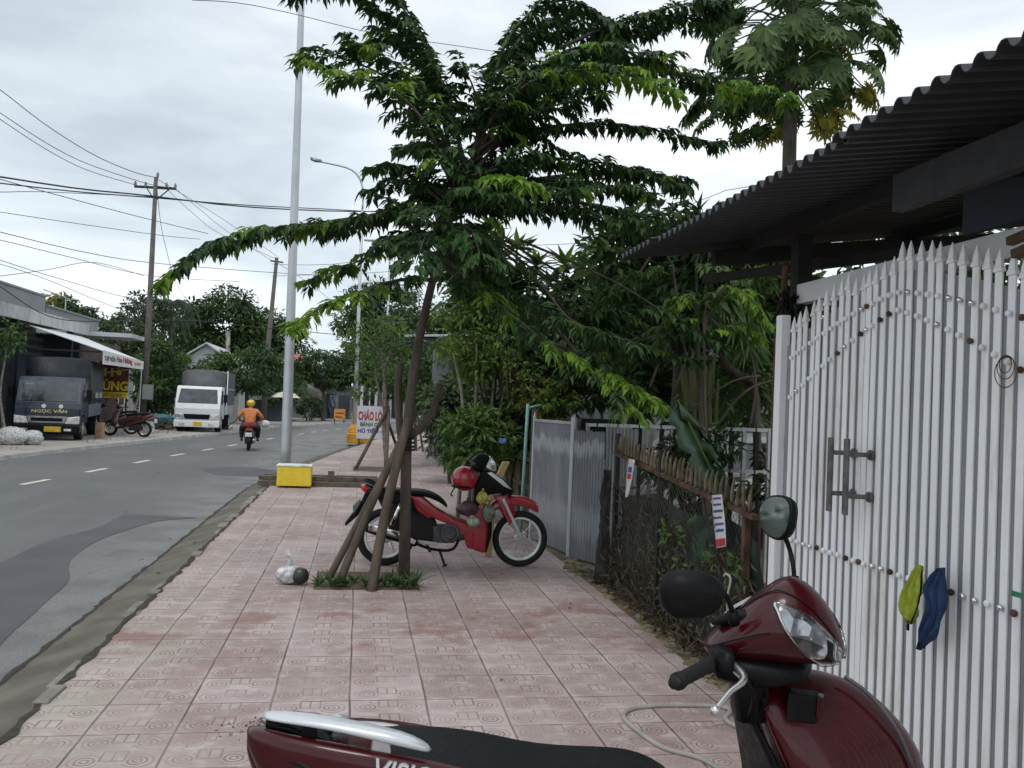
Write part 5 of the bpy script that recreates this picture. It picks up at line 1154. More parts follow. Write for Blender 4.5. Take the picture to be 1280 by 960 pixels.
for s_ in (0, 1):
    for t0, t1, f0, f1 in ((14, 4, -.085, .10), (62, 48, .0, .235)):
        P = [spt(f0+(f1-f0)*i/14, R(t0+(t1-t0)*i/14), .0005) for i in range(15)]
        if s_: P = [q-Hl*2*((q-HC).dot(Hl)) for q in P]
        MB().tube(P, .0016, 5).build('panel_seam', blackpl, sx)
# black core under the cowl, bars, grips, levers, mirrors
b = MB(); b.loft([ring_se(hs_(f, 0, z), Hl, UZ, a, h, h, 16, .7) for f, z, a, h in [(-.08, .965, .09, .03), (-.03, .95, .14, .045), (.04, .945, .13, .045), (.11, .945, .10, .035), (.16, .95, .05, .02)]])
b.tube([hs_(.01, 0, .94), hs_(.03, 0, .80)], .05, 14); b.build('bar_cover', blackpl, sx, smooth=True)
b = MB(); b.tube(path([hs_(-.055, -.36, .965), hs_(-.03, -.2, .975), hs_(0, 0, .965), hs_(-.03, .2, .975), hs_(-.055, .36, .965)], 14), .011, 8); b.build('handlebar', darkst, sx, smooth=True)
for s in (-1, 1):
    b = MB(); P = [hs_(-.033-.00*k, s*(.205+.0115*k), .975-.0008*k) for k in range(13)]
    P = [hs_(-.03-.028*k/12, s*(.20+.145*k/12), .975-.012*k/12) for k in range(13)]
    b.tube(P, [.019, .0205, .018, .0175, .0185, .0175, .0185, .0175, .0185, .0175, .0185, .0215, .021], 14)
    b.tube([P[-1], P[-1]+(P[-1]-P[-2])*1.3], [.018, .014], 12); b.build('grip', rubber, sx, smooth=True)
    b = MB(); b.loft([ring_se(hs_(-.02+.01*i, s*(.135+.022*i), .985), Hh, UZ, .035-.004*i, .028, .028, 12, .6) for i in range(4)]); b.build('switch_box', blackpl, sx, smooth=True)
    b = MB(); P = path([hs_(.005, s*.15, .975), hs_(.055, s*.19, .955), hs_(.04, s*.25, .935), hs_(.025, s*.31, .905)], 14)
    b.tube(P, [.009, .012, .013, .013, .011, .010, .009, .008, .0075, .007, .007, .007, .007, .007, .007], 10); b.ball(P[-1], .012, 12, 8); b.build('brake_lever' , M('lever_metal', (.62, .62, .61), .3, .9), sx, smooth=True)
# mirrors
def mirror(c, stem, face, lab, wdt=.082, hgt=.062):
    face = V(face).normalized(); a = face.cross(UZ).normalized(); up_ = a.cross(face)
    b = MB(); b.tube(path(stem, 10), [.010, .008, .007, .007, .007, .007, .007, .007, .007, .008, .011], 8)
    b.tube([V(stem[0]), V(stem[0])+(V(stem[1])-V(stem[0])).normalized()*.035], .014, 12); ms_ = b.build('mirror', blackpl, sx, smooth=True); ms_['label'] = lab
    b = MB(); rings = []
    def shp(k, dpt):
        r_ = []
        for j in range(24):
            t = 6.28318*j/24; cs, sn = math.cos(t), math.sin(t)
            x_ = wdt*math.copysign(abs(cs)**.8, cs)*(1+.10*sn); y_ = hgt*math.copysign(abs(sn)**.85, sn)*(1-.18*cs)
            r_.append(V(c)+a*x_*k+up_*y_*k-face*dpt)
        return r_
    b.loft([shp(.97, -.004), shp(1.0, .0), shp(.985, .012), shp(.90, .027), shp(.66, .040), shp(.3, .047)]); b.build('housing', blackpl, ms_, smooth=True)
    b = MB(); b.add(shp(.90, -.006), [tuple(range(24))]); b.build('glass', M('mirror_glass', (.24, .25, .25), .03, 1, var=.02), ms_)
nm = W(864, 742, 2.0); fm = W(969, 646, 2.42)
mirror(nm, [W(918, 780, 2.06), W(914, 760, 2.05), W(905, 742, 2.03), W(892, 744, 2.01)], (.10, .72, .14), 'near mirror seen from its black back', .080, .060)
mirror(fm, [W(993, 735, 2.36), W(992, 712, 2.37), W(988, 690, 2.40), W(978, 662, 2.42)], (-.93, -.22, .10), 'far mirror showing its glass', .072, .066)
b = MB(); b.loft([ring_se(hs_(f, -.075+.0*f, z), Hl, UZ, a, h, h, 12, .6) for f, z, a, h in [(-.06, 1.055, .03, .008), (-.03, 1.068, .042, .016), (.02, 1.085, .04, .016), (.05, 1.09, .02, .008)]]); b.build('mirror_base', blackpl, sx, smooth=True)
b = MB(); q0, q1 = hs_(-.065, 0, 1.045), hs_(-.01, 0, 1.10); b.loft([[q0-Hl*.09, q0+Hl*.09], [q1-Hl*.08, q1+Hl*.08]], cap=False, closed=False); b.build('instrument_panel', clearL, sx, solid=.008)
b = MB(); b.tube(path([hs_(.02, -.13, .97), hs_(.06, -.12, .90), hs_(.03, -.05, .82)], 8), .006, 6); b.tube(path([hs_(.02, -.10, .97), hs_(.08, -.07, .90), hs_(.04, -.02, .80)], 8), .005, 6); b.build('cables', blackpl, sx, smooth=True)
b = MB(); b.tube([(.55, 2.28, .2), (.50, 2.42, .01)], .011, 8); b.build('kickstand', darkst, sx)
#@@PART5@@
# ================================================================= PAVEMENT FURNITURE
lampM = M('lamp_head', (.22, .23, .24), .5, .3)
def W0(x, y, Y, z=0.0): q = W(x, y, Y); return V((q.x, q.y, z))
Yp = 16.9
pb = W0(356.5, 580, Yp); lp = root('street_lamp', pb, 'tall grey steel lamp post whose foot stands behind the yellow box', 'street lamp', 'street lamps along the pavement')
b = MB(); b.tube([pb, W(357.5, 560, Yp), W(366, 320, Yp), W(376, 30, Yp), W(380, -90, Yp)], [.105, .10, .082, .06, .052], 14); b.build('pole', galv, lp, smooth=True)
b = MB(); t0 = W(380, -90, Yp); b.tube(path([t0, t0+V((-.1, .0, .5)), t0+V((-.7, 0, 1.0)), t0+V((-1.6, 0, 1.15))], 10), .035, 8); b.build('arm', galv, lp, smooth=True)
b = MB(); b.loft([[t0+V((-1.6-x, y, 1.15+z)) for y, z in ((-.1, 0), (.1, 0), (.08, .06), (-.08, .06))] for x in (-.1, .25, .55)]); b.build('lamp_head', lampM, lp, bevel=.02)
b = MB(); b.box((pb.x-.2, pb.y-.2, 0), (pb.x+.2, pb.y+.2, .06)); b.build('base', concM, lp)
def arm_lamp(px, Y, top, head, lab, base=True, r=.075, arc=None):
    b0 = W0(px[0], px[1], Y); rt = root('street_lamp', b0, lab, 'street lamp', 'street lamps along the pavement')
    b = MB(); tp = W(top[0], top[1], Y); b.tube([b0, b0*.5+tp*.5, tp], [r, r*.85, r*.65], 12); b.build('pole', galv, rt, smooth=True)
    b = MB(); b.tube(path([tp]+[W(x, y, Y) for x, y in arc], 14), r*.5, 8); b.build('arm', galv, rt, smooth=True)
    h0, h1 = W(*arc[-1], Y), W(*head, Y); b = MB(); b.loft([[p+V((0, y, z)) for y, z in ((-.14*s_, 0), (.14*s_, 0), (.10*s_, .09), (-.10*s_, .09))] for p, s_ in ((h0+V((.06, 0, -.02)), .6), (h0*.5+h1*.5+V((0, 0, -.05)), 1), (h1+V((0, 0, -.04)), .7))]); b.build('lamp_head', lampM, rt, bevel=.02)
    return rt
arm_lamp((442.5, 553), 32, (453, 262), (388, 198), 'lamp post with a curved arm, rising from the orange painted concrete base', arc=[(454, 240), (449, 222), (437, 211), (415, 205), (400, 202)])
arm_lamp((480, 535), 47, (487, 330), (455, 300), 'second curved lamp post farther away, behind the sapling, half hidden by leaves', arc=[(487.5, 318), (485, 308), (478, 303), (468, 301)], r=.085)
arm_lamp((520, 525), 66, (524, 372), (506, 350), 'most distant lamp post, a thin line behind the street tree trunk', arc=[(524, 362), (522, 355), (516, 351)], r=.09)
b = MB(); q = G(452, 556); qx = W0(443, 552, 31.6)
b.box((qx.x-.28, 31.2, 0), (qx.x+.52, 32.4, .34)); b.loft([[V((qx.x+.0+dx*k, 31.9+dy*k, z)) for dx, dy in ((-.25, -.25), (.28, -.25), (.28, .25), (-.25, .25))] for k, z in ((1, .34), (.9, .5), (.55, .62), (.4, .64))])
tag(b.build('lamp_base', orangeM, bevel=.03, loc=(qx.x, 31.9, 0)), 'orange yellow painted concrete base under the curved lamp post', 'concrete base')
# timber platform with yellow foam box
b = MB(); rn = random.Random(404)
for k in range(46):
    x = rn.choice((rn.uniform(-1.4, 2.1), rn.uniform(-2.0, -1.5), rn.uniform(1.7, 2.3))); y = rn.uniform(3, 14); z = .004 if x > -1.5 else -.05
    a = rn.uniform(0, 6.28); b.leaf(V((x, y, z+.004)), V((math.cos(a), math.sin(a), rn.uniform(0, .15))), UZ, rn.uniform(.03, .07), rn.uniform(.012, .025), .3)
tag(b.build('fallen_leaves', leafDry), 'few small dry leaves scattered over the pavement tiles and gutter', 'leaves', kind='stuff')
pl_ = root('timber_platform', (-.7, 16.0, 0), 'low frame of old dark timbers laid across the pavement by the yellow box', 'timber')
b = MB(); xl, xr = G(323, 607, .0).x-.02, G(462, 612, 0).x+.25
b.box((xl, 15.72, .0), (xr, 15.82, .085)); b.build('timber', oldwood, pl_, bevel=.006)
b = MB(); b.box((xl, 15.86, .09), (xr+.02, 15.98, .165), rz=R(.6)); b.build('timber', oldwood, pl_, bevel=.006)
b = MB(); b.box((xl, 16.6, .0), (xr-.1, 16.72, .13)); b.build('timber', oldwood, pl_, bevel=.006)
for x in (xl+.1, -.6, xr-.3): b = MB(); b.box((x, 15.84, .0), (x+.1, 16.7, .09)); b.build('timber', oldwood, pl_)
b = MB(); q = W(413, 603, 15.9); b.box((q.x-.05, 15.86, .2), (q.x+.06, 15.96, .27)); b.build('timber', oldwood, pl_)
yb = W0(369, 606, 15.7); c = W(369, 594, 15.66)
yx = root('foam_box', (c.x, 15.66, .12), 'yellow foam box with a pale lid standing on the low timber frame', 'box')
b = MB(); hw_ = .29; z0, z1 = W(369, 607, 15.5).z, W(369, 583, 15.5).z; b.box((c.x-hw_, 15.38, z0), (c.x+hw_, 15.71, z1)); b.build('box', yel, yx, bevel=.012)
b = MB(); b.box((c.x-hw_-.01, 15.37, z1), (c.x+hw_+.01, 15.72, z1+.035)); b.build('lid', M('lid_white', (.62, .68, .58), .6), yx, bevel=.01)
# food sign board
Ys = 30.0; s0, s1 = W(447, 507, Ys), W(489, 510, Ys); s2 = W(449, 548, Ys)
sg2 = root('sign_board', ((s0.x+s1.x)/2, Ys, 0), 'white food sign board lettered in red, green and blue, behind the sapling stakes', 'sign')
b = MB(); b.box((s0.x, Ys, s2.z), (s1.x, Ys+.05, s0.z)); b.build('board', M('sign_white', (.62, .64, .68), .6, var=.05), sg2)
sr, sgM, sb = M('sign_red', (.40, .03, .04), .6), M('sign_green', (.03, .16, .08), .6), M('sign_blue', (.05, .06, .28), .6)
H_ = s0.z-s2.z; Wd = s1.x-s0.x
text('CHÁO LÒNG', 'lettering', (s0.x+.04, Ys, s0.z-H_*.44), UX, UZ, H_*.34, Wd*.94, sr, sg2, ext=.012, bold=.03)
text('BÁNH CANH', 'lettering', (s0.x+.12, Ys, s0.z-H_*.62), UX, UZ, H_*.15, Wd*.80, sgM, sg2, ext=.012, bold=.03)
text('HỦ TIẾU - MÌ', 'lettering', (s0.x+.04, Ys, s0.z-H_*.82), UX, UZ, H_*.17, Wd*.92, sb, sg2, ext=.012, bold=.03)
for x in (s0.x+.1, s1.x-.1): b = MB(); b.box((x-.02, Ys+.055, 0), (x+.02, Ys+.095, s0.z-.05)); b.build('leg', darkst, sg2)
# second sapling with stakes, third set farther
YS2 = 20.0
def w2(x, y, dy=0): return W(x, y, YS2+dy)
t2 = root('sapling', W0(484, 588, YS2), 'sapling with pale green leaves and a bent grey stem, second pit along the pavement', 'tree')
b = MB(); b.tube(path([W0(484, 588, YS2), w2(480, 540), w2(481, 505), w2(480, 470), w2(477, 440)], 12), [.05, .05, .048, .046, .045, .044, .042, .04, .038, .035, .03, .028, .026], 8)
for pp in ([(480, 512), (474, 490), (470, 470), (466, 445)], [(479, 460), (486, 445), (490, 420), (492, 400)], [(478, 450), (470, 435), (462, 425), (452, 415)], [(477, 440), (480, 420), (478, 400)], [(476, 508), (474, 500), (475, 490)]): b.tube(path([w2(*q) for q in pp], 7), [.03-.003*i for i in range(8)], 6)
b.build('trunk', M('pale_bark', (.22, .20, .17), .9, var=.3, sc=10), t2, smooth=True)
rn = random.Random(91); mc = MB()
for (x, y) in [(452, 412), (465, 420), (478, 405), (490, 405), (500, 415), (470, 440), (460, 450), (448, 440), (500, 440), (505, 455), (492, 470), (456, 470), (470, 400), (485, 425), (440, 425), (512, 430), (498, 465), (452, 490)]:
    mc.cur = rn.random() < .4; clump(mc, w2(x, y, rn.uniform(-.6, .6)), (.3, .3, .16), 75, .12, .05, rn)
mc.build('crown', [leafC, leafD], t2)
for (x0, y0, x1, y1, dy, r_, lb) in [(444, 588, 486, 508, 0, .04, 'thin dark stake leaning left of the second sapling'), (482, 590, 486, 512, -.25, .045, 'upright stake in front of the second sapling'), (505, 572, 481, 516, .5, .035, 'stake leaning right behind the second sapling')]:
    a, c_ = W0(x0, y0, YS2+dy-.3 if dy < .4 else YS2+1), w2(x1, y1); tag(MB().tube(path([a, (a+c_)/2, c_], 4), r_, 7).build('stake', stakeM, smooth=True, loc=a), lb, 'stake', STK)
b = MB(); b.torus(w2(482, 522), .09, .012, 'z', 14, 4); tag(b.build('tie_rope', rubber, loc=w2(482, 522)), 'black strap tying the stakes of the second sapling', 'strap')
tag(MB().add([W0(441, 590, 19.3, .006), W0(500, 590, 19.3, .006), W0(500, 590, 20.6, .006), W0(441, 590, 20.6, .006)], [(0, 1, 2, 3)]).build('tree_pit_soil', dirtM), kind='structure')
t3 = tree('leafy_tree', 'dark bushy pavement tree just behind the street tree trunk, third pit along', W0(520, 558, 28), W(519, 500, 28), W(513, 462, 28), (1.15, 1.2, 1.2), 36, 80, .2, .08, [leafB, leafC], 'far pavement trees', seed=92, tr=.06, young=.15)
for k, (x0, x1) in enumerate(((512, 517), (520, 519), (529, 521))):
    a, c_ = W0(x0, 566, 27.2+.4*(k % 2)), W(x1, 512, 27.8); tag(MB().tube([a, c_], .04, 6).build('stake', stakeM, loc=a), ('left', 'middle', 'right')[k]+' one of the three short stakes under the dark bushy pavement tree', 'stake', STK)

# ================================================================= RIDER ON THE ROAD (local forward = +y)
def small_scooter(name, lab, col, group=None, cat='scooter', wheels=True, front=True):
    rt = root(name, (0, 0, 0), lab, cat, group)
    for y in (-.60, .62):
        c = V((0, y, .27)); w_ = MB().torus(c, .225, .045, 'x', 28, 8).build('wheel', rubber, rt, smooth=True)
        b = MB(); b.torus(c, .18, .012, 'x', 24, 5, 2)
        for k in range(6): a = 6.283*k/6; b.tube([c, c+V((0, math.cos(a)*.18, math.sin(a)*.18))], .008, 4)
        b.disc(c, .045, .08, 'x', 10); b.build('rim', alu, w_)
    b = MB(); rings = []
    for y, zt, zb, a in [(-.92, .80, .76, .03), (-.80, .80, .66, .09), (-.60, .76, .52, .14), (-.3, .70, .42, .17), (-.02, .58, .32, .16), (.12, .36, .26, .15), (.35, .34, .26, .15), (.45, .5, .30, .15)]:
        rings.append(ring_se((0, y, (zt+zb)/2), UX, UZ, a, (zt-zb)/2, (zt-zb)/2, 16, .7))
    b.loft(rings); b.build('body', col, rt, smooth=True)
    b = MB(); b.loft([ring_se((0, y, z), UX, UZ, a, .045, .04, 14, .6) for y, z, a in [(-.78, .80, .06), (-.70, .82, .12), (-.4, .79, .14), (-.1, .75, .13), (.02, .70, .07)]]); b.build('seat', seatM, rt, smooth=True)
    b = MB(); b.loft([[V((x, y0+(.10 if abs(x) < .01 else .06 if abs(x) < .14 else 0), z)) for x in (-hw, -.12, 0, .12, hw)]+[V((x, y0-.03, z)) for x in (.12, 0, -.12)] for z, y0, hw in [(.35, .50, .16), (.55, .47, .2), (.75, .42, .19), (.88, .36, .12), (.95, .34, .06)]]); b.build('leg_shield', col, rt, smooth=True)
    b = MB(); b.loft([ring_se((0, y, z), UX, UZ, a, h, h, 14, .8) for y, z, a, h in [(.18, .99, .06, .02), (.25, 1.02, .13, .06), (.34, 1.02, .12, .07), (.43, .97, .05, .04)]]); b.build('handlebar_cowl', col, rt, smooth=True)
    b = MB(); b.tube(path([(-.34, .20, 1.0), (-.15, .27, 1.0), (0, .28, .99), (.15, .27, 1.0), (.34, .20, 1.0)], 8), .014, 6); b.tube([(-.34, .20, 1.0), (-.22, .24, 1.0)], .02, 7); b.tube([(.34, .20, 1.0), (.22, .24, 1.0)], .02, 7); b.build('handlebar', blackpl, rt, smooth=True)
    for s in (-1, 1):
        b = MB(); b.tube(path([(s*.2, .26, 1.02), (s*.23, .27, 1.14), (s*.30, .24, 1.2)], 5), .007, 5); b.ball((s*.33, .24, 1.22), .055, 10, 6, (1.1, .3, .75)); b.build('mirror', blackpl, rt, smooth=True)
        b = MB(); b.tube([(s*.07, .5, .6), (s*.07, .62, .27)], .018, 6); b.build('fork', alu, rt)
    b = MB(); b.loft([[V((x, y, z)) for x, z in ((-.06, zz-.03), (0, zz+.02), (.06, zz-.03))] for y, zz in ((.40, .45), (.55, .53), (.70, .52), (.85, .42))], cap=False, closed=False); b.build('front_mudguard', col, rt, solid=.006)
    b = MB(); b.plate([(-.05, -.90, .62), (.05, -.90, .62), (.07, -1.02, .36), (-.07, -1.02, .36)], (0, .01, 0)); b.build('rear_mudguard', blackpl, rt)
    b = MB(); b.box((-.10, -.99, .50), (.10, -.985, .64)); b.build('number_plate', M('plate_white', (.7, .7, .7), .5), rt)
    b = MB(); b.box((-.09, -.935, .70), (.09, -.90, .77)); b.build('tail_light', redL, rt, bevel=.01)
    b = MB(); b.tube([(.15, -.25, .28), (.16, -.5, .32), (.16, -.85, .38)], [.03, .055, .045], 10); b.build('exhaust', alu, rt, smooth=True)
    b = MB(); b.box((-.12, -.5, .22), (.12, -.1, .42)); b.build('engine', darkst, rt, bevel=.02)
    return rt
rq = G(311, 562, -.12); RYAW = R(5)
rs = small_scooter('scooter', 'black scooter ridden away along the road by the person in orange', M('black_paint', (.015, .015, .017), .3, coat=.5))
pr_ = root('person', (0, 0, 0), 'person in an orange shirt and yellow helmet riding away on a black scooter, black trousers', 'person')
skinM = M('skin', (.38, .22, .15), .6, var=.08)
orS = M('orange_shirt', (.62, .22, .07), .85, var=.15, sc=9, bump=.5, bsc=30); trM = M('black_trousers', (.02, .02, .025), .9, var=.2); redC = M('red_cloth', (.30, .045, .06), .85, var=.2)
bv = [(0, -.18, .86), (0, -.15, 1.08), (0, -.08, 1.30), (0, -.05, 1.43), (0, -.03, 1.54), (0, -.02, 1.62),
      (.19, -.08, 1.36), (.36, -.02, 1.15), (.33, .20, 1.03), (-.19, -.08, 1.36), (-.36, -.02, 1.15), (-.33, .20, 1.03),
      (.15, -.12, .84), (.26, .24, .76), (.25, .20, .38), (.25, .34, .33), (-.15, -.12, .84), (-.26, .24, .76), (-.25, .20, .38), (-.25, .34, .33)]
be = [(0, 1), (1, 2), (2, 3), (3, 4), (4, 5), (2, 6), (6, 7), (7, 8), (2, 9), (9, 10), (10, 11), (0, 12), (12, 13), (13, 14), (14, 15), (0, 16), (16, 17), (17, 18), (18, 19)]
skin('body', bv, be, [.13, .12, .14, .055, .07, .085, .06, .045, .032, .06, .045, .032, .09, .065, .042, .035, .09, .065, .042, .035], skinM, pr_)
skin('shirt', bv[:4]+bv[6:8]+[(.34, .13, 1.07)]+bv[9:11]+[(-.34, .13, 1.07)], [(0, 1), (1, 2), (2, 3), (2, 4), (4, 5), (5, 6), (2, 7), (7, 8), (8, 9)], [(.19, .15), (.18, .14), (.21, .15), (.08, .08), .085, .068, .055, .085, .068, .055], orS, pr_)
skin('trousers', [bv[0]]+bv[12:15]+bv[16:19], [(0, 1), (1, 2), (2, 3), (0, 4), (4, 5), (5, 6)], [.17, .12, .09, .065, .12, .09, .065], trM, pr_)
b = MB(); b.loft([ring_se((0, -.20, z), UX, UY, a, .17, .17, 16, .8) for z, a in ((.80, .22), (.86, .24), (.93, .22), (.96, .19))]); b.build('waist_cloth', redC, pr_, smooth=True)
for s in (-1, 1):
    b = MB(); b.ball((s*.25, .30, .315), .06, 10, 6, (.8, 1.9, .6)); b.build('shoe', blackpl, pr_, smooth=True)
    b = MB(); h0 = V((s*.325, .215, 1.02)); b.ball(h0, .038, 8, 6, (1, .8, .7))
    for f_ in range(4): b.tube(path([h0+V((s*(.03-.02*f_), .01, .01)), h0+V((s*(.03-.02*f_), .05, 0)), h0+V((s*(.03-.02*f_), .045, -.035))], 4), [.010, .010, .009, .008, .007], 5)
    b.tube([h0+V((-s*.02, -.01, -.01)), h0+V((-s*.05, .015, -.03))], [.011, .008], 5); b.build('hand', skinM, pr_, smooth=True)
b = MB(); b.ball((0, -.03, 1.63), .135, 16, 10, (.95, 1.05, .92)); b.build('helmet', M('yellow_helmet', (.72, .50, .02), .3, coat=.6), pr_, smooth=True)
for o_ in (rs, pr_): o_.location = (rq.x, rq.y, -.12); o_.rotation_euler.z = RYAW; o_.scale = (.96, .92, .88)
gb = root('shopping_bag', (0, 0, 0), 'white bag hanging on the right handlebar of the ridden scooter', 'bag'); lump((.42, .15, .80), .13, (1.3, .8, .9), .1, 3, 10, 8).build('bag', film('white_film3', (.75, .75, .75)), gb, smooth=True); gb.location = (rq.x, rq.y, -.12); gb.rotation_euler.z = RYAW

# ================================================================= SHOP HOUSE ON THE LEFT
FZ = -.034
def W0f(x, y, Y): q = W(x, y, Y); return V((q.x, q.y, FZ))
sh = root('shop_house', (-12, 29, FZ), 'dark open-fronted shop house with concrete canopy at the left edge, behind the blue truck', 'house')
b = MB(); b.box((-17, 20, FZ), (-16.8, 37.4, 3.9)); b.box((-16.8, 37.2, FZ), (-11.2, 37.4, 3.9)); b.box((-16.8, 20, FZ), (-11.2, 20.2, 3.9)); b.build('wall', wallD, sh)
b = MB(); b.box((-17, 20, 3.78), (-10.6, 36.0, 3.9)); b.build('canopy', concM, sh)
b = MB(); b.box((-10.60, 20, 3.60), (-10.50, 35.9, 4.02)); b.build('canopy_edge', M('weathered_white_concrete', (.50, .50, .49), .85, var=.12, sc=3, dirt=(.16, .16, .15), dsc=1.6, damt=.8, stretch=(1, 1, .5)), sh)
b = MB(); b.box((-11.2, 20, 4.0), (-11.0, 32.6, 4.68)); b.box((-16.8, 32.4, 3.9), (-11.2, 32.6, 4.68)); b.box((-11.25, 20, 4.68), (-10.95, 32.65, 4.74)); b.build('parapet', wallG, sh)
b = MB(); b.box((-11.2, 32.7, 3.9), (-11.0, 38.9, 4.38)); b.box((-11.25, 32.66, 4.38), (-10.93, 38.95, 4.44)); b.build('parapet', wallG, sh)
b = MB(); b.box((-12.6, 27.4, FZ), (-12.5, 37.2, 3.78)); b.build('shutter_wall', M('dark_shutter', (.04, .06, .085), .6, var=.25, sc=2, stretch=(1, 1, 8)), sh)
for Y in (22.4, 30.2, 35.6): b = MB(); b.box((-11.2, Y, FZ), (-11.0, Y+.2, 3.8)); b.build('column', wallD, sh)
for z in (2.7, 3.0, 3.3): b = MB(); b.box((-12.49, 30, z), (-12.44, 36.8, z+.14)); b.build('louvre', M('louvre_grey', (.10, .11, .12), .6), sh)
b = MB(); b.tube([(-11.1, 35, 4.4), (-11.1, 35, 4.95), (-11.1, 32.6, 4.95)], .02, 5); b.build('rail_pipe', galv, sh)
# awning
aw = root('awning', (-9.4, 30, 3), 'white canvas awning sloping down over the blue truck, lettered along its edge', 'awning')
Ya, Yb_ = 29.8, 35.1
b = MB(); P = [V((-10.5, Ya, 3.50)), V((-8.25, Ya, 2.80)), V((-8.25, Yb_, 2.66)), V((-10.5, Yb_, 3.50))]; b.plate(P, (0, 0, -.02)); b.build('canvas', awnM, aw)
b = MB(); b.plate([(-8.25, Ya, 2.81), (-8.25, Yb_, 2.67), (-8.25, Yb_, 2.36), (-8.25, Ya, 2.36)], (.015, 0, 0)); b.build('valance', awnM, aw)
text('TẠP HÓA', 'lettering', (-8.233, Ya+.15, 2.44), UY, UZ, .24, 1.3, M('sign_dark', (.12, .1, .1), .7), aw, ext=.01, bold=.02)
text('Hoa Hương', 'lettering', (-8.233, Ya+1.6, 2.44), UY, UZ, .24, 2.0, sr, aw, ext=.01, bold=.03)
text('quán', 'lettering', (-8.233, Ya+3.9, 2.45), UY, UZ, .16, 1.0, orangeM, aw, ext=.01, bold=.02)
for a_, c_ in (((-8.28, Yb_-.1, 2.42), (-8.28, Yb_-.2, FZ)), ((-8.28, Yb_-.1, 1.6), (-8.8, Yb_+.5, FZ)), ((-8.28, Yb_-.2, 2.42), (-10.4, Yb_-.2, 2.0))): b = MB(); b.tube([a_, c_], .03, 6); b.build('support_pole', galv, aw)
b = MB(); b.box((-10.3, Ya+.05, 2.72), (-8.35, Ya+.12, 2.78)); b.build('front_bar', darkst, aw)
# red brown sign
ps0, ps1 = W(124, 455, 35.0), W(159, 498, 35.0)
ps = root('shop_sign', ((ps0.x+ps1.x)/2, 35, 1), 'red brown shop sign with big yellow letters, hanging under the end of the awning', 'sign')
b = MB(); b.box((ps0.x, 35, ps1.z+.22), (ps1.x, 35.06, ps0.z+.1)); b.build('board', M('sign_brown', (.17, .035, .03), .6, var=.15, sc=3), ps)
b = MB(); b.box((ps0.x, 34.99, ps1.z), (ps1.x, 35.06, ps1.z+.22)); b.build('lower_band', M('sign_yellow', (.85, .68, .04), .6), ps)
yl = M('sign_yellow', (.85, .68, .04), .6)
text('PHỞ', 'lettering', (ps0.x-.05, 35, ps1.z+.80), UX, UZ, .44, .95, yl, ps, ext=.02, bold=.03)
text('HÙNG', 'lettering', (ps0.x-.12, 35, ps1.z+.28), UX, UZ, .44, 1.18, yl, ps, ext=.02, bold=.03)
b = MB(); b.box((ps0.x+.1, 34.98, ps1.z+.13), (ps1.x-.1, 34.985, ps1.z+.16)); b.box((ps0.x+.1, 34.98, ps1.z+.06), (ps1.x-.2, 34.985, ps1.z+.09)); b.build('small_print', sr, ps)
for x in (ps0.x+.06, ps1.x-.06): b = MB(); b.box((x-.025, 35.07, FZ), (x+.025, 35.12, ps0.z+.05)); b.build('post', darkst, ps)
# next house: thin white canopy
nh = root('neighbour_house', (-12, 39, FZ), 'low dark house with a thin white canopy slab beyond the awning', 'house')
b = MB(); b.box((-17, 36.2, 3.62), (-9.0, 38.6, 3.78)); b.build('canopy', roofW, nh)
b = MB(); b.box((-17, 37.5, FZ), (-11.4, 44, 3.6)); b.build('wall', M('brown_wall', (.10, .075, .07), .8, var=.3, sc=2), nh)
b = MB(); b.box((-11.4, 38.2, FZ), (-11.35, 39.6, 2.4)); b.build('door', wallD, nh)
# spire roof behind pole
sp_ = root('garden_spire', W0f(150, 400, 60), 'small pale green pointed roof peeping above the thin white canopy', 'roof')
q = W(150, 408, 60); b = MB(); b.loft([[q+V((dx*s_, dy*s_, z)) for dx, dy in ((-1, -1), (1, -1), (1, 1), (-1, 1))] for s_, z in ((.5, -1.2), (.5, -.3), (.2, .1), (.12, .6), (.02, 1.1))]); b.build('roof', M('pale_green_paint', (.45, .55, .48), .7), sp_)
b = MB(); b.box((q.x-.8, q.y-.8, FZ), (q.x+.8, q.y+.8, q.z-1.2)); b.build('wall', wallW, sp_)

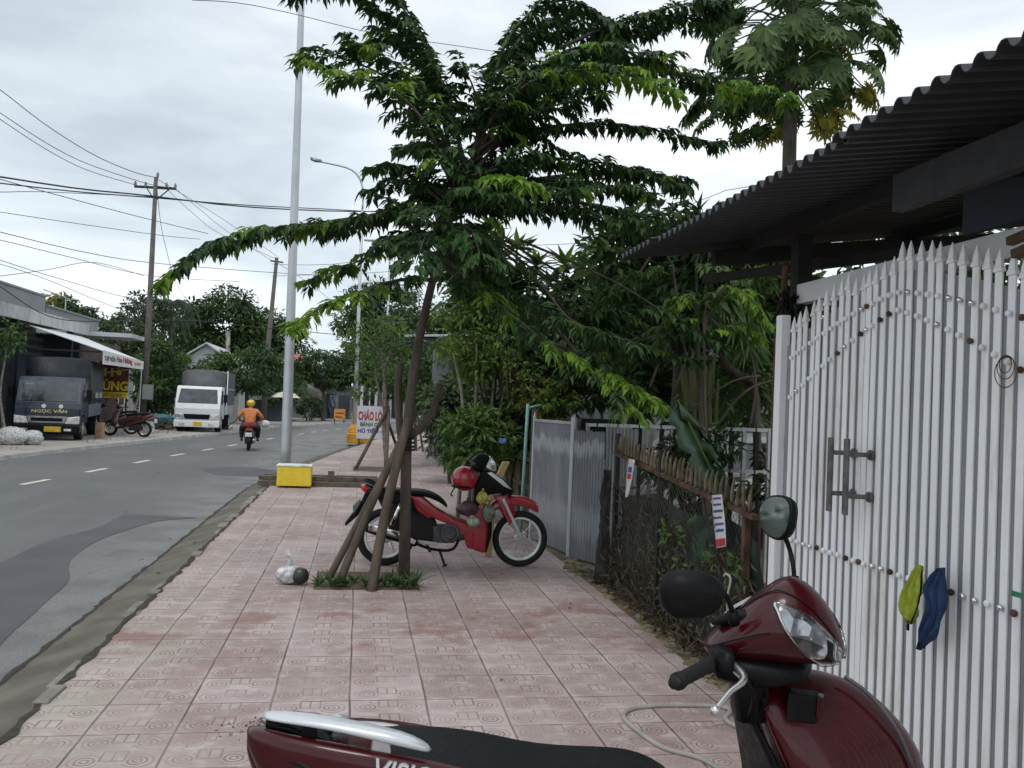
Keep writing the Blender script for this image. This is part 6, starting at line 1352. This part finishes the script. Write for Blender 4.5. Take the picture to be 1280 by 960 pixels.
# ================================================================= TRUCKS (local: front at y = 0 facing -y, width along x)
def truck(name, lab, paint, Lc, Lt, wd, hc, ht, cargo, bedm, plate):
    rt = root(name, (0, 0, 0), lab, 'truck'); h = wd/2
    side = [(0.02, .25), (.0, .95), (.06, 1.12), (.36, 1.76), (.50, hc), (1.5, hc), (1.55, .50), (1.12, .50), (1.02, .76), (.46, .76), (.36, .25)]
    b = MB(); b.plate([(-h, y, z) for y, z in side], (wd, 0, 0)); b.build('cab', paint, rt, bevel=.05, smooth=False, seg=3)
    n_ = V((0, -.64, .30)).normalized(); u0, u1 = V((0, .085, 1.16)), V((0, .35, 1.73))
    b = MB(); b.plate([u0+V((-h+.10, 0, 0))+n_*.01, u0+V((h-.10, 0, 0))+n_*.01, u1+V((h-.17, 0, 0))+n_*.01, u1+V((-h+.17, 0, 0))+n_*.01], n_*.015); b.build('windscreen', M('windscreen_glass', (.05, .062, .07), .1, 0, var=.5, sc=1.2, coat=.6), rt)
    for s in (-1, 1):
        b = MB(); b.plate([(s*(h+.004), .30, 1.16), (s*(h+.004), 1.25, 1.16), (s*(h+.004), 1.25, 1.70), (s*(h+.004), .50, 1.70)], (s*.01, 0, 0)); b.build('side_window', glassD, rt)
        b = MB(); b.plate([(s*(h-.42), -.03, .50), (s*(h-.02), -.01, .50), (s*(h-.02), -.01, .74), (s*(h-.36), -.03, .70)], (0, .05, 0)); b.build('headlight', clearL, rt, bevel=.02)
        b = MB(); b.tube([(s*h, .5, 1.5), (s*(h+.14), .42, 1.45)], .012, 5); b.box((s*(h+.16)-.07, .38, 1.22), (s*(h+.16)+.07, .43, 1.55)); b.build('mirror', blackpl, rt, bevel=.01)
        b = MB(); b.box((s*(h-.32)-.1, -.10, .29), (s*(h-.32)+.1, -.08, .36)); b.build('fog_light', clearL, rt)
    b = MB(); b.plate([(-h+.42, -.025, .52), (h-.42, -.025, .52), (h-.36, -.025, .72), (-h+.36, -.025, .72)], (0, .04, 0)); g_ = b.build('grille', M('grille_grey', (.30, .31, .32), .4, .5) if bedm else blackpl, rt, bevel=.01)
    b = MB(); b.box((-h+.48, -.035, .57), (h-.48, -.026, .67)); b.build('vent', blackpl, g_)
    b = MB(); b.box((-h+.0, -.07, .20), (h, .10, .46)); b.build('bumper', paint if not bedm else blackpl, rt, bevel=.03)
    b = MB(); b.box((-.12 if not bedm else -.05, -.085, .26), (.22 if not bedm else .40, -.072, .42)); b.build('number_plate', M('plate_yellow', (.65, .42, .03), .5), rt)
    for s in (-1, 1):
        for y, dual in ((.74, 0), (Lt-1.0, 1)):
            c = V((s*(h-.13), y, .34)); b = MB(); b.tube([c-V((.11+.05*dual, 0, 0)), c+V((.11, 0, 0))], .34, 24); w_ = b.build('wheel', rubber, rt, bevel=.02)
            b = MB(); b.tube([c+V((s*.105, 0, 0)), c+V((s*.118, 0, 0))], .19, 16); b.disc(c+V((s*.12, 0, 0)), .07, .03, 'x', 12); b.build('rim', alu, w_)
    b = MB(); b.box((-.4, .6, .45), (-.3, Lt-.1, .62)); b.box((.3, .6, .45), (.4, Lt-.1, .62)); b.box((-h+.1, 1.9, .35), (-h+.4, 2.5, .62)); b.build('chassis', darkst, rt)
    b = MB(); b.box((-h-.02, 1.62, .68), (h+.02, Lt, 1.18)); b.build('cargo_bed', bedm or alu, rt, bevel=.01)
    rn_ = random.Random(5); b = MB(); rings = []
    for i in range(13):
        y = 1.62+(Lt-1.62)*i/12; o_ = .03*(i % 2); prof_ = [(-h-.03, 1.10), (-h-.03-o_*.5, 1.5), (-h-.02, 1.9), (-h+.0, ht-.12), (-h+.16, ht-.02), (-.4, ht+.02-o_), (0, ht+.03-o_), (.4, ht+.02-o_), (h-.16, ht-.02), (h-.0, ht-.12), (h+.02, 1.9), (h+.03+o_*.5, 1.5), (h+.03, 1.10)]
        rings.append([V((x+rn_.uniform(-.015, .015), y, z+rn_.uniform(-.015, .015))) for x, z in prof_])
    b.loft(rings); b.build('cargo_cover', cargo, rt, smooth=True)
    return rt
tk = truck('truck', 'dark blue truck with tarpaulin cover and gold name on its bonnet, under the awning', blueP, 1.5, 5.0, 1.80, 1.90, 2.52, tarpM, M('bed_blue_grey', (.09, .12, .16), .6), 1)
text('NGỌC VÂN', 'bonnet_lettering', (-.42, .004, .80), UX, UZ, .14, .95, M('gold_letter', (.62, .50, .20), .5), tk, ext=.014, bold=.03)
for x_ in (-.10, .36): b = MB(); b.disc((x_, .02, 1.02), .06, .04, 'y', 14); b.build('round_sticker', whiteP, tk)
b = MB(); b.box((-.66, .285, 1.63), (-.40, .29, 1.70)); b.build('windscreen_sticker', M('sticker_teal', (.2, .4, .45), .5), tk)
for y in (2.6, 3.6): b = MB(); b.box((.965, y, 1.28), (.975, y+.7, 1.46)); b.build('side_print', M('print_grey', (.3, .33, .36), .6), tk)
q = G(100, 551, FZ); q = G(60, 550, FZ); tk.location = (q.x, q.y-.2, FZ); tk.rotation_euler.z = R(9)
tk2 = truck('truck', 'white light truck with a tall grey box body, parked across the road facing the camera', whiteP, 1.5, 4.6, 1.75, 1.86, 2.55, tarpG, None, 1)
b = MB(); b.box((.93, 1.62, 1.10), (.955, 4.55, 2.5)); b.build('cargo_side', M('dark_mesh', (.06, .065, .075), .6, var=.3, sc=8), tk2)
b = MB(); b.box((.93, 1.58, .7), (.97, 1.68, 2.56)); b.box((.956, 1.62, 1.75), (.965, 4.55, 1.80)); b.build('cargo_frame', whiteP, tk2)
q = G(245, 540, FZ); tk2.location = (q.x, q.y, FZ); tk2.rotation_euler.z = R(2)
# things round the trucks
BLK = M('black_red_paint', (.045, .008, .01), .3, coat=.6)
s1_ = small_scooter('scooter', 'black and dark red scooter parked side-on right of the blue truck', BLK, 'scooters parked beside the blue truck')
s2_ = copy_tree(s1_); s2_['label'] = 'dark scooter half hidden between the blue truck and the nearer parked scooter'
q = G(157, 546, FZ); s1_.location = (q.x, q.y+.2, FZ); s1_.rotation_euler.z = R(75)
q = G(138, 545, FZ); s2_.location = (q.x-.3, q.y+1.4, FZ); s2_.rotation_euler.z = R(110)
for i, (x, y, r_, sc_) in enumerate(((14, 556, .36, (1.15, .8, .72)), (40, 556, .25, (1.1, .8, .85)))):
    q = G(x, y, FZ); tag(lump((q.x, q.y, FZ+r_*sc_[2]*.9), r_, sc_, .12, 10+i).build('rubbish_bag', film('bag_film', (.55, .56, .55)), smooth=True, loc=(q.x, q.y, FZ)), ('big white rubbish sack, left of two by the blue truck', 'smaller greyish rubbish sack close to the bumper of the blue truck')[i], 'rubbish bag')
b = MB(); q = G(123, 548, FZ); b.box((q.x-.12, q.y, FZ), (q.x+.10, q.y+.3, FZ+.50)); tag(b.build('cardboard_box', M('cardboard', (.36, .22, .14), .85), loc=q, bevel=.01), 'narrow brown carton standing behind the rear wheel of the blue truck', 'box')
b = MB(); q = G(187, 541, FZ); b.tube([(q.x, q.y, FZ), (q.x, q.y, FZ+.42)], [.15, .20], 14); tag(b.build('bucket', M('bucket_white', (.55, .56, .55), .6), loc=q), 'white plastic bucket at the foot of the roadside utility pole', 'bucket')
hq = G(207, 537, FZ); b = MB(); rn = random.Random(3)
for k in range(40): b.ball((hq.x+rn.gauss(0, .9), hq.y+rn.gauss(0, .5), FZ+abs(rn.gauss(0, .16))), rn.uniform(.06, .2), 6, 5, (1.3, 1, .6), .3, k)
for k in range(30): a = rn.uniform(0, 3.1); p = V((hq.x+rn.gauss(.6, .9), hq.y+rn.gauss(0, .4), FZ+.1)); b.tube([p, p+V((math.cos(a)*.6, .1, rn.uniform(0, .5)))], .02, 4)
tag(b.build('scrap_heap', M('scrap', (.09, .075, .06), .9, var=.6, sc=6), loc=hq), 'heap of brushwood and scrap between the utility pole and the white truck', 'heap', kind='stuff')
tag(lump((W(200, 529, 41).x, 41, .32), .42, (1.6, 1, .5), .2, 7).build('tarp_bundle', M('blue_tarp', (.10, .25, .32), .6, var=.4, sc=6), smooth=True, loc=W(200, 529, 41)), 'crumpled blue tarpaulin on top of the scrap heap', 'tarpaulin')
# saplings by the shop
for i, (pp, lb) in enumerate((([(9, 549), (3, 520), (0, 490), (6, 450), (11, 415)], 'thin bare sapling at the far left edge in front of the dark shop'), ([(5, 540), (1, 505), (-6, 480), (-14, 460)], 'thin stake leaning left beside the sapling at the far left edge'))):
    P = [W(x, y, 26) for x, y in pp]; P[0].z = FZ
    if i == 0:
        rt = root('sapling', P[0], lb, 'tree'); MB().tube(path(P, 10), [.05-.003*k for k in range(11)], 6).build('trunk', M('pale_bark', (.2, .2, .2)), rt, smooth=True)
        MB().tube(path([W(6, 450, 26), W(14, 440, 26), W(24, 428, 26)], 5), .02, 5).build('limb', M('pale_bark', (.2, .2, .2)), rt); mc = MB()
        for (x, y) in ((12, 420), (18, 430), (8, 410), (3, 440), (20, 415), (-4, 430)): clump(mc, W(x, y, 26), .26, 60, .16, .07, rng)
        mc.build('crown', [leafC], rt)
    else: tag(MB().tube(P, .03, 6).build('stake', stakeM, loc=P[0]), lb, 'stake', STK)

# ================================================================= UTILITY POLES AND WIRES
pcM = M('pole_concrete', (.12, .11, .10), .9, var=.2, sc=4, dirt=(.12, .11, .1), dsc=3)
u1 = W0f(177, 540, 37.5); up_ = root('utility_pole', u1, 'dark utility pole with a wide double crossarm, standing by the white bucket', 'utility pole', 'utility poles along the road')
b = MB(); b.tube([u1, W(186, 400, 37.5), W(195, 222, 37.5)], [.14, .12, .08], 10); b.build('pole', pcM, up_, smooth=True)
b = MB(); a0, a1 = W(168, 233, 37.5), W(220, 236, 37.5); b.bar(a0, a1, .09, .09); b.bar(W(184, 236, 37.5), W(193, 250, 37.5), .04, .04); b.bar(W(211, 237, 37.5), W(195, 250, 37.5), .04, .04); b.build('crossarm', darkst, up_)
for x, y in ((169, 233), (219, 236), (197, 222), (182, 234), (208, 235)): q = W(x, y, 37.5); b = MB(); b.tube([q, q+V((0, 0, .12)), q+V((0, 0, .22))], [.05, .06, .03], 8); b.build('insulator', M('insulator', (.25, .18, .16), .3), up_)
b = MB(); q = W(186, 490, 37.3); b.box((q.x-.18, 37.0, q.z-.3), (q.x+.18, 37.3, q.z+.3)); b.build('meter_box', wallG, up_)
u2 = W0f(330, 500, 52); up2 = root('utility_pole', u2, 'tapered concrete utility pole leaning slightly, in front of the big dark tree', 'utility pole', 'utility poles along the road')
b = MB(); b.tube([u2, W(333, 455, 52), W(346, 322, 52)], [.17, .15, .10], 10); b.build('pole', pcM, up2, smooth=True)
b = MB(); b.bar(W(338, 326, 52), W(354, 328, 52), .08, .08); b.build('crossarm', darkst, up2)
u3 = W0f(285, 505, 62); up3 = root('utility_pole', u3, 'short pale pole standing out against the foot of the big dark tree', 'utility pole', 'utility poles along the road')
b = MB(); b.tube([u3, W(285, 414, 62)], [.2, .16], 8); b.build('pole', concM, up3, smooth=True)
wireM = M('cable_black', (.03, .03, .035), .7)
WG = 'overhead cables'
def wire(pp, Y0, Y1, r, lab=None, n=16):
    k = len(pp); P = [W(x, y, Y0+(Y1-Y0)*i/(k-1)) for i, (x, y) in enumerate(pp)]
    o = MB().tube(path(P, n), r, 4, cap=False).build('overhead_cable', wireM, loc=P[0]); tag(o, lab, 'cable', WG)
GENL = ['flat thin cable at crossarm height, just above the thick bundled cable at the left edge', 'cable starting above the thick bundle at the left edge and crossing beneath it', 'faint cable sloping gently, first below the thick bundled cable', 'long cable second below the thick bundle, running to the tall lamp post', 'long cable third below the thick bundle', 'cable that rises from the left edge to a peak then falls', 'steep falling cable high above the shop parapet, upper of two', 'steep falling cable high above the shop parapet, lower of two', 'short cable from crossarm to leaning pole, second of three', 'short cable from the crossarm pole tip to the leaning pole', 'cable low across the front of the big dark tree', 'cable falling steeply from the crossarm pole tip to the short pale pole', 'long cable from the leaning pole passing behind the street tree to the right', 'lower of the two long cables passing behind the street tree', 'cable leaving the leaning pole downwards to the far distance']
for pp, Y0, Y1, r, lb in [
    ([(-60, 70), (0, 112), (60, 158), (120, 195), (170, 216), (197, 222)], 22, 37.5, .014, 'topmost cable from the left edge to the tip of the crossarm pole'),
    ([(-60, 100), (0, 141), (60, 180), (110, 205), (182, 229), (208, 234)], 22, 37.5, .012, 'second cable from the top running down to the crossarm'),
    ([(-60, 108), (0, 149), (60, 188), (110, 213), (169, 231)], 22, 37.5, .012, 'third cable from the top ending at the left tip of the crossarm'),
    ([(-60, 212), (0, 221), (100, 236), (190, 245), (300, 258), (420, 264), (500, 264)], 24, 44, .026, 'thick bundled cable crossing the middle of the sky'),
    ([(-60, 222), (0, 229), (100, 240), (190, 247), (300, 256), (420, 262), (520, 268)], 24, 44, .020, 'cable running just under the thick bundled cable'),
    ([(-60, 238), (0, 240), (60, 240), (190, 246)], 24, 37.5, .012, None),
    ([(-60, 205), (0, 224), (80, 246), (170, 270), (260, 292)], 24, 40, .013, None),
    ([(-60, 255), (0, 265), (100, 280), (200, 294), (250, 299)], 24, 40, .010, None),
    ([(-60, 275), (0, 290), (100, 314), (185, 328), (330, 340), (420, 345)], 24, 50, .013, None),
    ([(-60, 290), (0, 300), (90, 322), (190, 345), (300, 352)], 24, 50, .012, None),
    ([(-60, 350), (0, 345), (60, 337), (119, 328), (180, 345)], 24, 38, .010, None),
    ([(-60, 300), (0, 325), (80, 350), (160, 372), (230, 380)], 24, 44, .011, None),
    ([(-60, 315), (0, 330), (60, 350), (120, 375), (160, 390)], 24, 40, .010, None),
    ([(220, 236), (250, 262), (285, 290), (340, 326)], 37.5, 52, .012, 'cable falling from the right tip of the crossarm to the leaning pole'),
    ([(208, 236), (245, 270), (275, 292), (346, 324)], 37.5, 52, .012, None),
    ([(197, 224), (240, 250), (280, 275), (346, 320)], 37.5, 52, .012, None),
    ([(200, 400), (260, 402), (330, 410), (420, 418)], 40, 52, .02, None),
    ([(186, 398), (120, 402), (60, 395), (0, 358), (-40, 330)], 37.5, 24, .018, 'drooping cable from the crossarm pole to the shop house at the left edge'),
    ([(195, 222), (205, 300), (230, 370), (285, 414)], 37.5, 62, .012, None),
    ([(240, 0), (300, 4), (370, 18), (470, 42), (590, 60), (720, 80)], 14, 18, .006, 'single cable high up, passing behind the tall lamp post and the tree top'),
    ([(340, 330), (420, 330), (560, 310), (760, 300), (900, 240), (1000, 232)], 52, 26, .012, None),
    ([(340, 345), (480, 340), (640, 322), (780, 318)], 52, 30, .012, None),
    ([(346, 328), (380, 350), (420, 380), (440, 400)], 52, 66, .014, None)]:
    wire(pp, Y0, Y1, r, lb or GENL.pop(0))

# ================================================================= HOUSES AND TREES ACROSS THE ROAD
def zpix(x, y, Y): return W(x, y, Y).z
def hall(name, lab, x0, x1, yt, Y, depth, wall, roof, ridge=.8, doors=(), win=()):
    a, c_ = W0f(x0, yt, Y), W0f(x1, yt, Y); z = (zpix(x0, yt, Y)+zpix(x1, yt, Y))/2; rt = root(name, (a+c_)/2, lab, 'house')
    b = MB(); b.box((a.x, Y, FZ), (c_.x, Y+depth, z)); b.build('wall', wall, rt)
    b = MB(); m_ = (a.x+c_.x)/2
    for i, (xx0, xx1) in enumerate(((a.x-.3, m_), (m_, c_.x+.3))):
        z0, z1 = (z, z+ridge) if i == 0 else (z+ridge, z)
        b.plate([(xx0, Y-.4, z0+.02), (xx1, Y-.4, z1+.02), (xx1, Y-.4, z1+.10), (xx0, Y-.4, z0+.10)], (0, depth+.8, 0))
    b.plate([(a.x, Y+.002, z), (c_.x, Y+.002, z), (m_, Y+.002, z+ridge)], (0, .1, 0)); b.build('roof', roof, rt)
    for x, y, x2, y2 in doors: p, q_ = W(x, y, Y), W(x2, y2, Y); b = MB(); b.box((p.x, Y-.03, max(FZ, q_.z)), (q_.x, Y-.005, p.z)); b.build('door', wallD, rt)
    for x, y, x2, y2 in win: p, q_ = W(x, y, Y), W(x2, y2, Y); b = MB(); b.box((p.x, Y-.03, q_.z), (q_.x, Y-.005, p.z)); b.build('window', glassD, rt)
    return rt
hall('house', 'white walled house with a pale metal roof behind the white truck', 215, 300, 462, 50, 6, wallW, roofW, 1.4, doors=[(222, 472, 236, 515)], win=[(250, 478, 262, 490)])
hall('house', 'low house with grey green roof behind the rider', 305, 352, 500, 55, 6, wallD, roofW, .8, win=[(315, 506, 322, 514)])
hall('house', 'grey walled house at the bend of the road behind the orange sign', 366, 405, 462, 66, 8, wallG, wallG, .3, doors=[(397, 470, 404, 522)])
hall('house', 'dark fronted house with a white edged roof, right part of the bend', 402, 440, 484, 67, 7, M('mid_grey_wall', (.16, .165, .17), .85), roofW, .4, doors=[(408, 492, 418, 524), (424, 494, 436, 524)])
hall('house', 'white columned house far down the road, seen left of the street tree stakes', 442, 520, 478, 78, 8, M('mid_grey_wall', (.16, .165, .17), .85), roofW, 1.2, win=[(452, 490, 458, 505), (464, 490, 470, 505)])
b = MB()
for k in range(7): q = W0f(452+k*9, 500, 77.6); b.box((q.x-.12, 77.5, FZ), (q.x+.12, 77.7, 3.2))
tag(b.build('colonnade', whiteP, loc=W0f(470, 500, 77.6)), 'row of thin white columns in front of the far white columned house', 'columns')
q = W(376, 457, 65); b = MB(); b.loft([[q+V((dx*s_, dy*s_, z)) for dx, dy in ((-1.5, -1), (1.2, -1), (1.2, 1), (-1.5, 1))] for s_, z in ((1, -.2), (.9, .1), (.3, .8))]); tag(b.build('tiled_roof', M('terracotta', (.5, .2, .12), .8), loc=q), 'small orange tiled roof corner above the grey house at the bend', 'roof')
# parasol
q = W(357, 497, 47); pq = W0f(357, 520, 47); ps_ = root('parasol', pq, 'cream parasol standing behind the head of the rider', 'parasol')
b = MB(); b.loft([[q+V((math.cos(t)*r_, math.sin(t)*r_, z)) for t in [6.283*j/8 for j in range(8)]] for r_, z in ((.75, 0), (.48, .22), (.04, .34))]); b.build('canopy', M('cream_cloth', (.62, .58, .50), .8), ps_)
b = MB(); b.tube([pq, q+V((0, 0, .4))], .03, 6); b.build('pole', darkst, ps_)
# orange notice board, blue tarps, awning at the bend
Yo = 56; a_, c_ = W(418, 511, Yo), W(431, 527, Yo); oq = root('notice_board', W0f(424, 527, Yo), 'small orange notice board on legs across the road at the bend', 'sign')
b = MB(); b.box((a_.x, Yo, c_.z+.15), (c_.x, Yo+.05, a_.z)); b.build('board', M('orange_board', (.60, .30, .05), .7), oq)
b = MB(); b.box((a_.x+.08, Yo-.012, a_.z-.3), (c_.x-.08, Yo-.004, a_.z-.22)); b.box((a_.x+.08, Yo-.012, a_.z-.55), (c_.x-.15, Yo-.004, a_.z-.47)); b.build('print_line', sr, oq)
for x in (a_.x+.05, c_.x-.05): b = MB(); b.box((x-.03, Yo+.06, FZ), (x+.03, Yo+.1, a_.z)); b.build('leg', darkst, oq)
for i, (x0, y0, x1, y1, col) in enumerate(((393, 478, 402, 522, (.04, .07, .13)), (405, 502, 413, 522, (.10, .16, .25)), (413, 494, 421, 508, (.5, .55, .62)))):
    p, q_ = W(x0, y0, 62), W(x1, y1, 62); b = MB(); r_ = []
    for k in range(7): z = q_.z+(p.z-q_.z)*k/6; r_.append([V((p.x+(q_.x-p.x)*j/5, 62+.15*math.sin(j*2+k), z)) for j in range(6)]+[V((p.x+(q_.x-p.x)*j/5, 62.6, z)) for j in (5, 3, 0)])
    b.loft(r_); tag(b.build('hanging_tarp', M('tarp_col%s' % 'abc'[i], col, .7, var=.3, sc=3), loc=(p.x, 62, q_.z)), ('tall dark blue tarpaulin hung in front of the grey house at the bend', 'short mid blue tarpaulin, hung beside the tall dark one', 'pale blue white sheet hung above the orange notice board')[i], 'tarpaulin')
b = MB(); b.plate([W(382, 497, 60), W(406, 500, 60), W(406, 500, 60)+V((0, 2, .5)), W(382, 490, 60)+V((0, 2, .5))], (0, 0, .06)); tag(b.build('faded_awning', M('faded_pink', (.5, .42, .38), .8), loc=W(394, 497, 60)), 'faded pinkish awning strip in front of the grey house at the bend', 'awning')
FT = 'trees across the road'
def ft(lab, px, Y, cxy, r, nb, n, L_, mats, seed, flat=.75, young=.15, br=.38, group=FT, gap=.15, tr=.16):
    return tree('leafy_tree', lab, W0f(px, 520, Y), W(px, cxy[1]+25, Y), W(cxy[0], cxy[1], Y), r, nb, n, L_, L_*.4, mats, group, tr=tr, br=br, flat=flat, seed=seed, gap=gap, young=young)
ft('biggest rounded dark tree on the skyline left of the tall lamp post', 282, 64, (278, 408), (3.3, 2.6, 3.0), 90, 110, .42, [leafB, leafC], 101, young=.08, br=.3)
ft('dark tree joining the left side of the biggest rounded tree', 238, 66, (240, 425), (2.3, 2, 2.4), 46, 90, .42, [leafB, leafC], 102)
ft('greyish airy tree directly behind the crossarm utility pole', 183, 56, (182, 395), (1.7, 1.6, 1.6), 50, 60, .30, [leafG, leafB], 103, gap=.35, br=.28)
ft('dark tree to the left of the airy greyish tree, over the thin white canopy', 150, 52, (150, 428), (2.2, 1.6, 1.5), 40, 80, .32, [leafB, leafG], 104)
ft('mid green tree hanging over the front of the white truck', 222, 46, (222, 462), (2.2, 1.6, 1.0), 44, 80, .26, [leafC, leafD], 105, flat=.45, young=.25)
ft('layered green tree between the white truck and the rider', 308, 48, (306, 462), (2.2, 1.8, 1.5), 52, 80, .28, [leafB, leafC], 106, flat=.45, young=.35)
ft('dense green bush tree beside the crossarm pole, above the scrap heap', 200, 42, (200, 470), (1.1, 1.1, 2.0), 46, 80, .24, [leafB, leafC], 107, young=.25)
ft('dark lower tree right behind the rider', 338, 56, (340, 480), (1.9, 1.6, 1.8), 44, 80, .32, [leafB, leafC], 108, young=.3)
ft('dark tree right of the leaning pole and left of the tall lamp post', 345, 70, (348, 425), (2.2, 2, 2.2), 46, 80, .42, [leafB], 109)
ft('spreading dark tree over the grey house at the bend', 404, 60, (406, 462), (2.8, 1.8, 1.4), 56, 80, .32, [leafB, leafC], 110, flat=.5)
ft('small tree with yellowish leaves over the shop parapet', 70, 50, (66, 380), (.9, .8, .6), 20, 50, .3, [leafY, leafC], 111, gap=.3)
ft('dark ragged tree top just right of the shop parapet', 92, 48, (92, 390), (1.1, .9, .9), 26, 60, .3, [leafB, leafC], 112, gap=.35, br=.3)
ft('tall dark tree far off, behind the curved lamp post', 470, 92, (480, 400), (5.4, 3, 4.2), 80, 100, .6, [leafB, leafC], 113)
ft('mid green tree behind the sapling, in front of the columned house', 460, 62, (452, 455), (2.3, 1.8, 1.6), 40, 80, .34, [leafB, leafC], 114, flat=.5, young=.3)
ft('dark tree above the canopy house, right of the street tree trunk', 545, 46, (545, 440), (3.2, 2, 3.4), 70, 100, .4, [leafB, leafC], 115, young=.12)
ft('dark far tree closing the view above the pavement', 510, 74, (512, 455), (3.8, 2.4, 3.6), 60, 100, .5, [leafB, leafC], 116, group='far pavement trees')
ft('round shrub under the faded awning at the bend', 388, 58, (388, 508), (1.0, .8, .75), 24, 60, .22, [leafG, leafC], 117, young=.4, tr=.05)
ft('low shrub in the corner at the foot of the utility pole', 235, 47, (236, 520), (.8, .8, .6), 20, 60, .22, [leafC], 118, tr=.05)
# tall palms beside the airy tree
for i, (x, y, Y, lb) in enumerate(((214, 372, 58, 'palm with drooping fronds between the airy tree and the biggest rounded tree'), (136, 395, 57, 'palm fronds rising left of the pale green pointed roof'), (203, 388, 59, 'lower palm right of the crossarm pole'))):
    b0 = W0f(x, 500, Y); t0 = W(x, y+18, Y); rt = root('palm_tree', b0, lb, 'palm tree', 'palms across the road'); MB().tube([b0, t0], [.16, .11], 7).build('trunk', barkM, rt); mc = MB(); rn = random.Random(i)
    for k in range(14):
        a = 6.28*k/14+rn.random(); P = path([t0, t0+V((math.cos(a)*.6, math.sin(a)*.6, .8)), t0+V((math.cos(a)*1.4, math.sin(a)*1.4, .5)), t0+V((math.cos(a)*1.8, math.sin(a)*1.8, -.5))], 12)
        for j in range(1, 13):
            d = (P[j]-P[j-1]).normalized(); s_ = d.cross(UZ).normalized()
            for sg in (-1, 1): mc.leaf(P[j], d*.4+s_*sg*.5+V((0, 0, -.8)), d, .55, .07, .1); mc.leaf(P[j]-d*.07, d*.4+s_*sg*.6+V((0, 0, -.6)), d, .5, .07, .1)
    mc.build('crown', [leafG], rt)
# distant belt of vegetation that closes the horizon
b = MB(); rn = random.Random(55)
for k in range(240):
    a = rn.uniform(-.95, 1.25); d = rn.uniform(105, 150); c = V((math.sin(a)*d, math.cos(a)*d, rn.uniform(.5, 4.5)))
    clump(b, c, (5, 4, 2.6), 60, 1.3, .6, rn, shell=.5)
tag(b.build('far_trees', [leafB]), 'far off belt of trees closing the horizon', 'trees', kind='stuff')
b = MB(); rn = random.Random(56)
for k in range(70):
    c = V((-18-rn.uniform(0, 10), rn.uniform(18, 70), rn.uniform(0, 2.5))); clump(b, c, (2.5, 3, 1.8), 60, .6, .25, rn)
for k in range(90):
    c = V((rn.uniform(8, 26), rn.uniform(6, 60), rn.uniform(.3, 2.4))); clump(b, c, (2.2, 2.6, 1.5), 70, .5, .2, rn)
tag(b.build('undergrowth', [leafB]), 'dark undergrowth behind the houses and yards', 'undergrowth', kind='stuff')
# weeds on the far verge and in the gutter
b = MB(); rn = random.Random(57)
for k in range(500):
    y = rn.uniform(20, 60); x = fk(y)-rn.uniform(.6, 2.2)
    if noise.noise((x*.6, y*.25, 3)) > .1:
        a = rn.uniform(0, 6.28); b.leaf(V((x, y, FZ)), V((math.cos(a)*.5, math.sin(a)*.5, 1)), V((1, 0, 0)), .12, .04)
tag(b.build('verge_grass', leafC), 'sparse grass on the far verge', 'grass', kind='stuff')
